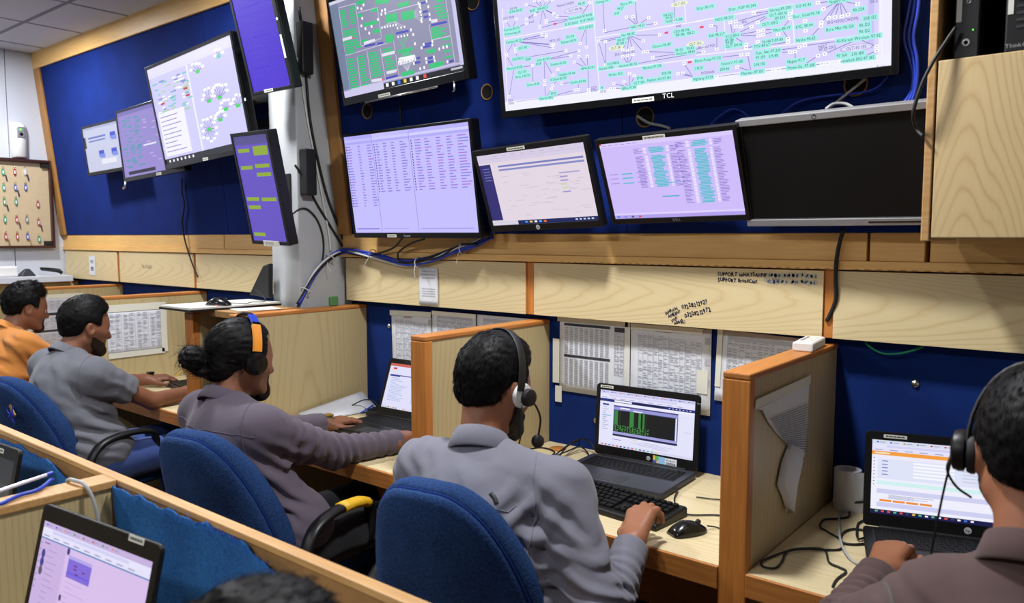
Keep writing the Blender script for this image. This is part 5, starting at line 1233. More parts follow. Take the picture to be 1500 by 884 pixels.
for k, (d, lab) in enumerate(((0, 'leftmost'), (7, 'middle'), (14, 'rightmost'))):
    cable('%s blue cable hanging between television and cabinet' % lab, wall_pts([(1336 + d * .8, -10), (1330 + d, 20), (1324 + d, 55), (1332 + d * .8, 85), (1338 + d * .4, 115), (1332 + d * .5, 140), (1318 + d, 156)], .03 + .004 * k), .0045, 'bluecable', group='blue cables by the cabinet')
cable('black cable hanging from the computers past the cabinet edge', [at_y(1400, 40, 1.9), at_y(1385, 62, 1.89), at_y(1366, 92, 1.88), at_y(1350, 125, 1.875), at_y(1338, 165, 1.88), at_y(1342, 188, 1.9), at_y(1352, 200, 1.89)], .004, 'black_matte')
cable('black power cable running down from the silver-edged monitor', [at_y(1236, 335, 2.26), at_y(1229, 360, 2.272), at_y(1225, 385, 2.274), at_y(1224, 410, 2.28), at_y(1224, 440, 2.289), at_y(1214, 465, 2.294), at_y(1211, 470, 2.298)], .006, 'black_matte')
# pillar: black, white and the blue bundle
XS = PX1 + .006
cable('thick black cable running down the pillar side', [at_x(q[0], q[1], XS) for q in ((438, 10), (445, 60), (449, 120), (455, 180), (467, 240), (480, 290), (497, 335), (506, 362))], .006, 'black_matte')
cable('black cable slanting from the lower portrait monitor', [at_x(q[0], q[1], XS) for q in ((432, 242), (446, 262), (462, 295), (480, 325), (500, 358), (508, 372))], .005, 'black_matte')
cable('white cable hanging down the pillar side', [at_x(q[0], q[1], XS) for q in ((436, 85), (443, 130), (452, 185), (463, 240), (474, 300), (482, 345), (484, 368))], .004, 'whitecable')
cable('thin black cable bowing below the lower portrait monitor', [at_x(q[0], q[1], XS) for q in ((428, 314), (440, 306), (452, 308), (466, 325), (474, 355), (470, 390), (450, 415))], .004, 'black_matte')
rnd = random.Random(2)
for k in range(5):
    a0 = k * 1.26; pts = []
    for i, (px, py, pl_) in enumerate(((436, 448, 'x'), (448, 425, 'x'), (462, 400, 'x'), (478, 382, 'x'), (500, 369, 'x'), (525, 370, 'y'), (560, 378, 'y'), (595, 386, 'y'), (630, 380, 'y'), (665, 368, 'y'), (700, 356, 'y'), (724, 344, 'y'))):
        p = at_x(px, py, PX1 + .012) if pl_ == 'x' else at_y(px, py, 2.272)
        a = a0 + i * .8; p = p + (Vector((.009, 0, .009)) * 0); off = Vector((0.010 * math.cos(a) if pl_ == 'x' else 0, -.008 * abs(math.sin(a)) if pl_ == 'y' else .006 * math.sin(a), .011 * math.cos(a + .4)))
        pts.append(p + off)
    mt = ['bluecable', 'bluecable', 'bluecable', 'whitecable', 'black_matte'][k]; cn = ['first blue', 'second blue', 'third blue', 'white', 'black'][k]
    cable('%s cable of the tied bundle curving from pillar to ledge' % cn, pts, .005, mt, 'bundled_cable', 'cable', 'cable bundle on the pillar and ledge', sub=6)
for k, (px, py, dx, pl_) in enumerate(((484, 378, 18, 'x'), (448, 426, -8, 'x'), (546, 373, -14, 'y'), (613, 385, 4, 'y'), (678, 364, -4, 'y'))):
    p = at_x(px, py, PX1 + .014) if pl_ == 'x' else at_y(px, py, 2.268)
    e = empty('cable_tie', p); tag(e, 'white cable tie on the blue bundle, %s from the pillar foot' % ['second', 'first', 'third', 'fourth', 'fifth'][k], 'cable tie', 'cable ties on the bundle')
    ax = Vector((0, .5, .6)) if pl_ == 'x' else Vector((1, 0, 0)); u = ax.orthogonal().normalized(); v = ax.normalized().cross(u)
    MB().tube([(u * math.cos(2 * math.pi * q / 14) + v * math.sin(2 * math.pi * q / 14)) * .022 for q in range(15)], .0022, 6).build('loop', M['whitecable'], e, smooth=True)
    MB().tube([(0, -.02, -.012), (dx * .001, -.03, -.035), (dx * .002, -.028, -.06)], .0014, 5).build('tail', M['whitecable'], e)
cable('black cable drooping under the list television', [at_y(590, 348, 2.2), at_y(578, 362, 2.24), at_y(560, 370, 2.262), at_y(545, 374, 2.262)], .004, 'black_matte')
cable('black cable loop hanging below the list television', [at_y(622, 350, 2.2), at_y(600, 358, 2.24), at_y(583, 372, 2.262), at_y(592, 385, 2.262), at_y(640, 378, 2.262), at_y(672, 360, 2.26), at_y(700, 358, 2.26)], .004, 'black_matte')

# ------------------------------------------------------------------ small computers on the cabinet
for k, (px0, px1, lab) in enumerate(((1398, 1436, 'black mini computer with round power button on the cabinet'), (1472, 1510, 'black mini computer at the right edge on the cabinet'))):
    x0 = at_y(px0, 80, 1.95).x; x1 = at_y(px1, 80, 1.95).x
    t = empty('mini_computer', ((x0 + x1) / 2, 2.0, 1.8985)); tag(t, lab, 'computer')
    wd = x1 - x0; MB().box(-wd / 2, wd / 2, -.07, .16, .001, .29).build('computer_case', M['black'], t, bevel=.004)
    MB().box(-wd / 2 + .004, -wd / 2 + .014, -.0715, -.07, .08, .2).build('sticker', M['sticker'], t)
    if k == 0:
        MB().lathe([(.004, .0705), (.007, .072), (.0085, .0705)], (0, 0, .035), 16, 'y').build('power_button', M['silver'], t, smooth=True)
        MB().lathe([(.0005, .0712), (.0016, .0706)], (.012, 0, .06), 8, 'y').build('power_light', M['led_green'], t)
        for z in (.12, .145): MB().lathe([(.002, .0705), (.0035, .0715), (.0045, .0705)], (.002, 0, z), 10, 'y').build('audio_jack', M['silver'], t)
        for z in (.165, .19): MB().box(-.004, .006, -.0715, -.07, z, z + .012).build('usb_port', M['darkgrey'], t)
    else:
        for q in range(9): MB().box(-wd / 2 + .02, wd / 2 - .006, -.0715, -.07, .05 + q * .014, .056 + q * .014).build('vent_slot', M['darkgrey'], t)
        cc = Canvas(); cc.text('ThinkCentre', -wd / 2 + .002, .012, .012, (150, 150, 155), 1); cc.build('logo', M['print'], t, (0, -.0702, 0))

# ------------------------------------------------------------------ foreground bits
cable('grey cable hung over the foreground cross screen', [(-1.80, .68, .93), (-1.795, .675, .975), (-1.78, .672, .994), (-1.75, .675, .997), (-1.722, .68, .994), (-1.708, .69, .965), (-1.705, .70, .90), (-1.706, .70, .83)], .0042, 'greycable')
pn = empty('ballpoint_pen', (-1.765, .50, RZ)); tag(pn, 'clear ballpoint pen lying on the foreground cross screen', 'pen')
a, b = Vector((-.02, .0, .008)), Vector((-.07, .155, .012))
MB().tube([a - (b - a) * .3, b], .0042, 8).build('barrel', plain('clear_barrel', (206, 206, 226), .15), pn, smooth='auto')
MB().tube([b - (b - a) * .05, b + (b - a) * .04], .0046, 8).build('pen_end', M['bluecable'], pn, smooth='auto')
MB().tube([a - (b - a) * .3, b - (b - a) * .1], .0016, 6).build('ink_tube', M['bluecable'], pn)
cable('blue cord snaking along the foreground cross screen', [(-1.715, .47, RZ + .006), (-1.722, .525, RZ + .006), (-1.735, .545, RZ + .006), (-1.75, .57, RZ + .006), (-1.755, .60, RZ + .006), (-1.775, .622, RZ + .006), (-1.79, .64, RZ + .01), (-1.805, .65, RZ + .006)], .0042, 'bluecable')
cable('white cable on the desk behind the nearest laptop', [(-1.70, .45, DZ + .01), (-1.66, .56, DZ + .008), (-1.60, .62, DZ + .008)], .004, 'whitecable')
# ------------------------------------------------------------------ distance-field modelling for chairs' sitters
F32 = np.float32
def V3(a): return np.asarray(a, dtype=F32)
def vnoise(P, scale, seed=0):
    q = P * F32(scale); i = np.floor(q).astype(np.int64); f = (q - i).astype(F32); f = f * f * (3 - 2 * f)
    def hsh(ix, iy, iz):
        n = (ix * 374761393 + iy * 668265263 + iz * 2147483647 + seed * 974711) & 0x7fffffff
        n = (n ^ (n >> 13)) * 1274126177 & 0x7fffffff
        return ((n ^ (n >> 16)) & 0xffff).astype(F32) / F32(65535.0)
    r = 0
    for dx in (0, 1):
        for dy in (0, 1):
            for dz in (0, 1):
                wgt = (f[:, 0] if dx else 1 - f[:, 0]) * (f[:, 1] if dy else 1 - f[:, 1]) * (f[:, 2] if dz else 1 - f[:, 2])
                r = r + wgt * hsh(i[:, 0] + dx, i[:, 1] + dy, i[:, 2] + dz)
    return r * 2 - 1
def cone(P, a, b, r1, r2):
    a, b = V3(a), V3(b); ba = b - a; t = np.clip(((P - a) @ ba) / max(1e-9, float(ba @ ba)), 0, 1)
    return np.linalg.norm(P - a - t[:, None] * ba, axis=1) - (r1 + (r2 - r1) * t)
def ell(P, c, r, Rm=None):
    q = P - V3(c)
    if Rm is not None: q = q @ V3(Rm)
    r = V3(r); k0 = np.linalg.norm(q / r, axis=1); k1 = np.linalg.norm(q / (r * r), axis=1) + 1e-9
    return k0 * (k0 - 1) / k1
def plane(P, p, n): n = V3(n); n = n / np.linalg.norm(n); return (P - V3(p)) @ n
def smin(a, b, k): h = np.maximum(k - np.abs(a - b), 0) / k; return np.minimum(a, b) - h * h * k * F32(.25)
def smax(a, b, k): return -smin(-a, -b, k)
def surf(name, fn, lo, hi, h, mat, parent, origin, smooth=1):
    B = 8; lo = np.array(lo, float); n = np.ceil((np.array(hi, float) - lo) / (h * B)).astype(int)
    cz = np.stack(np.meshgrid(*[np.arange(k) for k in n], indexing='ij'), -1).reshape(-1, 3)
    cen = (lo + (cz * B + (B - 1) / 2) * h).astype(F32); d = fn(cen)
    vol = np.repeat(np.repeat(np.repeat(np.where(d < 0, -1, 1).astype(F32).reshape(n), B, 0), B, 1), B, 2)
    keep = np.abs(d) < B * h * .95 + .02
    loc = np.stack(np.meshgrid(*[np.arange(B)] * 3, indexing='ij'), -1).reshape(-1, 3)
    kc = cz[keep]
    for s in range(0, len(kc), 400):
        blk = kc[s:s + 400]; idx = (blk[:, None, :] * B + loc[None]).reshape(-1, 3); v = fn((lo + idx * h).astype(F32))
        vol[idx[:, 0], idx[:, 1], idx[:, 2]] = v
    s = vol < 0; c8 = np.zeros([k - 1 for k in vol.shape], np.int8)
    for dx in (0, 1):
        for dy in (0, 1):
            for dz in (0, 1): c8 += s[dx:dx + c8.shape[0], dy:dy + c8.shape[1], dz:dz + c8.shape[2]]
    act = np.argwhere((c8 > 0) & (c8 < 8)); imap = np.full(c8.shape, -1, np.int32); imap[act[:, 0], act[:, 1], act[:, 2]] = np.arange(len(act))
    cor = np.array([(0, 0, 0), (1, 0, 0), (0, 1, 0), (1, 1, 0), (0, 0, 1), (1, 0, 1), (0, 1, 1), (1, 1, 1)])
    val = np.stack([vol[act[:, 0] + c[0], act[:, 1] + c[1], act[:, 2] + c[2]] for c in cor], 1)
    acc = np.zeros((len(act), 3)); cnt = np.zeros(len(act))
    for (a, b) in ((0, 1), (2, 3), (4, 5), (6, 7), (0, 2), (1, 3), (4, 6), (5, 7), (0, 4), (1, 5), (2, 6), (3, 7)):
        va, vb = val[:, a], val[:, b]; m = (va < 0) != (vb < 0); t = np.where(m, va / np.where(m, va - vb, 1), 0)
        acc += np.where(m[:, None], cor[a] + t[:, None] * (cor[b] - cor[a]), 0); cnt += m
    vert = lo + (act + acc / cnt[:, None]) * h
    faces = []
    for ax in range(3):
        o1, o2 = [(1, 2), (2, 0), (0, 1)][ax]
        sl = [slice(None)] * 3; sl2 = [slice(None)] * 3; sl[ax] = slice(0, -1); sl2[ax] = slice(1, None)
        A, Bv = s[tuple(sl)], s[tuple(sl2)]
        e = np.argwhere(A != Bv); e = e[(e[:, o1] > 0) & (e[:, o2] > 0) & (e[:, o1] < s.shape[o1] - 1) & (e[:, o2] < s.shape[o2] - 1)]
        if not len(e): continue
        ins = A[e[:, 0], e[:, 1], e[:, 2]]
        def ix(d1, d2):
            q = e.copy(); q[:, o1] -= d1; q[:, o2] -= d2; return imap[q[:, 0], q[:, 1], q[:, 2]]
        qd = np.stack([ix(0, 0), ix(1, 0), ix(1, 1), ix(0, 1)], 1); qd[~ins] = qd[~ins][:, ::-1]; faces.append(qd)
    F = np.concatenate(faces); F = F[(F >= 0).all(1)]
    for _ in range(smooth):
        acc = np.zeros_like(vert); cn = np.zeros(len(vert))
        for k in range(4):
            for dlt in (1, 3): np.add.at(acc, F[:, k], vert[F[:, (k + dlt) % 4]]); np.add.at(cn, F[:, k], 1)
        cn[cn == 0] = 1; vert = vert * .5 + acc / cn[:, None] * .5
    o = np.array(origin, float); me = bpy.data.meshes.new(name)
    me.vertices.add(len(vert)); me.vertices.foreach_set('co', (vert - o).astype(F32).ravel())
    me.loops.add(len(F) * 4); me.loops.foreach_set('vertex_index', F.astype(np.int32).ravel())
    me.polygons.add(len(F)); me.polygons.foreach_set('loop_start', np.arange(0, len(F) * 4, 4, dtype=np.int32))
    me.polygons.foreach_set('loop_total', np.full(len(F), 4, np.int32)); me.polygons.foreach_set('use_smooth', np.ones(len(F), bool))
    me.update(calc_edges=True); me.materials.append(mat)
    ob = bpy.data.objects.new(name, me); COL.objects.link(ob)
    if parent is not None: ob.parent = parent
    return ob

# ---- skin, hair and cloth
def skin_mat(name, c):
    g = NG(name); o = g.obj(); n1 = g.noise(9, 4, o); n2 = g.noise(220, 2, o); c = lin(c)
    col = g.mix(n1, tuple(v * .78 for v in c), tuple(min(1, v * 1.18) for v in c)); g.bump(n2, .12, .0008)
    g.b.inputs['Subsurface Weight'].default_value = .12; g.b.inputs['Subsurface Radius'].default_value = (.012, .005, .003); g.b.inputs['Subsurface Scale'].default_value = .6
    return g.set(col, .5, spec=.35)
def hair_mat(name, c=(10, 9, 10), sc=(90, 90, 14)):
    g = NG(name); o = g.obj(); n1 = g.noise(3.2, 5, g.scale(o, sc), .7); c = lin(c)
    col = g.mix(n1, tuple(v * .5 for v in c), tuple(v * 1.6 for v in c)); g.bump(n1, .18, .001)
    return g.set(col, .55, spec=.16)
def shirt_mat(name, c, c2=None):
    g = NG(name); o = g.obj(); n1 = g.noise(7, 3, o); n2 = g.noise(700, 1, o); c = lin(c)
    col = g.mix(n1, tuple(v * .86 for v in c), tuple(min(1, v * 1.1) for v in c)); g.bump(g.math('ADD', g.math('MULTIPLY', n2, .25), g.noise(22, 2, o)), .12, .003)
    g.b.inputs['Sheen Weight'].default_value = .15
    return g.set(col, .85, spec=.2)
HAIR = hair_mat('black_hair'); HAIR_LONG = hair_mat('black_long_hair', (14, 12, 13), (14, 90, 90))
STUBBLE = hair_mat('dark_stubble', (44, 30, 25), (120, 120, 60))
BEARD = hair_mat('black_beard', (20, 16, 16), (120, 120, 60))
EYEW = plain('eye_white', (220, 214, 206), .2); EYED = plain('eye_dark', (24, 14, 10), .1)

class Head:
    def __init__(s, c, yaw=0, pitch=0, roll=0, sc=1.0):
        s.c = V3(c); s.sc = sc
        s.M = Matrix.Rotation(R(yaw), 3, 'Z') @ Matrix.Rotation(R(-pitch), 3, 'X') @ Matrix.Rotation(R(roll), 3, 'Y')
        s.R = np.array(s.M, dtype=F32)
        s.euler = s.M.to_euler()
    def loc(s, P): return ((P - s.c) @ s.R) / F32(s.sc)
    def w(s, p): return s.c + s.R @ V3(p) * s.sc
    def skin(s, P):
        q = s.loc(P); sx = q.copy(); sx[:, 0] = np.abs(sx[:, 0])
        d = ell(q, (0, -.012, .034), (.074, .096, .086))
        d = smin(d, ell(q, (0, .030, -.028), (.058, .062, .082)), .05)
        d = smin(d, cone(sx, (.048, .0, -.055), (.012, .072, -.098), .026, .020), .035)
        d = smin(d, cone(sx, (.0, .074, -.098), (.012, .074, -.099), .019, .017), .02)
        d = smin(d, cone(sx, (.0, .079, .014), (.036, .066, .016), .013, .011), .018)
        d = smin(d, cone(sx, (.046, .052, -.022), (.058, .02, -.012), .021, .018), .03)
        d = smax(d, -ell(sx, (.032, .098, -.006), (.019, .018, .013)), .014)
        d = smin(d, cone(q, (0, .083, .008), (0, .106, -.032), .0085, .0115), .012)
        d = smin(d, cone(sx, (0, .098, -.036), (.012, .09, -.037), .009, .0085), .008)
        d = smin(d, ell(sx, (.031, .076, -.006), (.013, .012, .0115)), .006)
        d = smin(d, cone(sx, (0, .0905, -.061), (.02, .080, -.064), .0065, .0035), .008)
        d = smin(d, cone(sx, (0, .0895, -.072), (.017, .080, -.070), .0075, .004), .007)
        ear = ell(sx, (.080, -.008, -.008), (.0105, .019, .032), np.array(Matrix.Rotation(R(14), 3, 'X') @ Matrix.Rotation(R(-18), 3, 'Z')))
        ear = smax(ear, -ell(sx, (.090, -.004, -.004), (.008, .010, .019)), .006)
        d = smin(d, ear, .008)
        return d * s.sc
    def cran(s, P, off): return ell(s.loc(P), (0, -.012, .034), (.074 + off, .096 + off, .086 + off)) * s.sc

def fingers(w, f, n, s, curl, sc=1.0, spread=.0, thumb=(.55, .35)):
    """capsule list for a hand. w wrist, f forward, n back-of-hand normal, s towards the thumb"""
    w, f, n, s = [V3(a) for a in (w, f, n, s)]; f = f / np.linalg.norm(f); n = n - f * (n @ f); n = n / np.linalg.norm(n); s0 = np.cross(f, n); s = s0 if s0 @ s > 0 else -s0
    out = [(w - f * .03, w, .026 * sc, .024 * sc, .02)]
    base = [(.026, .088, .072), (.0085, .092, .080), (-.0095, .087, .074), (-.0265, .078, .058)]
    for i, (o, l, fl) in enumerate(base):
        k = w + s * o * sc + f * l * sc; out.append((w + s * o * .55 * sc + f * .008, k, .0165 * sc, .0125 * sc, .014))
        a = curl[i] if isinstance(curl[i], tuple) else (curl[i], curl[i] * 1.1, curl[i] * .7); ang = 0.0; p = k; d0 = f + s * (spread * (1.5 - i))
        for seg, (fr, r1, r2) in enumerate(((.45, .0098, .0086), (.32, .0086, .0078), (.25, .0078, .0066))):
            ang += a[seg]; d = d0 * math.cos(ang) - n * math.sin(ang); d = d / np.linalg.norm(d); e = p + d * fl * fr * sc; out.append((p, e, r1 * sc, r2 * sc, .006)); p = e
    b = w + s * .022 * sc + f * .022 * sc - n * .006
    t1 = b + (s * .72 + f * .75 - n * thumb[1]) / np.linalg.norm(s * .72 + f * .75 - n * thumb[1]) * .042 * sc
    d2 = s * .25 * (1 - thumb[0]) + f - n * thumb[1] * .8; t2 = t1 + d2 / np.linalg.norm(d2) * .034 * sc
    d3 = f - s * thumb[0] * .4 - n * thumb[1] * .5; t3 = t2 + d3 / np.linalg.norm(d3) * .026 * sc
    out += [(w + s * .008, b, .018 * sc, .0165 * sc, .014), (b, t1, .0165 * sc, .0115 * sc, .01), (t1, t2, .0112 * sc, .0098 * sc, .006), (t2, t3, .0098 * sc, .0078 * sc, .006)]
    return out

def person(label, head, J, skin, shirt, trousers, hair=None, beard=None, sleeve=1.0, folds=(), h=.0045, girth=1.0, collar=None, eyes=True, group=None, shirt_name='shirt', legs=True, hairmat=None, extra_shirt=None, strand=None, bmat=None):
    """J: neck, shL, shR, elL, elR, wrL, wrR, chest, belly, pelvis, hands: {'L':caps,'R':caps}, hipL.. """
    base = (J['pelvis'][0], J['pelvis'][1], 0.0)
    t = empty('person', base); tag(t, label, 'person', group)
    j = {k: V3(v) for k, v in J.items() if k != 'hands'}
    ax = j['shR'] - j['shL']; ax = ax / np.linalg.norm(ax); up = j['neck'] - j['pelvis']; up = up / np.linalg.norm(up); fw = np.cross(up, ax); fw = fw / np.linalg.norm(fw); up2 = np.cross(ax, fw)
    Rt = np.stack([ax, fw, up2], 1)
    caps = J.get('hands', {})
    def f_body(P):
        d = head.skin(P)
        d = smin(d, cone(P, head.w((0, -.022, -.05)), j['neck'] + V3((0, 0, .0)), .054 * head.sc, .060), .03)
        d = smin(d, cone(P, j['shL'] * .9 + j['shR'] * .1, j['shR'] * .9 + j['shL'] * .1, .045, .045), .05)
        d = smin(d, ell(P, j['chest'], (.14 * girth, .085 * girth, .19), Rt), .05); d = smin(d, cone(P, j['chest'], j['pelvis'], .09, .09), .05)
        for sd in 'LR':
            d = smin(d, cone(P, j['sh' + sd], j['el' + sd], .046, .038), .02); d = smin(d, cone(P, j['el' + sd], j['wr' + sd] * .7 + j['el' + sd] * .3, .0385, .033), .015); d = smin(d, cone(P, j['wr' + sd] * .7 + j['el' + sd] * .3, j['wr' + sd], .033, .0255), .015)
            for (a, b, r1, r2, k) in caps.get(sd, ()): d = smin(d, cone(P, a, b, r1, r2), k)
        return d
    def f_shirt(P):
        mid = (j['shL'] + j['shR']) / 2
        d = cone(P, j['shL'] * .93 + j['shR'] * .07, j['shR'] * .93 + j['shL'] * .07, .066, .066)
        d = smin(d, ell(P, j['chest'], (.185 * girth, .122 * girth, .20), Rt), .07)
        d = smin(d, ell(P, j['belly'], (.168 * girth, .128 * girth, .19), Rt), .08)
        d = smin(d, ell(P, j['pelvis'] + V3((0, 0, .02)), (.185 * girth, .145 * girth, .13)), .06)
        for sd in 'LR':
            d = smin(d, cone(P, j['neck'] - up * .02, j['sh' + sd], .062, .055), .045)
            sl = cone(P, j['sh' + sd], j['el' + sd], .070 * girth, .056)
            if sleeve >= 1:
                fa = cone(P, j['el' + sd], j['wr' + sd], .055, .038); ca = j['wr' + sd] - j['el' + sd]; ca = ca / np.linalg.norm(ca)
                cu = cone(P, j['wr' + sd] - ca * .055, j['wr' + sd] - ca * .004, .043, .0425)
                fa = smin(fa, cu, .008); fa = smax(fa, plane(P, j['wr' + sd] - ca * .006, ca), .006); sl = smin(sl, fa, .03)
            else:
                ca = j['el' + sd] - j['sh' + sd]; ca = ca / np.linalg.norm(ca); e = j['sh' + sd] * (1 - sleeve) + j['el' + sd] * sleeve
                sl = cone(P, j['sh' + sd], j['el' + sd], .072 * girth, .060); hem = cone(P, e - ca * .022, e, .0675, .0665); sl = smin(sl, hem, .004); sl = smax(sl, plane(P, e, ca), .006)
            d = smin(d, sl, .045)
        if extra_shirt is not None: d = extra_shirt(P, d, j)
        nk = cone(P, j['neck'] + up * .0, head.w((0, -.022, -.05)), .064, .058)       # neck opening
        d = smax(d, -np.maximum(nk, -plane(P, j['neck'] + up * .03, up)) - .0, .006)
        m = np.abs(d) < .06
        if m.any():
            Q = P[m]; dd = np.zeros(len(Q), F32)
            for (c, dr, lam, amp, rad) in folds:
                v = Q - V3(c); dr = V3(dr); dr = dr / np.linalg.norm(dr); g = np.exp(-(v * v).sum(1) / (rad * rad)); m2 = g > .02
                if m2.any():
                    ph = (v[m2] @ dr) * F32(2 * math.pi / lam) + 2.2 * vnoise(Q[m2], 14, 3); sn = np.sin(ph); dd[m2] += amp * g[m2] * (np.sign(sn) * np.abs(sn) ** F32(.7))
            dd += .0018 * vnoise(Q * V3((1, 1, .55)), 13, 5) + .0006 * vnoise(Q, 42, 8)
            d[m] += dd
        return d
    ks = [j[k] for k in j if k[:2] in ('sh', 'el', 'wr', 'ne', 'ch')] + [head.c]
    for sd in caps: ks += [c[1] for c in caps[sd]]
    ks = np.array(ks); lo, hi = ks.min(0) - .13, ks.max(0) + .13
    lo[2] = max(lo[2], .55); loS = np.minimum(lo, j['pelvis'] - .2); hiS = np.maximum(hi, j['pelvis'] + .2); loS[2] = j['pelvis'][2] - .1; hiS[2] = j['neck'][2] + .09
    body = surf('body', f_body, lo, hi, h, skin, t, base)
    sh = surf(shirt_name, f_shirt, loS, hiS, h * 1.05, shirt, t, base)
    if legs:
        def f_leg(P):
            d = ell(P, j['pelvis'] + V3((0, .0, -.02)), (.175 * girth, .14 * girth, .12))
            for sx in (-1, 1):
                hp = j['pelvis'] + ax * .09 * sx + V3((0, 0, -.03)); kn = hp + fw * V3((1, 1, 0)) * .42 + V3((.03 * sx, 0, .0)); an = V3((kn[0], kn[1] + .02, .12))
                leg = smin(cone(P, hp, kn, .085 * girth, .066), cone(P, kn, an, .064, .052), .03); leg = smax(leg, -(P[:, 2] - .09), .01); d = smin(d, leg, .04)
            m = np.abs(d) < .05
            if m.any(): d[m] += .004 * vnoise(P[m], 16, 9)
            return d
        pv = j['pelvis']; surf('trousers', f_leg, pv + V3((-.36, -.22, -pv[2])), pv + V3((.36, .66, .12)), .008, trousers, t, base)
        for sx in (-1, 1):
            hp = j['pelvis'] + ax * .09 * sx; kn = hp + fw * V3((1, 1, 0)) * .42 + V3((.03 * sx, 0, 0)); m = MB(); rs = []
            for (yy, wd, hh) in ((-.06, .030, .07), (-.03, .038, .085), (.04, .042, .075), (.12, .046, .055), (.18, .040, .045), (.205, .022, .03)):
                rs.append([(kn[0] + wd * math.cos(a) - base[0], kn[1] + .02 + yy - base[1], max(0.0, hh * .5 + hh * .55 * math.sin(a))) for a in [2 * math.pi * q / 14 for q in range(14)]])
            m.rings(rs); m.build('shoe', M['black_matte'], t, smooth=True)
    hm = hairmat or HAIR
    if hair:
        ho = surf('hair', lambda P: hair(head, P), head.c - .22, head.c + .19, h * .8, hm, t, base)
        if strand: strands(ho, head, strand[0], strand[1], strand[2], hm, *strand[3:])
    if beard: surf('beard', lambda P: beard(head, P), head.c - .16, head.c + .16, h * .75, bmat or BEARD, t, base, smooth=0)
    if eyes:
        for sx in (-1, 1):
            m = MB(); e = head.w((.031 * sx, .0775, -.006)); rs = []
            for k in range(9):
                a = math.pi * k / 8; rs.append([(.0125 * math.sin(a) * math.cos(b) + .0001, .0125 * math.cos(a) * -1, .0125 * math.sin(a) * math.sin(b)) for b in [2 * math.pi * q / 12 for q in range(12)]])
            m.rings(rs); m.m = [1 if all(m.v[i][1] > .0085 for i in f) else 0 for f in m.f]
            ob = m.build('eye', [EYEW, EYED], t, smooth=True); ob.location = (e[0] - base[0], e[1] - base[1], e[2]); ob.rotation_euler = head.euler; ob.scale = (head.sc,) * 3
    if collar:
        cm, hgt, gap = collar; n = 30; rs = []
        cen = j['neck'] + up * .008; nd = head.w((0, -.022, -.05)) - j['neck']; nd = nd / np.linalg.norm(nd)
        cx = np.cross(fw, nd); cx = cx / np.linalg.norm(cx); cy = np.cross(nd, cx)
        prof = [(.066, .0), (.064, hgt), (.0665, hgt + .003), (.069, hgt), (.083, -.012), (.080, -.016)]
        for k in range(n + 1):
            a = R(90 + gap) + (2 * math.pi - 2 * R(gap)) * k / n; drop = .018 * max(0, math.sin(a)) + .012 * max(0, -math.sin(a)) * -1
            rs.append([tuple(cen + cx * (r * math.cos(a)) + cy * (r * math.sin(a) * 1.06) + nd * (z - drop) - V3(base)) for r, z in prof])
        m = MB(); m.rings(rs, True, True); cob = m.build('collar', cm, sh, smooth='auto', angle=60)
    return t, f_shirt, j

def seam_on(fn, pts, mat, parent, base, r=.0016, name='seam', off=.0005):
    P = np.array([tuple(p) for p in spline(pts, 8)], dtype=F32)
    for _ in range(8):
        e = F32(.003); d = fn(P.copy()); g = np.stack([fn(P + V3(v)) - fn(P - V3(v)) for v in ((e, 0, 0), (0, e, 0), (0, 0, e))], 1) / (2 * e)
        g /= (np.linalg.norm(g, axis=1)[:, None] + 1e-6); P = P - g * d[:, None] * .8
    P = P + g * off
    return MB().tube([Vector(p) - Vector(base) for p in P.astype(float)], r, 5).build(name, mat, parent, smooth=True)

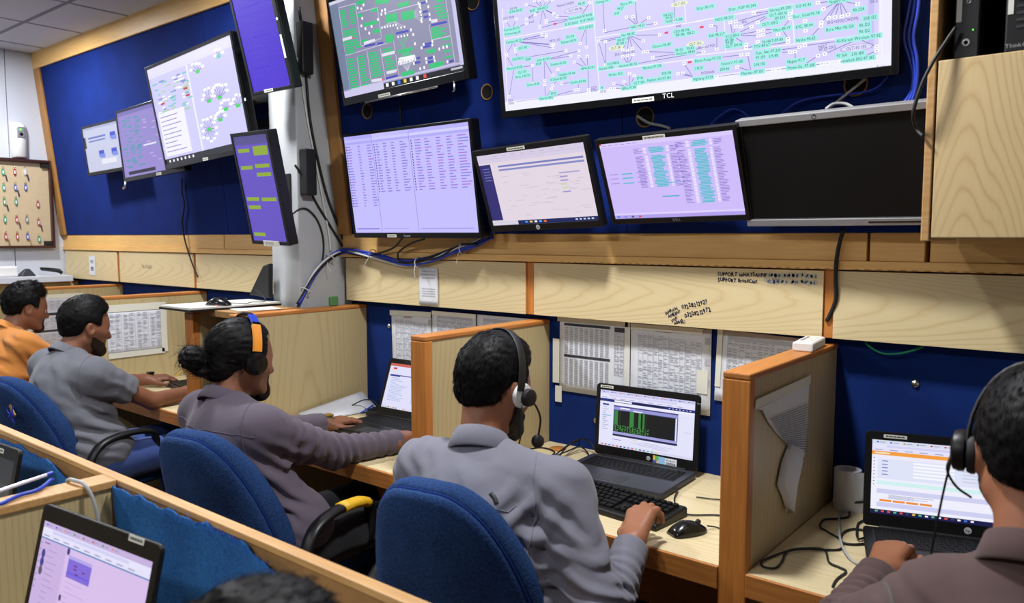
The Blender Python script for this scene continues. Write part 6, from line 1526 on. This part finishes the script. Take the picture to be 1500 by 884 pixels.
def strands(ob, H, n, length, comb, mat, rad=.0006, lift=.25, seed=1, zmin=-9):
    rnd = np.random.default_rng(seed); me = ob.data; N = len(me.vertices)
    co = np.empty(N * 3, F32); me.vertices.foreach_get('co', co); co = co.reshape(-1, 3); no = np.empty(N * 3, F32); me.vertices.foreach_get('normal', no); no = no.reshape(-1, 3)
    base = np.array(ob.parent.location); q = H.loc((co + base).astype(F32)); ok = np.where(q[:, 2] > zmin)[0]; idx = rnd.choice(ok, n)
    p = co[idx].astype(float); nn = no[idx].astype(float); d = np.array([comb(v) for v in q[idx]]) @ np.array(H.R, float).T; d = d + rnd.normal(0, .22, d.shape)
    d = d - nn * (d * nn).sum(1)[:, None]; d /= np.linalg.norm(d, axis=1)[:, None] + 1e-6; L = length * rnd.uniform(.5, 1.2, n); lf = lift * rnd.uniform(.2, 1.3, n)
    side = np.cross(d, nn); pts = []
    for t in (0, .4, .75, 1): pts.append(p - nn * .001 + d * (L * t)[:, None] + nn * (L * (lf * t - .45 * lf * t * t * 1.6) - L * L * t * t * 4.0)[:, None])
    vs = np.zeros((n, 4, 3, 3)); offs = [(1, 0), (-.5, .87), (-.5, -.87)]
    for i in range(4):
        r = rad * (1, .9, .7, .25)[i]
        for k, (a, b) in enumerate(offs): vs[:, i, k] = pts[i] + side * (a * r) + nn * (b * r)
    F = []
    for i in range(3):
        for k in range(3): F.append((i * 3 + k, i * 3 + (k + 1) % 3, i * 3 + 3 + (k + 1) % 3, i * 3 + 3 + k))
    F = (np.array(F)[None] + (np.arange(n) * 12)[:, None, None]).reshape(-1, 4); m2 = bpy.data.meshes.new('hair_strands'); V_ = vs.reshape(-1, 3)
    m2.vertices.add(len(V_)); m2.vertices.foreach_set('co', V_.astype(F32).ravel()); m2.loops.add(len(F) * 4); m2.loops.foreach_set('vertex_index', F.astype(np.int32).ravel())
    m2.polygons.add(len(F)); m2.polygons.foreach_set('loop_start', np.arange(0, len(F) * 4, 4, dtype=np.int32)); m2.polygons.foreach_set('loop_total', np.full(len(F), 4, np.int32)); m2.polygons.foreach_set('use_smooth', np.ones(len(F), bool)); m2.update(calc_edges=True); m2.materials.append(mat)
    o = bpy.data.objects.new('hair_strands', m2); COL.objects.link(o); o.parent = ob; o['kind'] = 'stuff'; return o
def comb_short(v):        # crown forward on top, down at back and sides
    a = np.array([v[0] * .3, v[1] + .05, v[2] - .07]); return np.array([0, .7, .15]) if (v[2] > .09 and v[1] > -.03) else np.array([0, -.25, -1.0])
def comb_back(v): return np.array([-.012 - v[0], -.150 - v[1], -.02 - v[2]]) / .15

# ---- hair styles (local head coordinates: x right, y forward, z up)
def rnoise(H, P, sc, amp, seed=1): return amp * vnoise(H.loc(P), sc, seed)
def hair_short(front=.066, nape=-.062, thick=.012, top=.010, rough=.004, seed=1):
    def f(H, P):
        q = H.loc(P); ax_ = np.abs(q[:, 0])
        d = ell(q, (0, -.012, .034), (.074 + thick, .096 + thick, .086 + thick + top * .3))
        d = smin(d, ell(q, (0, .004, .090), (.062, .074, .034 + top)), .03)
        d = smin(d, ell(q, (0, -.055, -.025), (.058 + thick * .6, .045 + thick * .6, .055)), .03)
        e = ell(np.stack([ax_, q[:, 1], q[:, 2]], 1), (.082, -.004, -.012), (.03, .026, .036))
        inA = np.minimum(q[:, 1] - .044, .070 - q[:, 2] + .35 * (q[:, 1] - .06)); inB = np.minimum(q[:, 1] + .012, .002 - q[:, 2])
        d = smax(d, inA, .02); d = smax(d, inB, .012); d = smax(d, -e, .006); d = smax(d, (nape - q[:, 2]) + .25 * ax_ - .01, .012)
        d = d + (thick * .95) * np.clip((.018 - q[:, 2]) / .075, 0, 1) + .006 * np.clip((q[:, 1] - .045) / .03, 0, 1)
        d = d + rough * .55 * vnoise(q * V3((1, 1, .6)), 45, seed) + rough * .5 * vnoise(q, 120, seed + 4)
        return d * H.sc
    return f
def hair_bun(H, P):
    q = H.loc(P); ax_ = np.abs(q[:, 0]); d = ell(q, (0, -.014, .036), (.074 + .012, .097 + .012, .086 + .012))
    d = smin(d, ell(q, (0, -.075, -.035), (.056, .040, .045)), .03)
    inA = np.minimum(q[:, 1] - .052, .082 - q[:, 2] + .4 * (q[:, 1] - .06)); inB = np.minimum(q[:, 1] + .002, -.006 - q[:, 2]); d = smax(d, inA, .02); d = smax(d, inB, .015)
    e = ell(np.stack([ax_, q[:, 1], q[:, 2]], 1), (.084, -.002, -.014), (.03, .024, .034)); d = smax(d, -e, .006); d = smax(d, -.085 - q[:, 2] + .2 * ax_, .012)
    bun = ell(q, (-.012, -.160, -.008), (.040, .037, .038)); bun = bun + .003 * np.sin(q[:, 2] * 300 + 3 * np.sin(q[:, 0] * 90)); tail = ell(q, (-.008, -.128, -.050), (.028, .026, .016))
    d = smin(d, tail, .010); d = smin(d, bun, .006)
    d = d + .0022 * vnoise(q * V3((1.2, .25, 1.2)), 110, 2)
    return d * H.sc
def beard_full(depth=.004, goatee=0.0):
    def f(H, P):
        q = H.loc(P); sx = q.copy(); sx[:, 0] = np.abs(sx[:, 0]); y, z = q[:, 1], q[:, 2]
        base = H.skin(P) / H.sc
        chin = cone(sx, (.0, .078, -.102 - goatee * .5), (.012, .076, -.102 - goatee * .5), .020 + goatee * .3, .017 + goatee * .3)
        base = smin(base, chin, .012) - depth
        jaw = smax(z + .030 + .42 * y, .004 - y, .008)              # below the line from ear to mouth corner
        if goatee: jaw = smax(smax(z + .060, .052 - y, .006), sx[:, 0] - .036, .006)
        jaw = smax(jaw, -.128 - goatee - z - .35 * (y - .05), .01)
        mst = smax(smax(np.abs(z + .0545) - .0075, .066 - y, .004), sx[:, 0] - .030, .004)
        reg = smin(jaw, mst, .004); reg = smax(reg, -ell(sx, (0, .096, -.067), (.021, .02, .0078)), .003)
        return (smax(base, reg, .004) + .0008 * vnoise(q, 160, 7)) * H.sc
    return f
def brows(H, t, base, mat=None):
    for sx in (-1, 1):
        m = MB(); m.tube([Vector(H.w((sx * .016, .088, .013))) - Vector(base), Vector(H.w((sx * .034, .083, .018))) - Vector(base), Vector(H.w((sx * .05, .066, .012))) - Vector(base)], .0042, 6, .002); m.build('eyebrow', mat or BEARD, t, smooth=True)

# ------------------------------------------------------------------ chairs
def chair(label, loc, yaw, recline=10, zt=.99, arms=True, tape=False, tear=False):
    """loc = floor point under the backrest's top edge centre; chair faces local +y"""
    t = empty('office_chair', loc, (0, 0, R(yaw))); tag(t, label, 'chair', 'blue office chairs')
    H_, W_ = .64, .24; zb = zt - H_ * math.cos(R(recline))
    cp = [(0, 1.0), (.32, .985), (.58, .90), (.78, .74), (.93, .52), (1.0, .30), (.98, .14), (.86, .03), (.62, -.02), (.3, -.035), (0, -.04)]
    half = [(p.x, p.y) for p in spline([(x, y, 0) for x, y in cp], 4)]; ol = half + [(-x, y) for x, y in half[-2:0:-1]]
    def P(x, y, z):
        z2 = z * H_; y2 = y + .07 * (x ** 2) + .035 * math.sin(math.pi * min(1, max(0, z)) * 1.0) * .6
        yy = y2 * math.cos(R(recline)) - (z2 - H_) * -math.sin(R(recline)) * -1; zz = zb + z2 * math.cos(R(recline)) + y2 * math.sin(R(recline)) * 0
        return (x * W_, y2 + (H_ - z2) * math.sin(R(recline)), zz)
    def shell(prof): return [[P(x * s, y, .48 + (z - .48) * s) for x, z in ol] for s, y in prof]
    MB().rings(shell([(.02, .080), (.5, .080), (.8, .076), (.93, .066), (.985, .046), (1.0, .018), (.985, -.006), (.955, -.014)])).build('backrest_cushion', M['chair'], t, smooth=True)
    MB().rings(shell([(.94, -.012), (.958, -.020), (.945, -.030), (.90, -.040), (.7, -.052), (.4, -.058), (.02, -.060)])).build('backrest_shell', M['chair'], t, smooth=True)
    sm_ = MB(); pts = [Vector(P(x * .957, -.016, .48 + (z - .48) * .957)) for x, z in ol]; sm_.tube(pts + [pts[0]], .0035, 6); sm_.build('piping', M['bluedark'], t, smooth=True)
    by = (H_) * math.sin(R(recline)) + .04
    # seat, bracket, column, star base
    m = MB(); rs = []
    for (s, z) in ((.6, .40), (.95, .41), (1.0, .44), (.97, .475), (.85, .49), (.02, .492)):
        rs.append([(.245 * s * (abs(math.cos(a)) ** .5) * (1 if math.cos(a) > 0 else -1), by + .27 + .25 * s * (abs(math.sin(a)) ** .5) * (1 if math.sin(a) > 0 else -1), z) for a in [2 * math.pi * q / 32 for q in range(32)]])
    m.rings(rs); m.build('seat', M['chair'], t, smooth=True)
    MB().tube(spline([(0, by - .05, zb + .14), (0, by - .07, zb), (0, by - .02, .42), (0, by + .12, .385), (0, by + .25, .385)], 5), .024, 8).build('back_bracket', M['black_matte'], t, smooth=True)
    MB().lathe([(.05, .40), (.05, .36), (.026, .35), (.026, .12), (.04, .11), (.04, .07)], (0, by + .27, 0), 16).build('gas_column', M['black_matte'], t, smooth='auto')
    for k in range(5):
        a = 2 * math.pi * k / 5 + .3; d = Vector((math.cos(a), math.sin(a), 0)); c0 = Vector((0, by + .27, 0))
        MB().tube([c0 + Vector((0, 0, .10)), c0 + d * .16 + Vector((0, 0, .095)), c0 + d * .29 + Vector((0, 0, .07))], .022, 8, .014).build('base_leg', M['black_matte'], t, smooth='auto')
        MB().lathe([(.004, -.012), (.024, -.012), (.027, -.006), (.027, .006), (.024, .012), (.004, .012)], tuple(c0 + d * .29 + Vector((0, 0, .0275))), 14, 'x').build('caster', M['black'], t, smooth='auto')
    if arms:
        for sx in (-1, 1):
            pts = spline([(sx * .22, by - .02, .46), (sx * .285, by - .01, .50), (sx * .295, by + .0, .58), (sx * .29, by + .05, .645), (sx * .285, by + .15, .668), (sx * .285, by + .27, .66), (sx * .285, by + .31, .62), (sx * .28, by + .30, .53), (sx * .22, by + .27, .44)], 6)
            m = MB(); rs = []
            for i, p in enumerate(pts):
                tn = (pts[min(i + 1, len(pts) - 1)] - pts[max(i - 1, 0)]).normalized(); u = Vector((1, 0, 0)); v = tn.cross(u).normalized()
                rs.append([p + u * (.024 * math.cos(q)) + v * (.013 * math.sin(q)) for q in [2 * math.pi * k / 10 for k in range(10)]])
            m.rings(rs); ar = m.build('armrest', M['black'], t, smooth=True)
            if tape and sx == 1:
                m = MB(); rs = []
                for i, p in enumerate(pts[25:33]):
                    tn = (pts[26 + i] - pts[24 + i]).normalized(); u = Vector((1, 0, 0)); v = tn.cross(u).normalized(); rr = 1.15 + .05 * math.sin(i * 2.1)
                    rs.append([p + u * (.024 * rr * math.cos(q)) + v * (.015 * rr * math.sin(q)) for q in [2 * math.pi * k / 10 for k in range(10)]])
                m.rings(rs); m.build('tape_wrap', M['yellow'], ar, smooth=True)
    if tear:
        c0 = Vector(P(.42, -.062, .80)); f = MB()
        f.obox(c0, (.018, 0, -.02), (0, .003, 0), (.004, 0, .004)); tr = f.build('foam_tear', M['raw_edge'], t)
        f = MB(); rnd = random.Random(4)
        for k in range(10): a = c0 + Vector((rnd.uniform(-.02, .02), -.004, rnd.uniform(-.02, .03))); f.tube([a, a + Vector((rnd.uniform(-.01, .01), -.008, rnd.uniform(-.02, .02))), a + Vector((rnd.uniform(-.01, .02), -.004, rnd.uniform(-.05, 0)))], .0012, 4)
        f.build('loose_threads', M['bluecable'], tr)
    return t
chair('blue fabric chair of the man in grey shirt, nearest of the row', (-1.19, 1.16, 0), 10, 11, .985)
chair('blue fabric chair with yellow-taped armrest, ponytailed man\'s', (-2.13, 1.12, 0), 10, 12, .955, tape=True)
chair('worn blue chair with a torn back, polo shirt man\'s', (-3.60, 1.12, 0), 8, 13, .945, tear=True)
chair('blue fabric chair behind the orange shirt man', (-4.72, 1.28, 0), 4, 12, .90)
chair('blue fabric chair under the man in brown shirt at right', (-.05, 1.06, 0), 0, 12, .90)
# ------------------------------------------------------------------ the five men at the desks and one in the foreground
SK = skin_mat('brown_skin', (150, 98, 70)); SKD = skin_mat('dark_brown_skin', (124, 80, 58))
SH4 = shirt_mat('grey_cotton', (114, 114, 126)); SH3 = shirt_mat('plum_grey_cotton', (86, 78, 90)); SH2 = shirt_mat('grey_jersey', (98, 100, 108)); SH1 = shirt_mat('orange_cotton', (196, 128, 62)); SH5 = shirt_mat('brown_cotton', (84, 66, 64))
TRB = shirt_mat('black_trousers', (26, 26, 30)); TRJ = shirt_mat('blue_denim', (58, 78, 136)); TRG = shirt_mat('grey_trousers', (60, 62, 70))

# --- centre man, grey shirt, typing
H4h = Head((-1.27, 1.50, 1.135), -7, 14, 0, 1.03)
hR = fingers((-.925, 1.612, .778), (-.22, .80, .42), (-.25, -.45, .85), (-1, 0, 0), [(.45, 1.0, .6), (.42, 1.05, .6), (.45, 1.0, .6), (.5, .95, .5)], 1.12, .07)
hL = fingers((-1.36, 1.70, .785), (.15, .98, .06), (0, -.1, 1), (1, 0, 0), [.35, .35, .35, .35])
J4 = dict(neck=(-1.25, 1.425, .985), shL=(-1.405, 1.375, .925), shR=(-1.035, 1.475, .915), elL=(-1.50, 1.50, .68), elR=(-.875, 1.40, .655), wrL=(-1.36, 1.70, .785), wrR=(-.925, 1.612, .772), chest=(-1.215, 1.37, .80), belly=(-1.17, 1.38, .68), pelvis=(-1.13, 1.43, .57), hands={'R': hR, 'L': hL})
fo4 = [((-1.40, 1.36, .93), (.75, .3, .45), .055, .004, .10), ((-1.02, 1.42, .84), (.5, .1, .85), .05, .007, .10), ((-.95, 1.42, .74), (.3, -.1, .95), .042, .007, .09), ((-.88, 1.42, .68), (.1, .3, .9), .030, .008, .07), ((-.90, 1.50, .71), (-.2, .8, .45), .026, .006, .06), ((-1.15, 1.28, .88), (.55, .1, .8), .07, .005, .10), ((-1.06, 1.34, .86), (.8, .2, -.5), .06, .006, .08)]
p4, fs4, j4 = person('man in grey shirt and headset typing, seen from behind', H4h, J4, SK, SH4, TRB, hair_short(.066, -.058, .011, .012, .0028, 2), beard_full(.0065), 1.0, fo4, .0042, 1.0, (SH4, .034, 38), strand=(5200, .018, comb_short, .00055, .35, 1))
b4 = (J4['pelvis'][0], J4['pelvis'][1], 0)
seam_on(fs4, [(-1.44, 1.31, .90), (-1.35, 1.29, .905), (-1.2, 1.30, .90), (-1.05, 1.38, .88)], SH4, p4, b4)
q0 = Vector(at_y(722, 724, 1.30)); seam_on(fs4, [q0 + Vector((-.012, 0, .006)), q0, q0 + Vector((.010, 0, -.014))], M['black_matte'], p4, b4, .0075, 'shirt_tear', -.004)
seam_on(fs4, [(-1.10, 1.45, .99), (-1.06, 1.40, .95), (-1.035, 1.36, .88), (-1.03, 1.33, .80)], SH4, p4, b4)

# --- ponytailed man with headphones
H3h = Head((-2.30, 1.42, 1.115), -4, 10, 0, 1.03)
hL = fingers((-2.49, 1.895, .776), (.22, .97, .02), (.1, -.05, 1), (1, 0, 0), [(.18, .25, .2)] * 4, 1.0, .02, (.3, .15))
hR = fingers((-2.045, 1.885, .782), (-.45, .88, .02), (0, 0, 1), (-1, 0, 0), [.3, .3, .3, .3], 1.0)
J3 = dict(neck=(-2.285, 1.345, .975), shL=(-2.44, 1.35, .925), shR=(-2.085, 1.35, .92), elL=(-2.53, 1.63, .79), elR=(-2.10, 1.63, .79), wrL=(-2.49, 1.895, .776), wrR=(-2.045, 1.885, .782), chest=(-2.235, 1.325, .80), belly=(-2.17, 1.37, .68), pelvis=(-2.10, 1.43, .57), hands={'R': hR, 'L': hL})
fo3 = [((-2.08, 1.50, .84), (0, .8, -.4), .055, .006, .10), ((-2.08, 1.66, .79), (0, .95, .2), .036, .006, .09), ((-2.05, 1.80, .78), (.1, .95, 0), .04, .005, .08), ((-2.08, 1.38, .80), (.3, .5, .8), .045, .008, .10), ((-2.30, 1.26, .95), (1, .2, .2), .10, .004, .10), ((-2.05, 1.36, .68), (.2, .5, .8), .045, .008, .10), ((-2.1, 1.42, .60), (0, .4, .9), .04, .008, .08), ((-2.52, 1.68, .78), (0, 1, 0), .04, .005, .08)]
p3, fs3, j3 = person('man with bun and headphones in plum grey shirt, reaching forward', H3h, J3, SKD, SH3, TRB, hair_bun, beard_full(.004, .014), 1.0, fo3, .0045, 1.0, (SH3, .026, 38), hairmat=HAIR_LONG, strand=(3200, .05, comb_back, .0006, .02, 2))
b3 = (J3['pelvis'][0], J3['pelvis'][1], 0); brows(H3h, p3, b3)
seam_on(fs3, [(-2.43, 1.27, .93), (-2.3, 1.24, .92), (-2.15, 1.25, .92), (-2.05, 1.31, .92)], SH3, p3, b3)
seam_on(fs3, [(-2.13, 1.35, 1.0), (-2.09, 1.30, .96), (-2.06, 1.27, .88), (-2.06, 1.30, .80)], SH3, p3, b3)

# --- man in grey polo shirt
H2h = Head((-3.70, 1.50, 1.112), -2, 12, 0, 1.03)
hL = fingers((-3.965, 1.90, .782), (.42, .9, .02), (.1, -.1, 1), (1, 0, 0), [(.4, .5, .3)] * 4, 1.05, .02, (.4, .2))
hR = fingers((-3.47, 1.93, .785), (-.3, .95, 0), (0, 0, 1), (-1, 0, 0), [.3] * 4)
J2 = dict(neck=(-3.69, 1.42, .985), shL=(-3.87, 1.40, .925), shR=(-3.475, 1.43, .92), elL=(-3.98, 1.63, .79), elR=(-3.455, 1.67, .775), wrL=(-3.965, 1.90, .782), wrR=(-3.47, 1.93, .785), chest=(-3.65, 1.38, .80), belly=(-3.58, 1.40, .68), pelvis=(-3.52, 1.44, .57), hands={'R': hR, 'L': hL})
fo2 = [((-3.46, 1.45, .80), (.2, .5, .85), .06, .007, .12), ((-3.44, 1.42, .68), (.1, .3, .9), .055, .009, .13), ((-3.62, 1.30, .92), (.6, .2, .6), .1, .004, .12), ((-3.46, 1.52, .88), (0, .8, -.5), .05, .004, .07)]
p2, fs2, j2 = person('man in grey polo shirt leaning at his desk', H2h, J2, SKD, SH2, TRJ, hair_short(.070, -.058, .012, .014, .003, 5), beard_full(.0012), .62, fo2, .0055, 1.08, (SH2, .022, 35), bmat=STUBBLE, strand=(2200, .018, comb_short, .0008, .3, 3))
b2 = (J2['pelvis'][0], J2['pelvis'][1], 0); brows(H2h, p2, b2)
seam_on(fs2, [(-3.52, 1.46, 1.0), (-3.48, 1.42, .985), (-3.44, 1.36, .92), (-3.44, 1.36, .84)], SH2, p2, b2)

# --- man in orange shirt
H1h = Head((-4.80, 1.64, 1.125), -6, 12, 0, 1.03)
J1 = dict(neck=(-4.79, 1.545, .995), shL=(-4.97, 1.53, .935), shR=(-4.60, 1.56, .935), elL=(-5.05, 1.70, .80), elR=(-4.56, 1.76, .80), wrL=(-4.98, 1.95, .785), wrR=(-4.70, 1.99, .785), chest=(-4.76, 1.50, .80), belly=(-4.70, 1.47, .68), pelvis=(-4.68, 1.47, .58),
          hands={'R': fingers((-4.70, 1.99, .785), (-.2, 1, 0), (0, 0, 1), (-1, 0, 0), [.3] * 4), 'L': fingers((-4.98, 1.95, .785), (.2, 1, 0), (0, 0, 1), (1, 0, 0), [.3] * 4)})
fo1 = [((-4.58, 1.60, .84), (.1, .6, .8), .055, .007, .13), ((-4.62, 1.46, .92), (.5, .3, .7), .07, .006, .12), ((-4.6, 1.5, .75), (0, .4, .9), .06, .008, .12)]
p1, fs1, j1 = person('man in orange shirt facing right, farthest left', H1h, J1, SKD, SH1, TRG, hair_short(.074, -.056, .016, .020, .0055, 8), beard_full(.002, .006), 1.0, fo1, .0055, 1.0, (SH1, .02, 35), bmat=STUBBLE, strand=(2000, .028, comb_short, .0009, .5, 4))
brows(H1h, p1, (J1['pelvis'][0], J1['pelvis'][1], 0))

# --- man in brown shirt at the right edge
H5h = Head((-.105, 1.46, 1.172), 4, 14, 0, 1.03)
hL = fingers((-.405, 1.785, .785), (.06, .9, .36), (-.1, -.38, .9), (1, 0, 0), [(.6, .8, .5)] * 4, 1.02, .02)
J5 = dict(neck=(-.095, 1.385, 1.02), shL=(-.225, 1.385, .915), shR=(.09, 1.36, .935), elL=(-.425, 1.545, .735), elR=(.15, 1.50, .72), wrL=(-.405, 1.785, .785), wrR=(.02, 1.80, .785), chest=(-.08, 1.33, .81), belly=(-.06, 1.33, .68), pelvis=(-.05, 1.36, .57), hands={'L': hL, 'R': fingers((.02, 1.80, .785), (-.2, 1, .1), (0, 0, 1), (-1, 0, 0), [.4] * 4)})
fo5 = [((-.40, 1.54, .76), (-.2, .3, .9), .035, .007, .09), ((-.42, 1.64, .77), (0, .9, .2), .03, .006, .08), ((-.30, 1.34, .90), (.5, .2, .8), .05, .005, .1)]
p5, fs5, j5 = person('man in brown shirt with headset at the right edge', H5h, J5, SK, SH5, TRB, hair_short(.068, -.06, .013, .014, .003, 9), beard_full(.0025), 1.0, fo5, .0045, 1.0, (SH5, .028, 38), bmat=STUBBLE, strand=(4200, .018, comb_short, .00055, .3, 5))

# --- foreground head below the camera
H6h = Head((-.632, .395, 1.048), 0, 5, 0, 1.0)
J6 = dict(neck=(-.617, .315, .90), shL=(-.79, .29, .87), shR=(-.44, .29, .87), elL=(-.86, .36, .70), elR=(-.34, .36, .70), wrL=(-.74, .56, .78), wrR=(-.46, .56, .78), chest=(-.60, .20, .76), belly=(-.60, .18, .66), pelvis=(-.60, .17, .58), hands={})
p6, fs6, j6 = person('dark-haired head blurred at the bottom edge, nearest the camera', H6h, J6, SKD, SH5, TRB, hair_short(.068, -.06, .016, .012, .006, 12), None, 1.0, (), .006, 1.0, None, eyes=False, legs=False, strand=(2500, .025, comb_short, .0006, .5, 6))

# ------------------------------------------------------------------ headsets and watches
def in_head(H): return dict(loc=tuple(float(v) for v in H.c), rot=H.euler)
def headband(H, name, label, r=.100, w=.014, th=.004, z0=.0, tilt=0, mat='black', a0=8):
    t = empty(name, tuple(float(v) for v in H.c)); t.rotation_euler = H.euler; t.scale = (H.sc,) * 3; tag(t, label, 'headset')
    def arc(a): return ((.097 if math.sin(a) < .35 else .097) * math.copysign(abs(math.cos(a)) ** .9, math.cos(a)), -.005 + math.sin(a) * tilt, .002 + (r + .044) * math.sin(a))
    def band(a, b, nm, mt, w_=w, th_=th, parent=t, n=18, grow=0.0):
        m = MB(); rs = []
        for k in range(n + 1):
            q = R(a + (b - a) * k / n); x, y, z = arc(q); nx, nz = math.cos(q), math.sin(q)
            rs.append([(x + nx * s * (th_ + grow), y + u * w_, z + nz * s * (th_ + grow)) for u, s in ((-.5, -.5), (.5, -.5), (.62, 0), (.5, .5), (-.5, .5), (-.62, 0))])
        m.rings(rs); return m.build(nm, mt if not isinstance(mt, str) else M[mt], parent, smooth='auto', angle=50)
    return t, band
def cup(t, sx, r, d, nm, mat, x=.088, c=(0, 0)):
    prof = [(.004, d), (r * .55, d), (r * .92, d * .82), (r, d * .45), (r * .98, d * .1), (r * .8, 0)]
    return MB().lathe([(a, x * sx + b * sx) for a, b in prof], (0, -.004 + c[0], -.006 + c[1]), 24, 'x').build(nm, M[mat], t, smooth='auto', angle=50)
t, band = headband(H3h, 'headphones', 'black headphones with orange tape on the band, ponytailed man', w=.022, th=.010)
b_ = band(2, 178, 'headband', 'black_gloss'); band(12, 50, 'tape_wrap', 'orange_tape', .026, .012, b_, 10); band(55, 75, 'blue_strip', 'bluecable', .023, .0108, b_, 6)
for sx in (-1, 1): cup(t, sx, .038, .030, 'ear_cup', 'black_gloss', .082); cup(t, sx, .036, .012, 'ear_cushion', 'black_matte', .074)
t, band = headband(H4h, 'headset', 'black telephone headset with boom microphone and white ear pad', w=.020, th=.004)
band(0, 180, 'headband', 'black_matte')
for sx in (-1, 1): cup(t, sx, .022, .018, 'ear_cup', 'black_matte', .096, (.024, -.004)); cup(t, sx, .031, .016, 'ear_pad', 'white', .082, (.016, -.002))
MB().tube(spline([(.108, .02, -.012), (.114, .042, -.03), (.114, .062, -.055), (.108, .072, -.085), (.104, .076, -.10)], 6), .0025, 6).build('microphone_boom', M['black_matte'], t, smooth=True)
MB().lathe([(.002, .012), (.014, .009), (.0175, 0), (.014, -.009), (.002, -.012)], (.104, .078, -.112), 16, 'x').build('microphone', M['black_matte'], t, smooth=True)
cable('thin black headset lead hanging from the grey shirt man\'s ear', [Vector(H4h.w((.104, .0, -.03))), Vector(H4h.w((.108, .01, -.10))), Vector(H4h.w((.10, .03, -.18))), Vector((-1.08, 1.56, .93))], .002, 'black_matte')
t, band = headband(H5h, 'headset', 'black padded headset of the man at the right edge', w=.018, th=.006)
band(0, 180, 'headband', 'black_matte')
for sx in (-1, 1): cup(t, sx, .034, .022, 'ear_cup', 'black', .098, (.016, 0)); cup(t, sx, .036, .016, 'ear_cushion', 'black_matte', .083, (.016, 0))
MB().tube(spline([(-.118, .0, -.015), (-.122, -.008, -.04), (-.11, .02, -.065), (-.09, .05, -.08)], 6), .002, 6).build('microphone_boom', M['black_matte'], t, smooth=True)
pl0 = Vector(H5h.w((-.118, .0, -.025)))
cable('thin black headset lead of the man at the right edge', [pl0, pl0 + Vector((-.012, .02, -.06)), pl0 + Vector((-.03, .06, -.16)), pl0 + Vector((-.05, .12, -.27))], .002, 'black_matte')
def watch(label, wr, el, strap, case):
    wr, el = Vector(wr), Vector(el); d = (wr - el).normalized(); c = wr + d * .014; u = Vector((0, 0, 1)); u = (u - d * u.dot(d)).normalized(); v = d.cross(u)
    t = empty('wristwatch', c); tag(t, label, 'watch'); m = MB(); rs = []
    for (s, r) in ((-.011, .0275), (-.011, .0305), (.011, .0305), (.011, .0275), (-.011, .0275)): rs.append([d * s + (u * math.cos(a) + v * math.sin(a)) * r for a in [2 * math.pi * k / 22 for k in range(22)]])
    m.rings(rs, False, False); m.build('strap', M[strap] if isinstance(strap, str) else strap, t, smooth='auto')
    ob = MB(); ob.obox(u * .033, d * .017, v * .016, u * .005); ob.build('watch_case', M[case] if isinstance(case, str) else case, t, bevel=.004)
watch('black wristwatch on the polo shirt man\'s left wrist', J2['wrL'], J2['elL'], 'black', 'black_gloss')
watch('olive wristwatch with gold edge on the ponytailed man', J3['wrL'], J3['elL'], plain('olive_strap', (70, 74, 58), .6), plain('gold_case', (190, 160, 90), .3, .8))
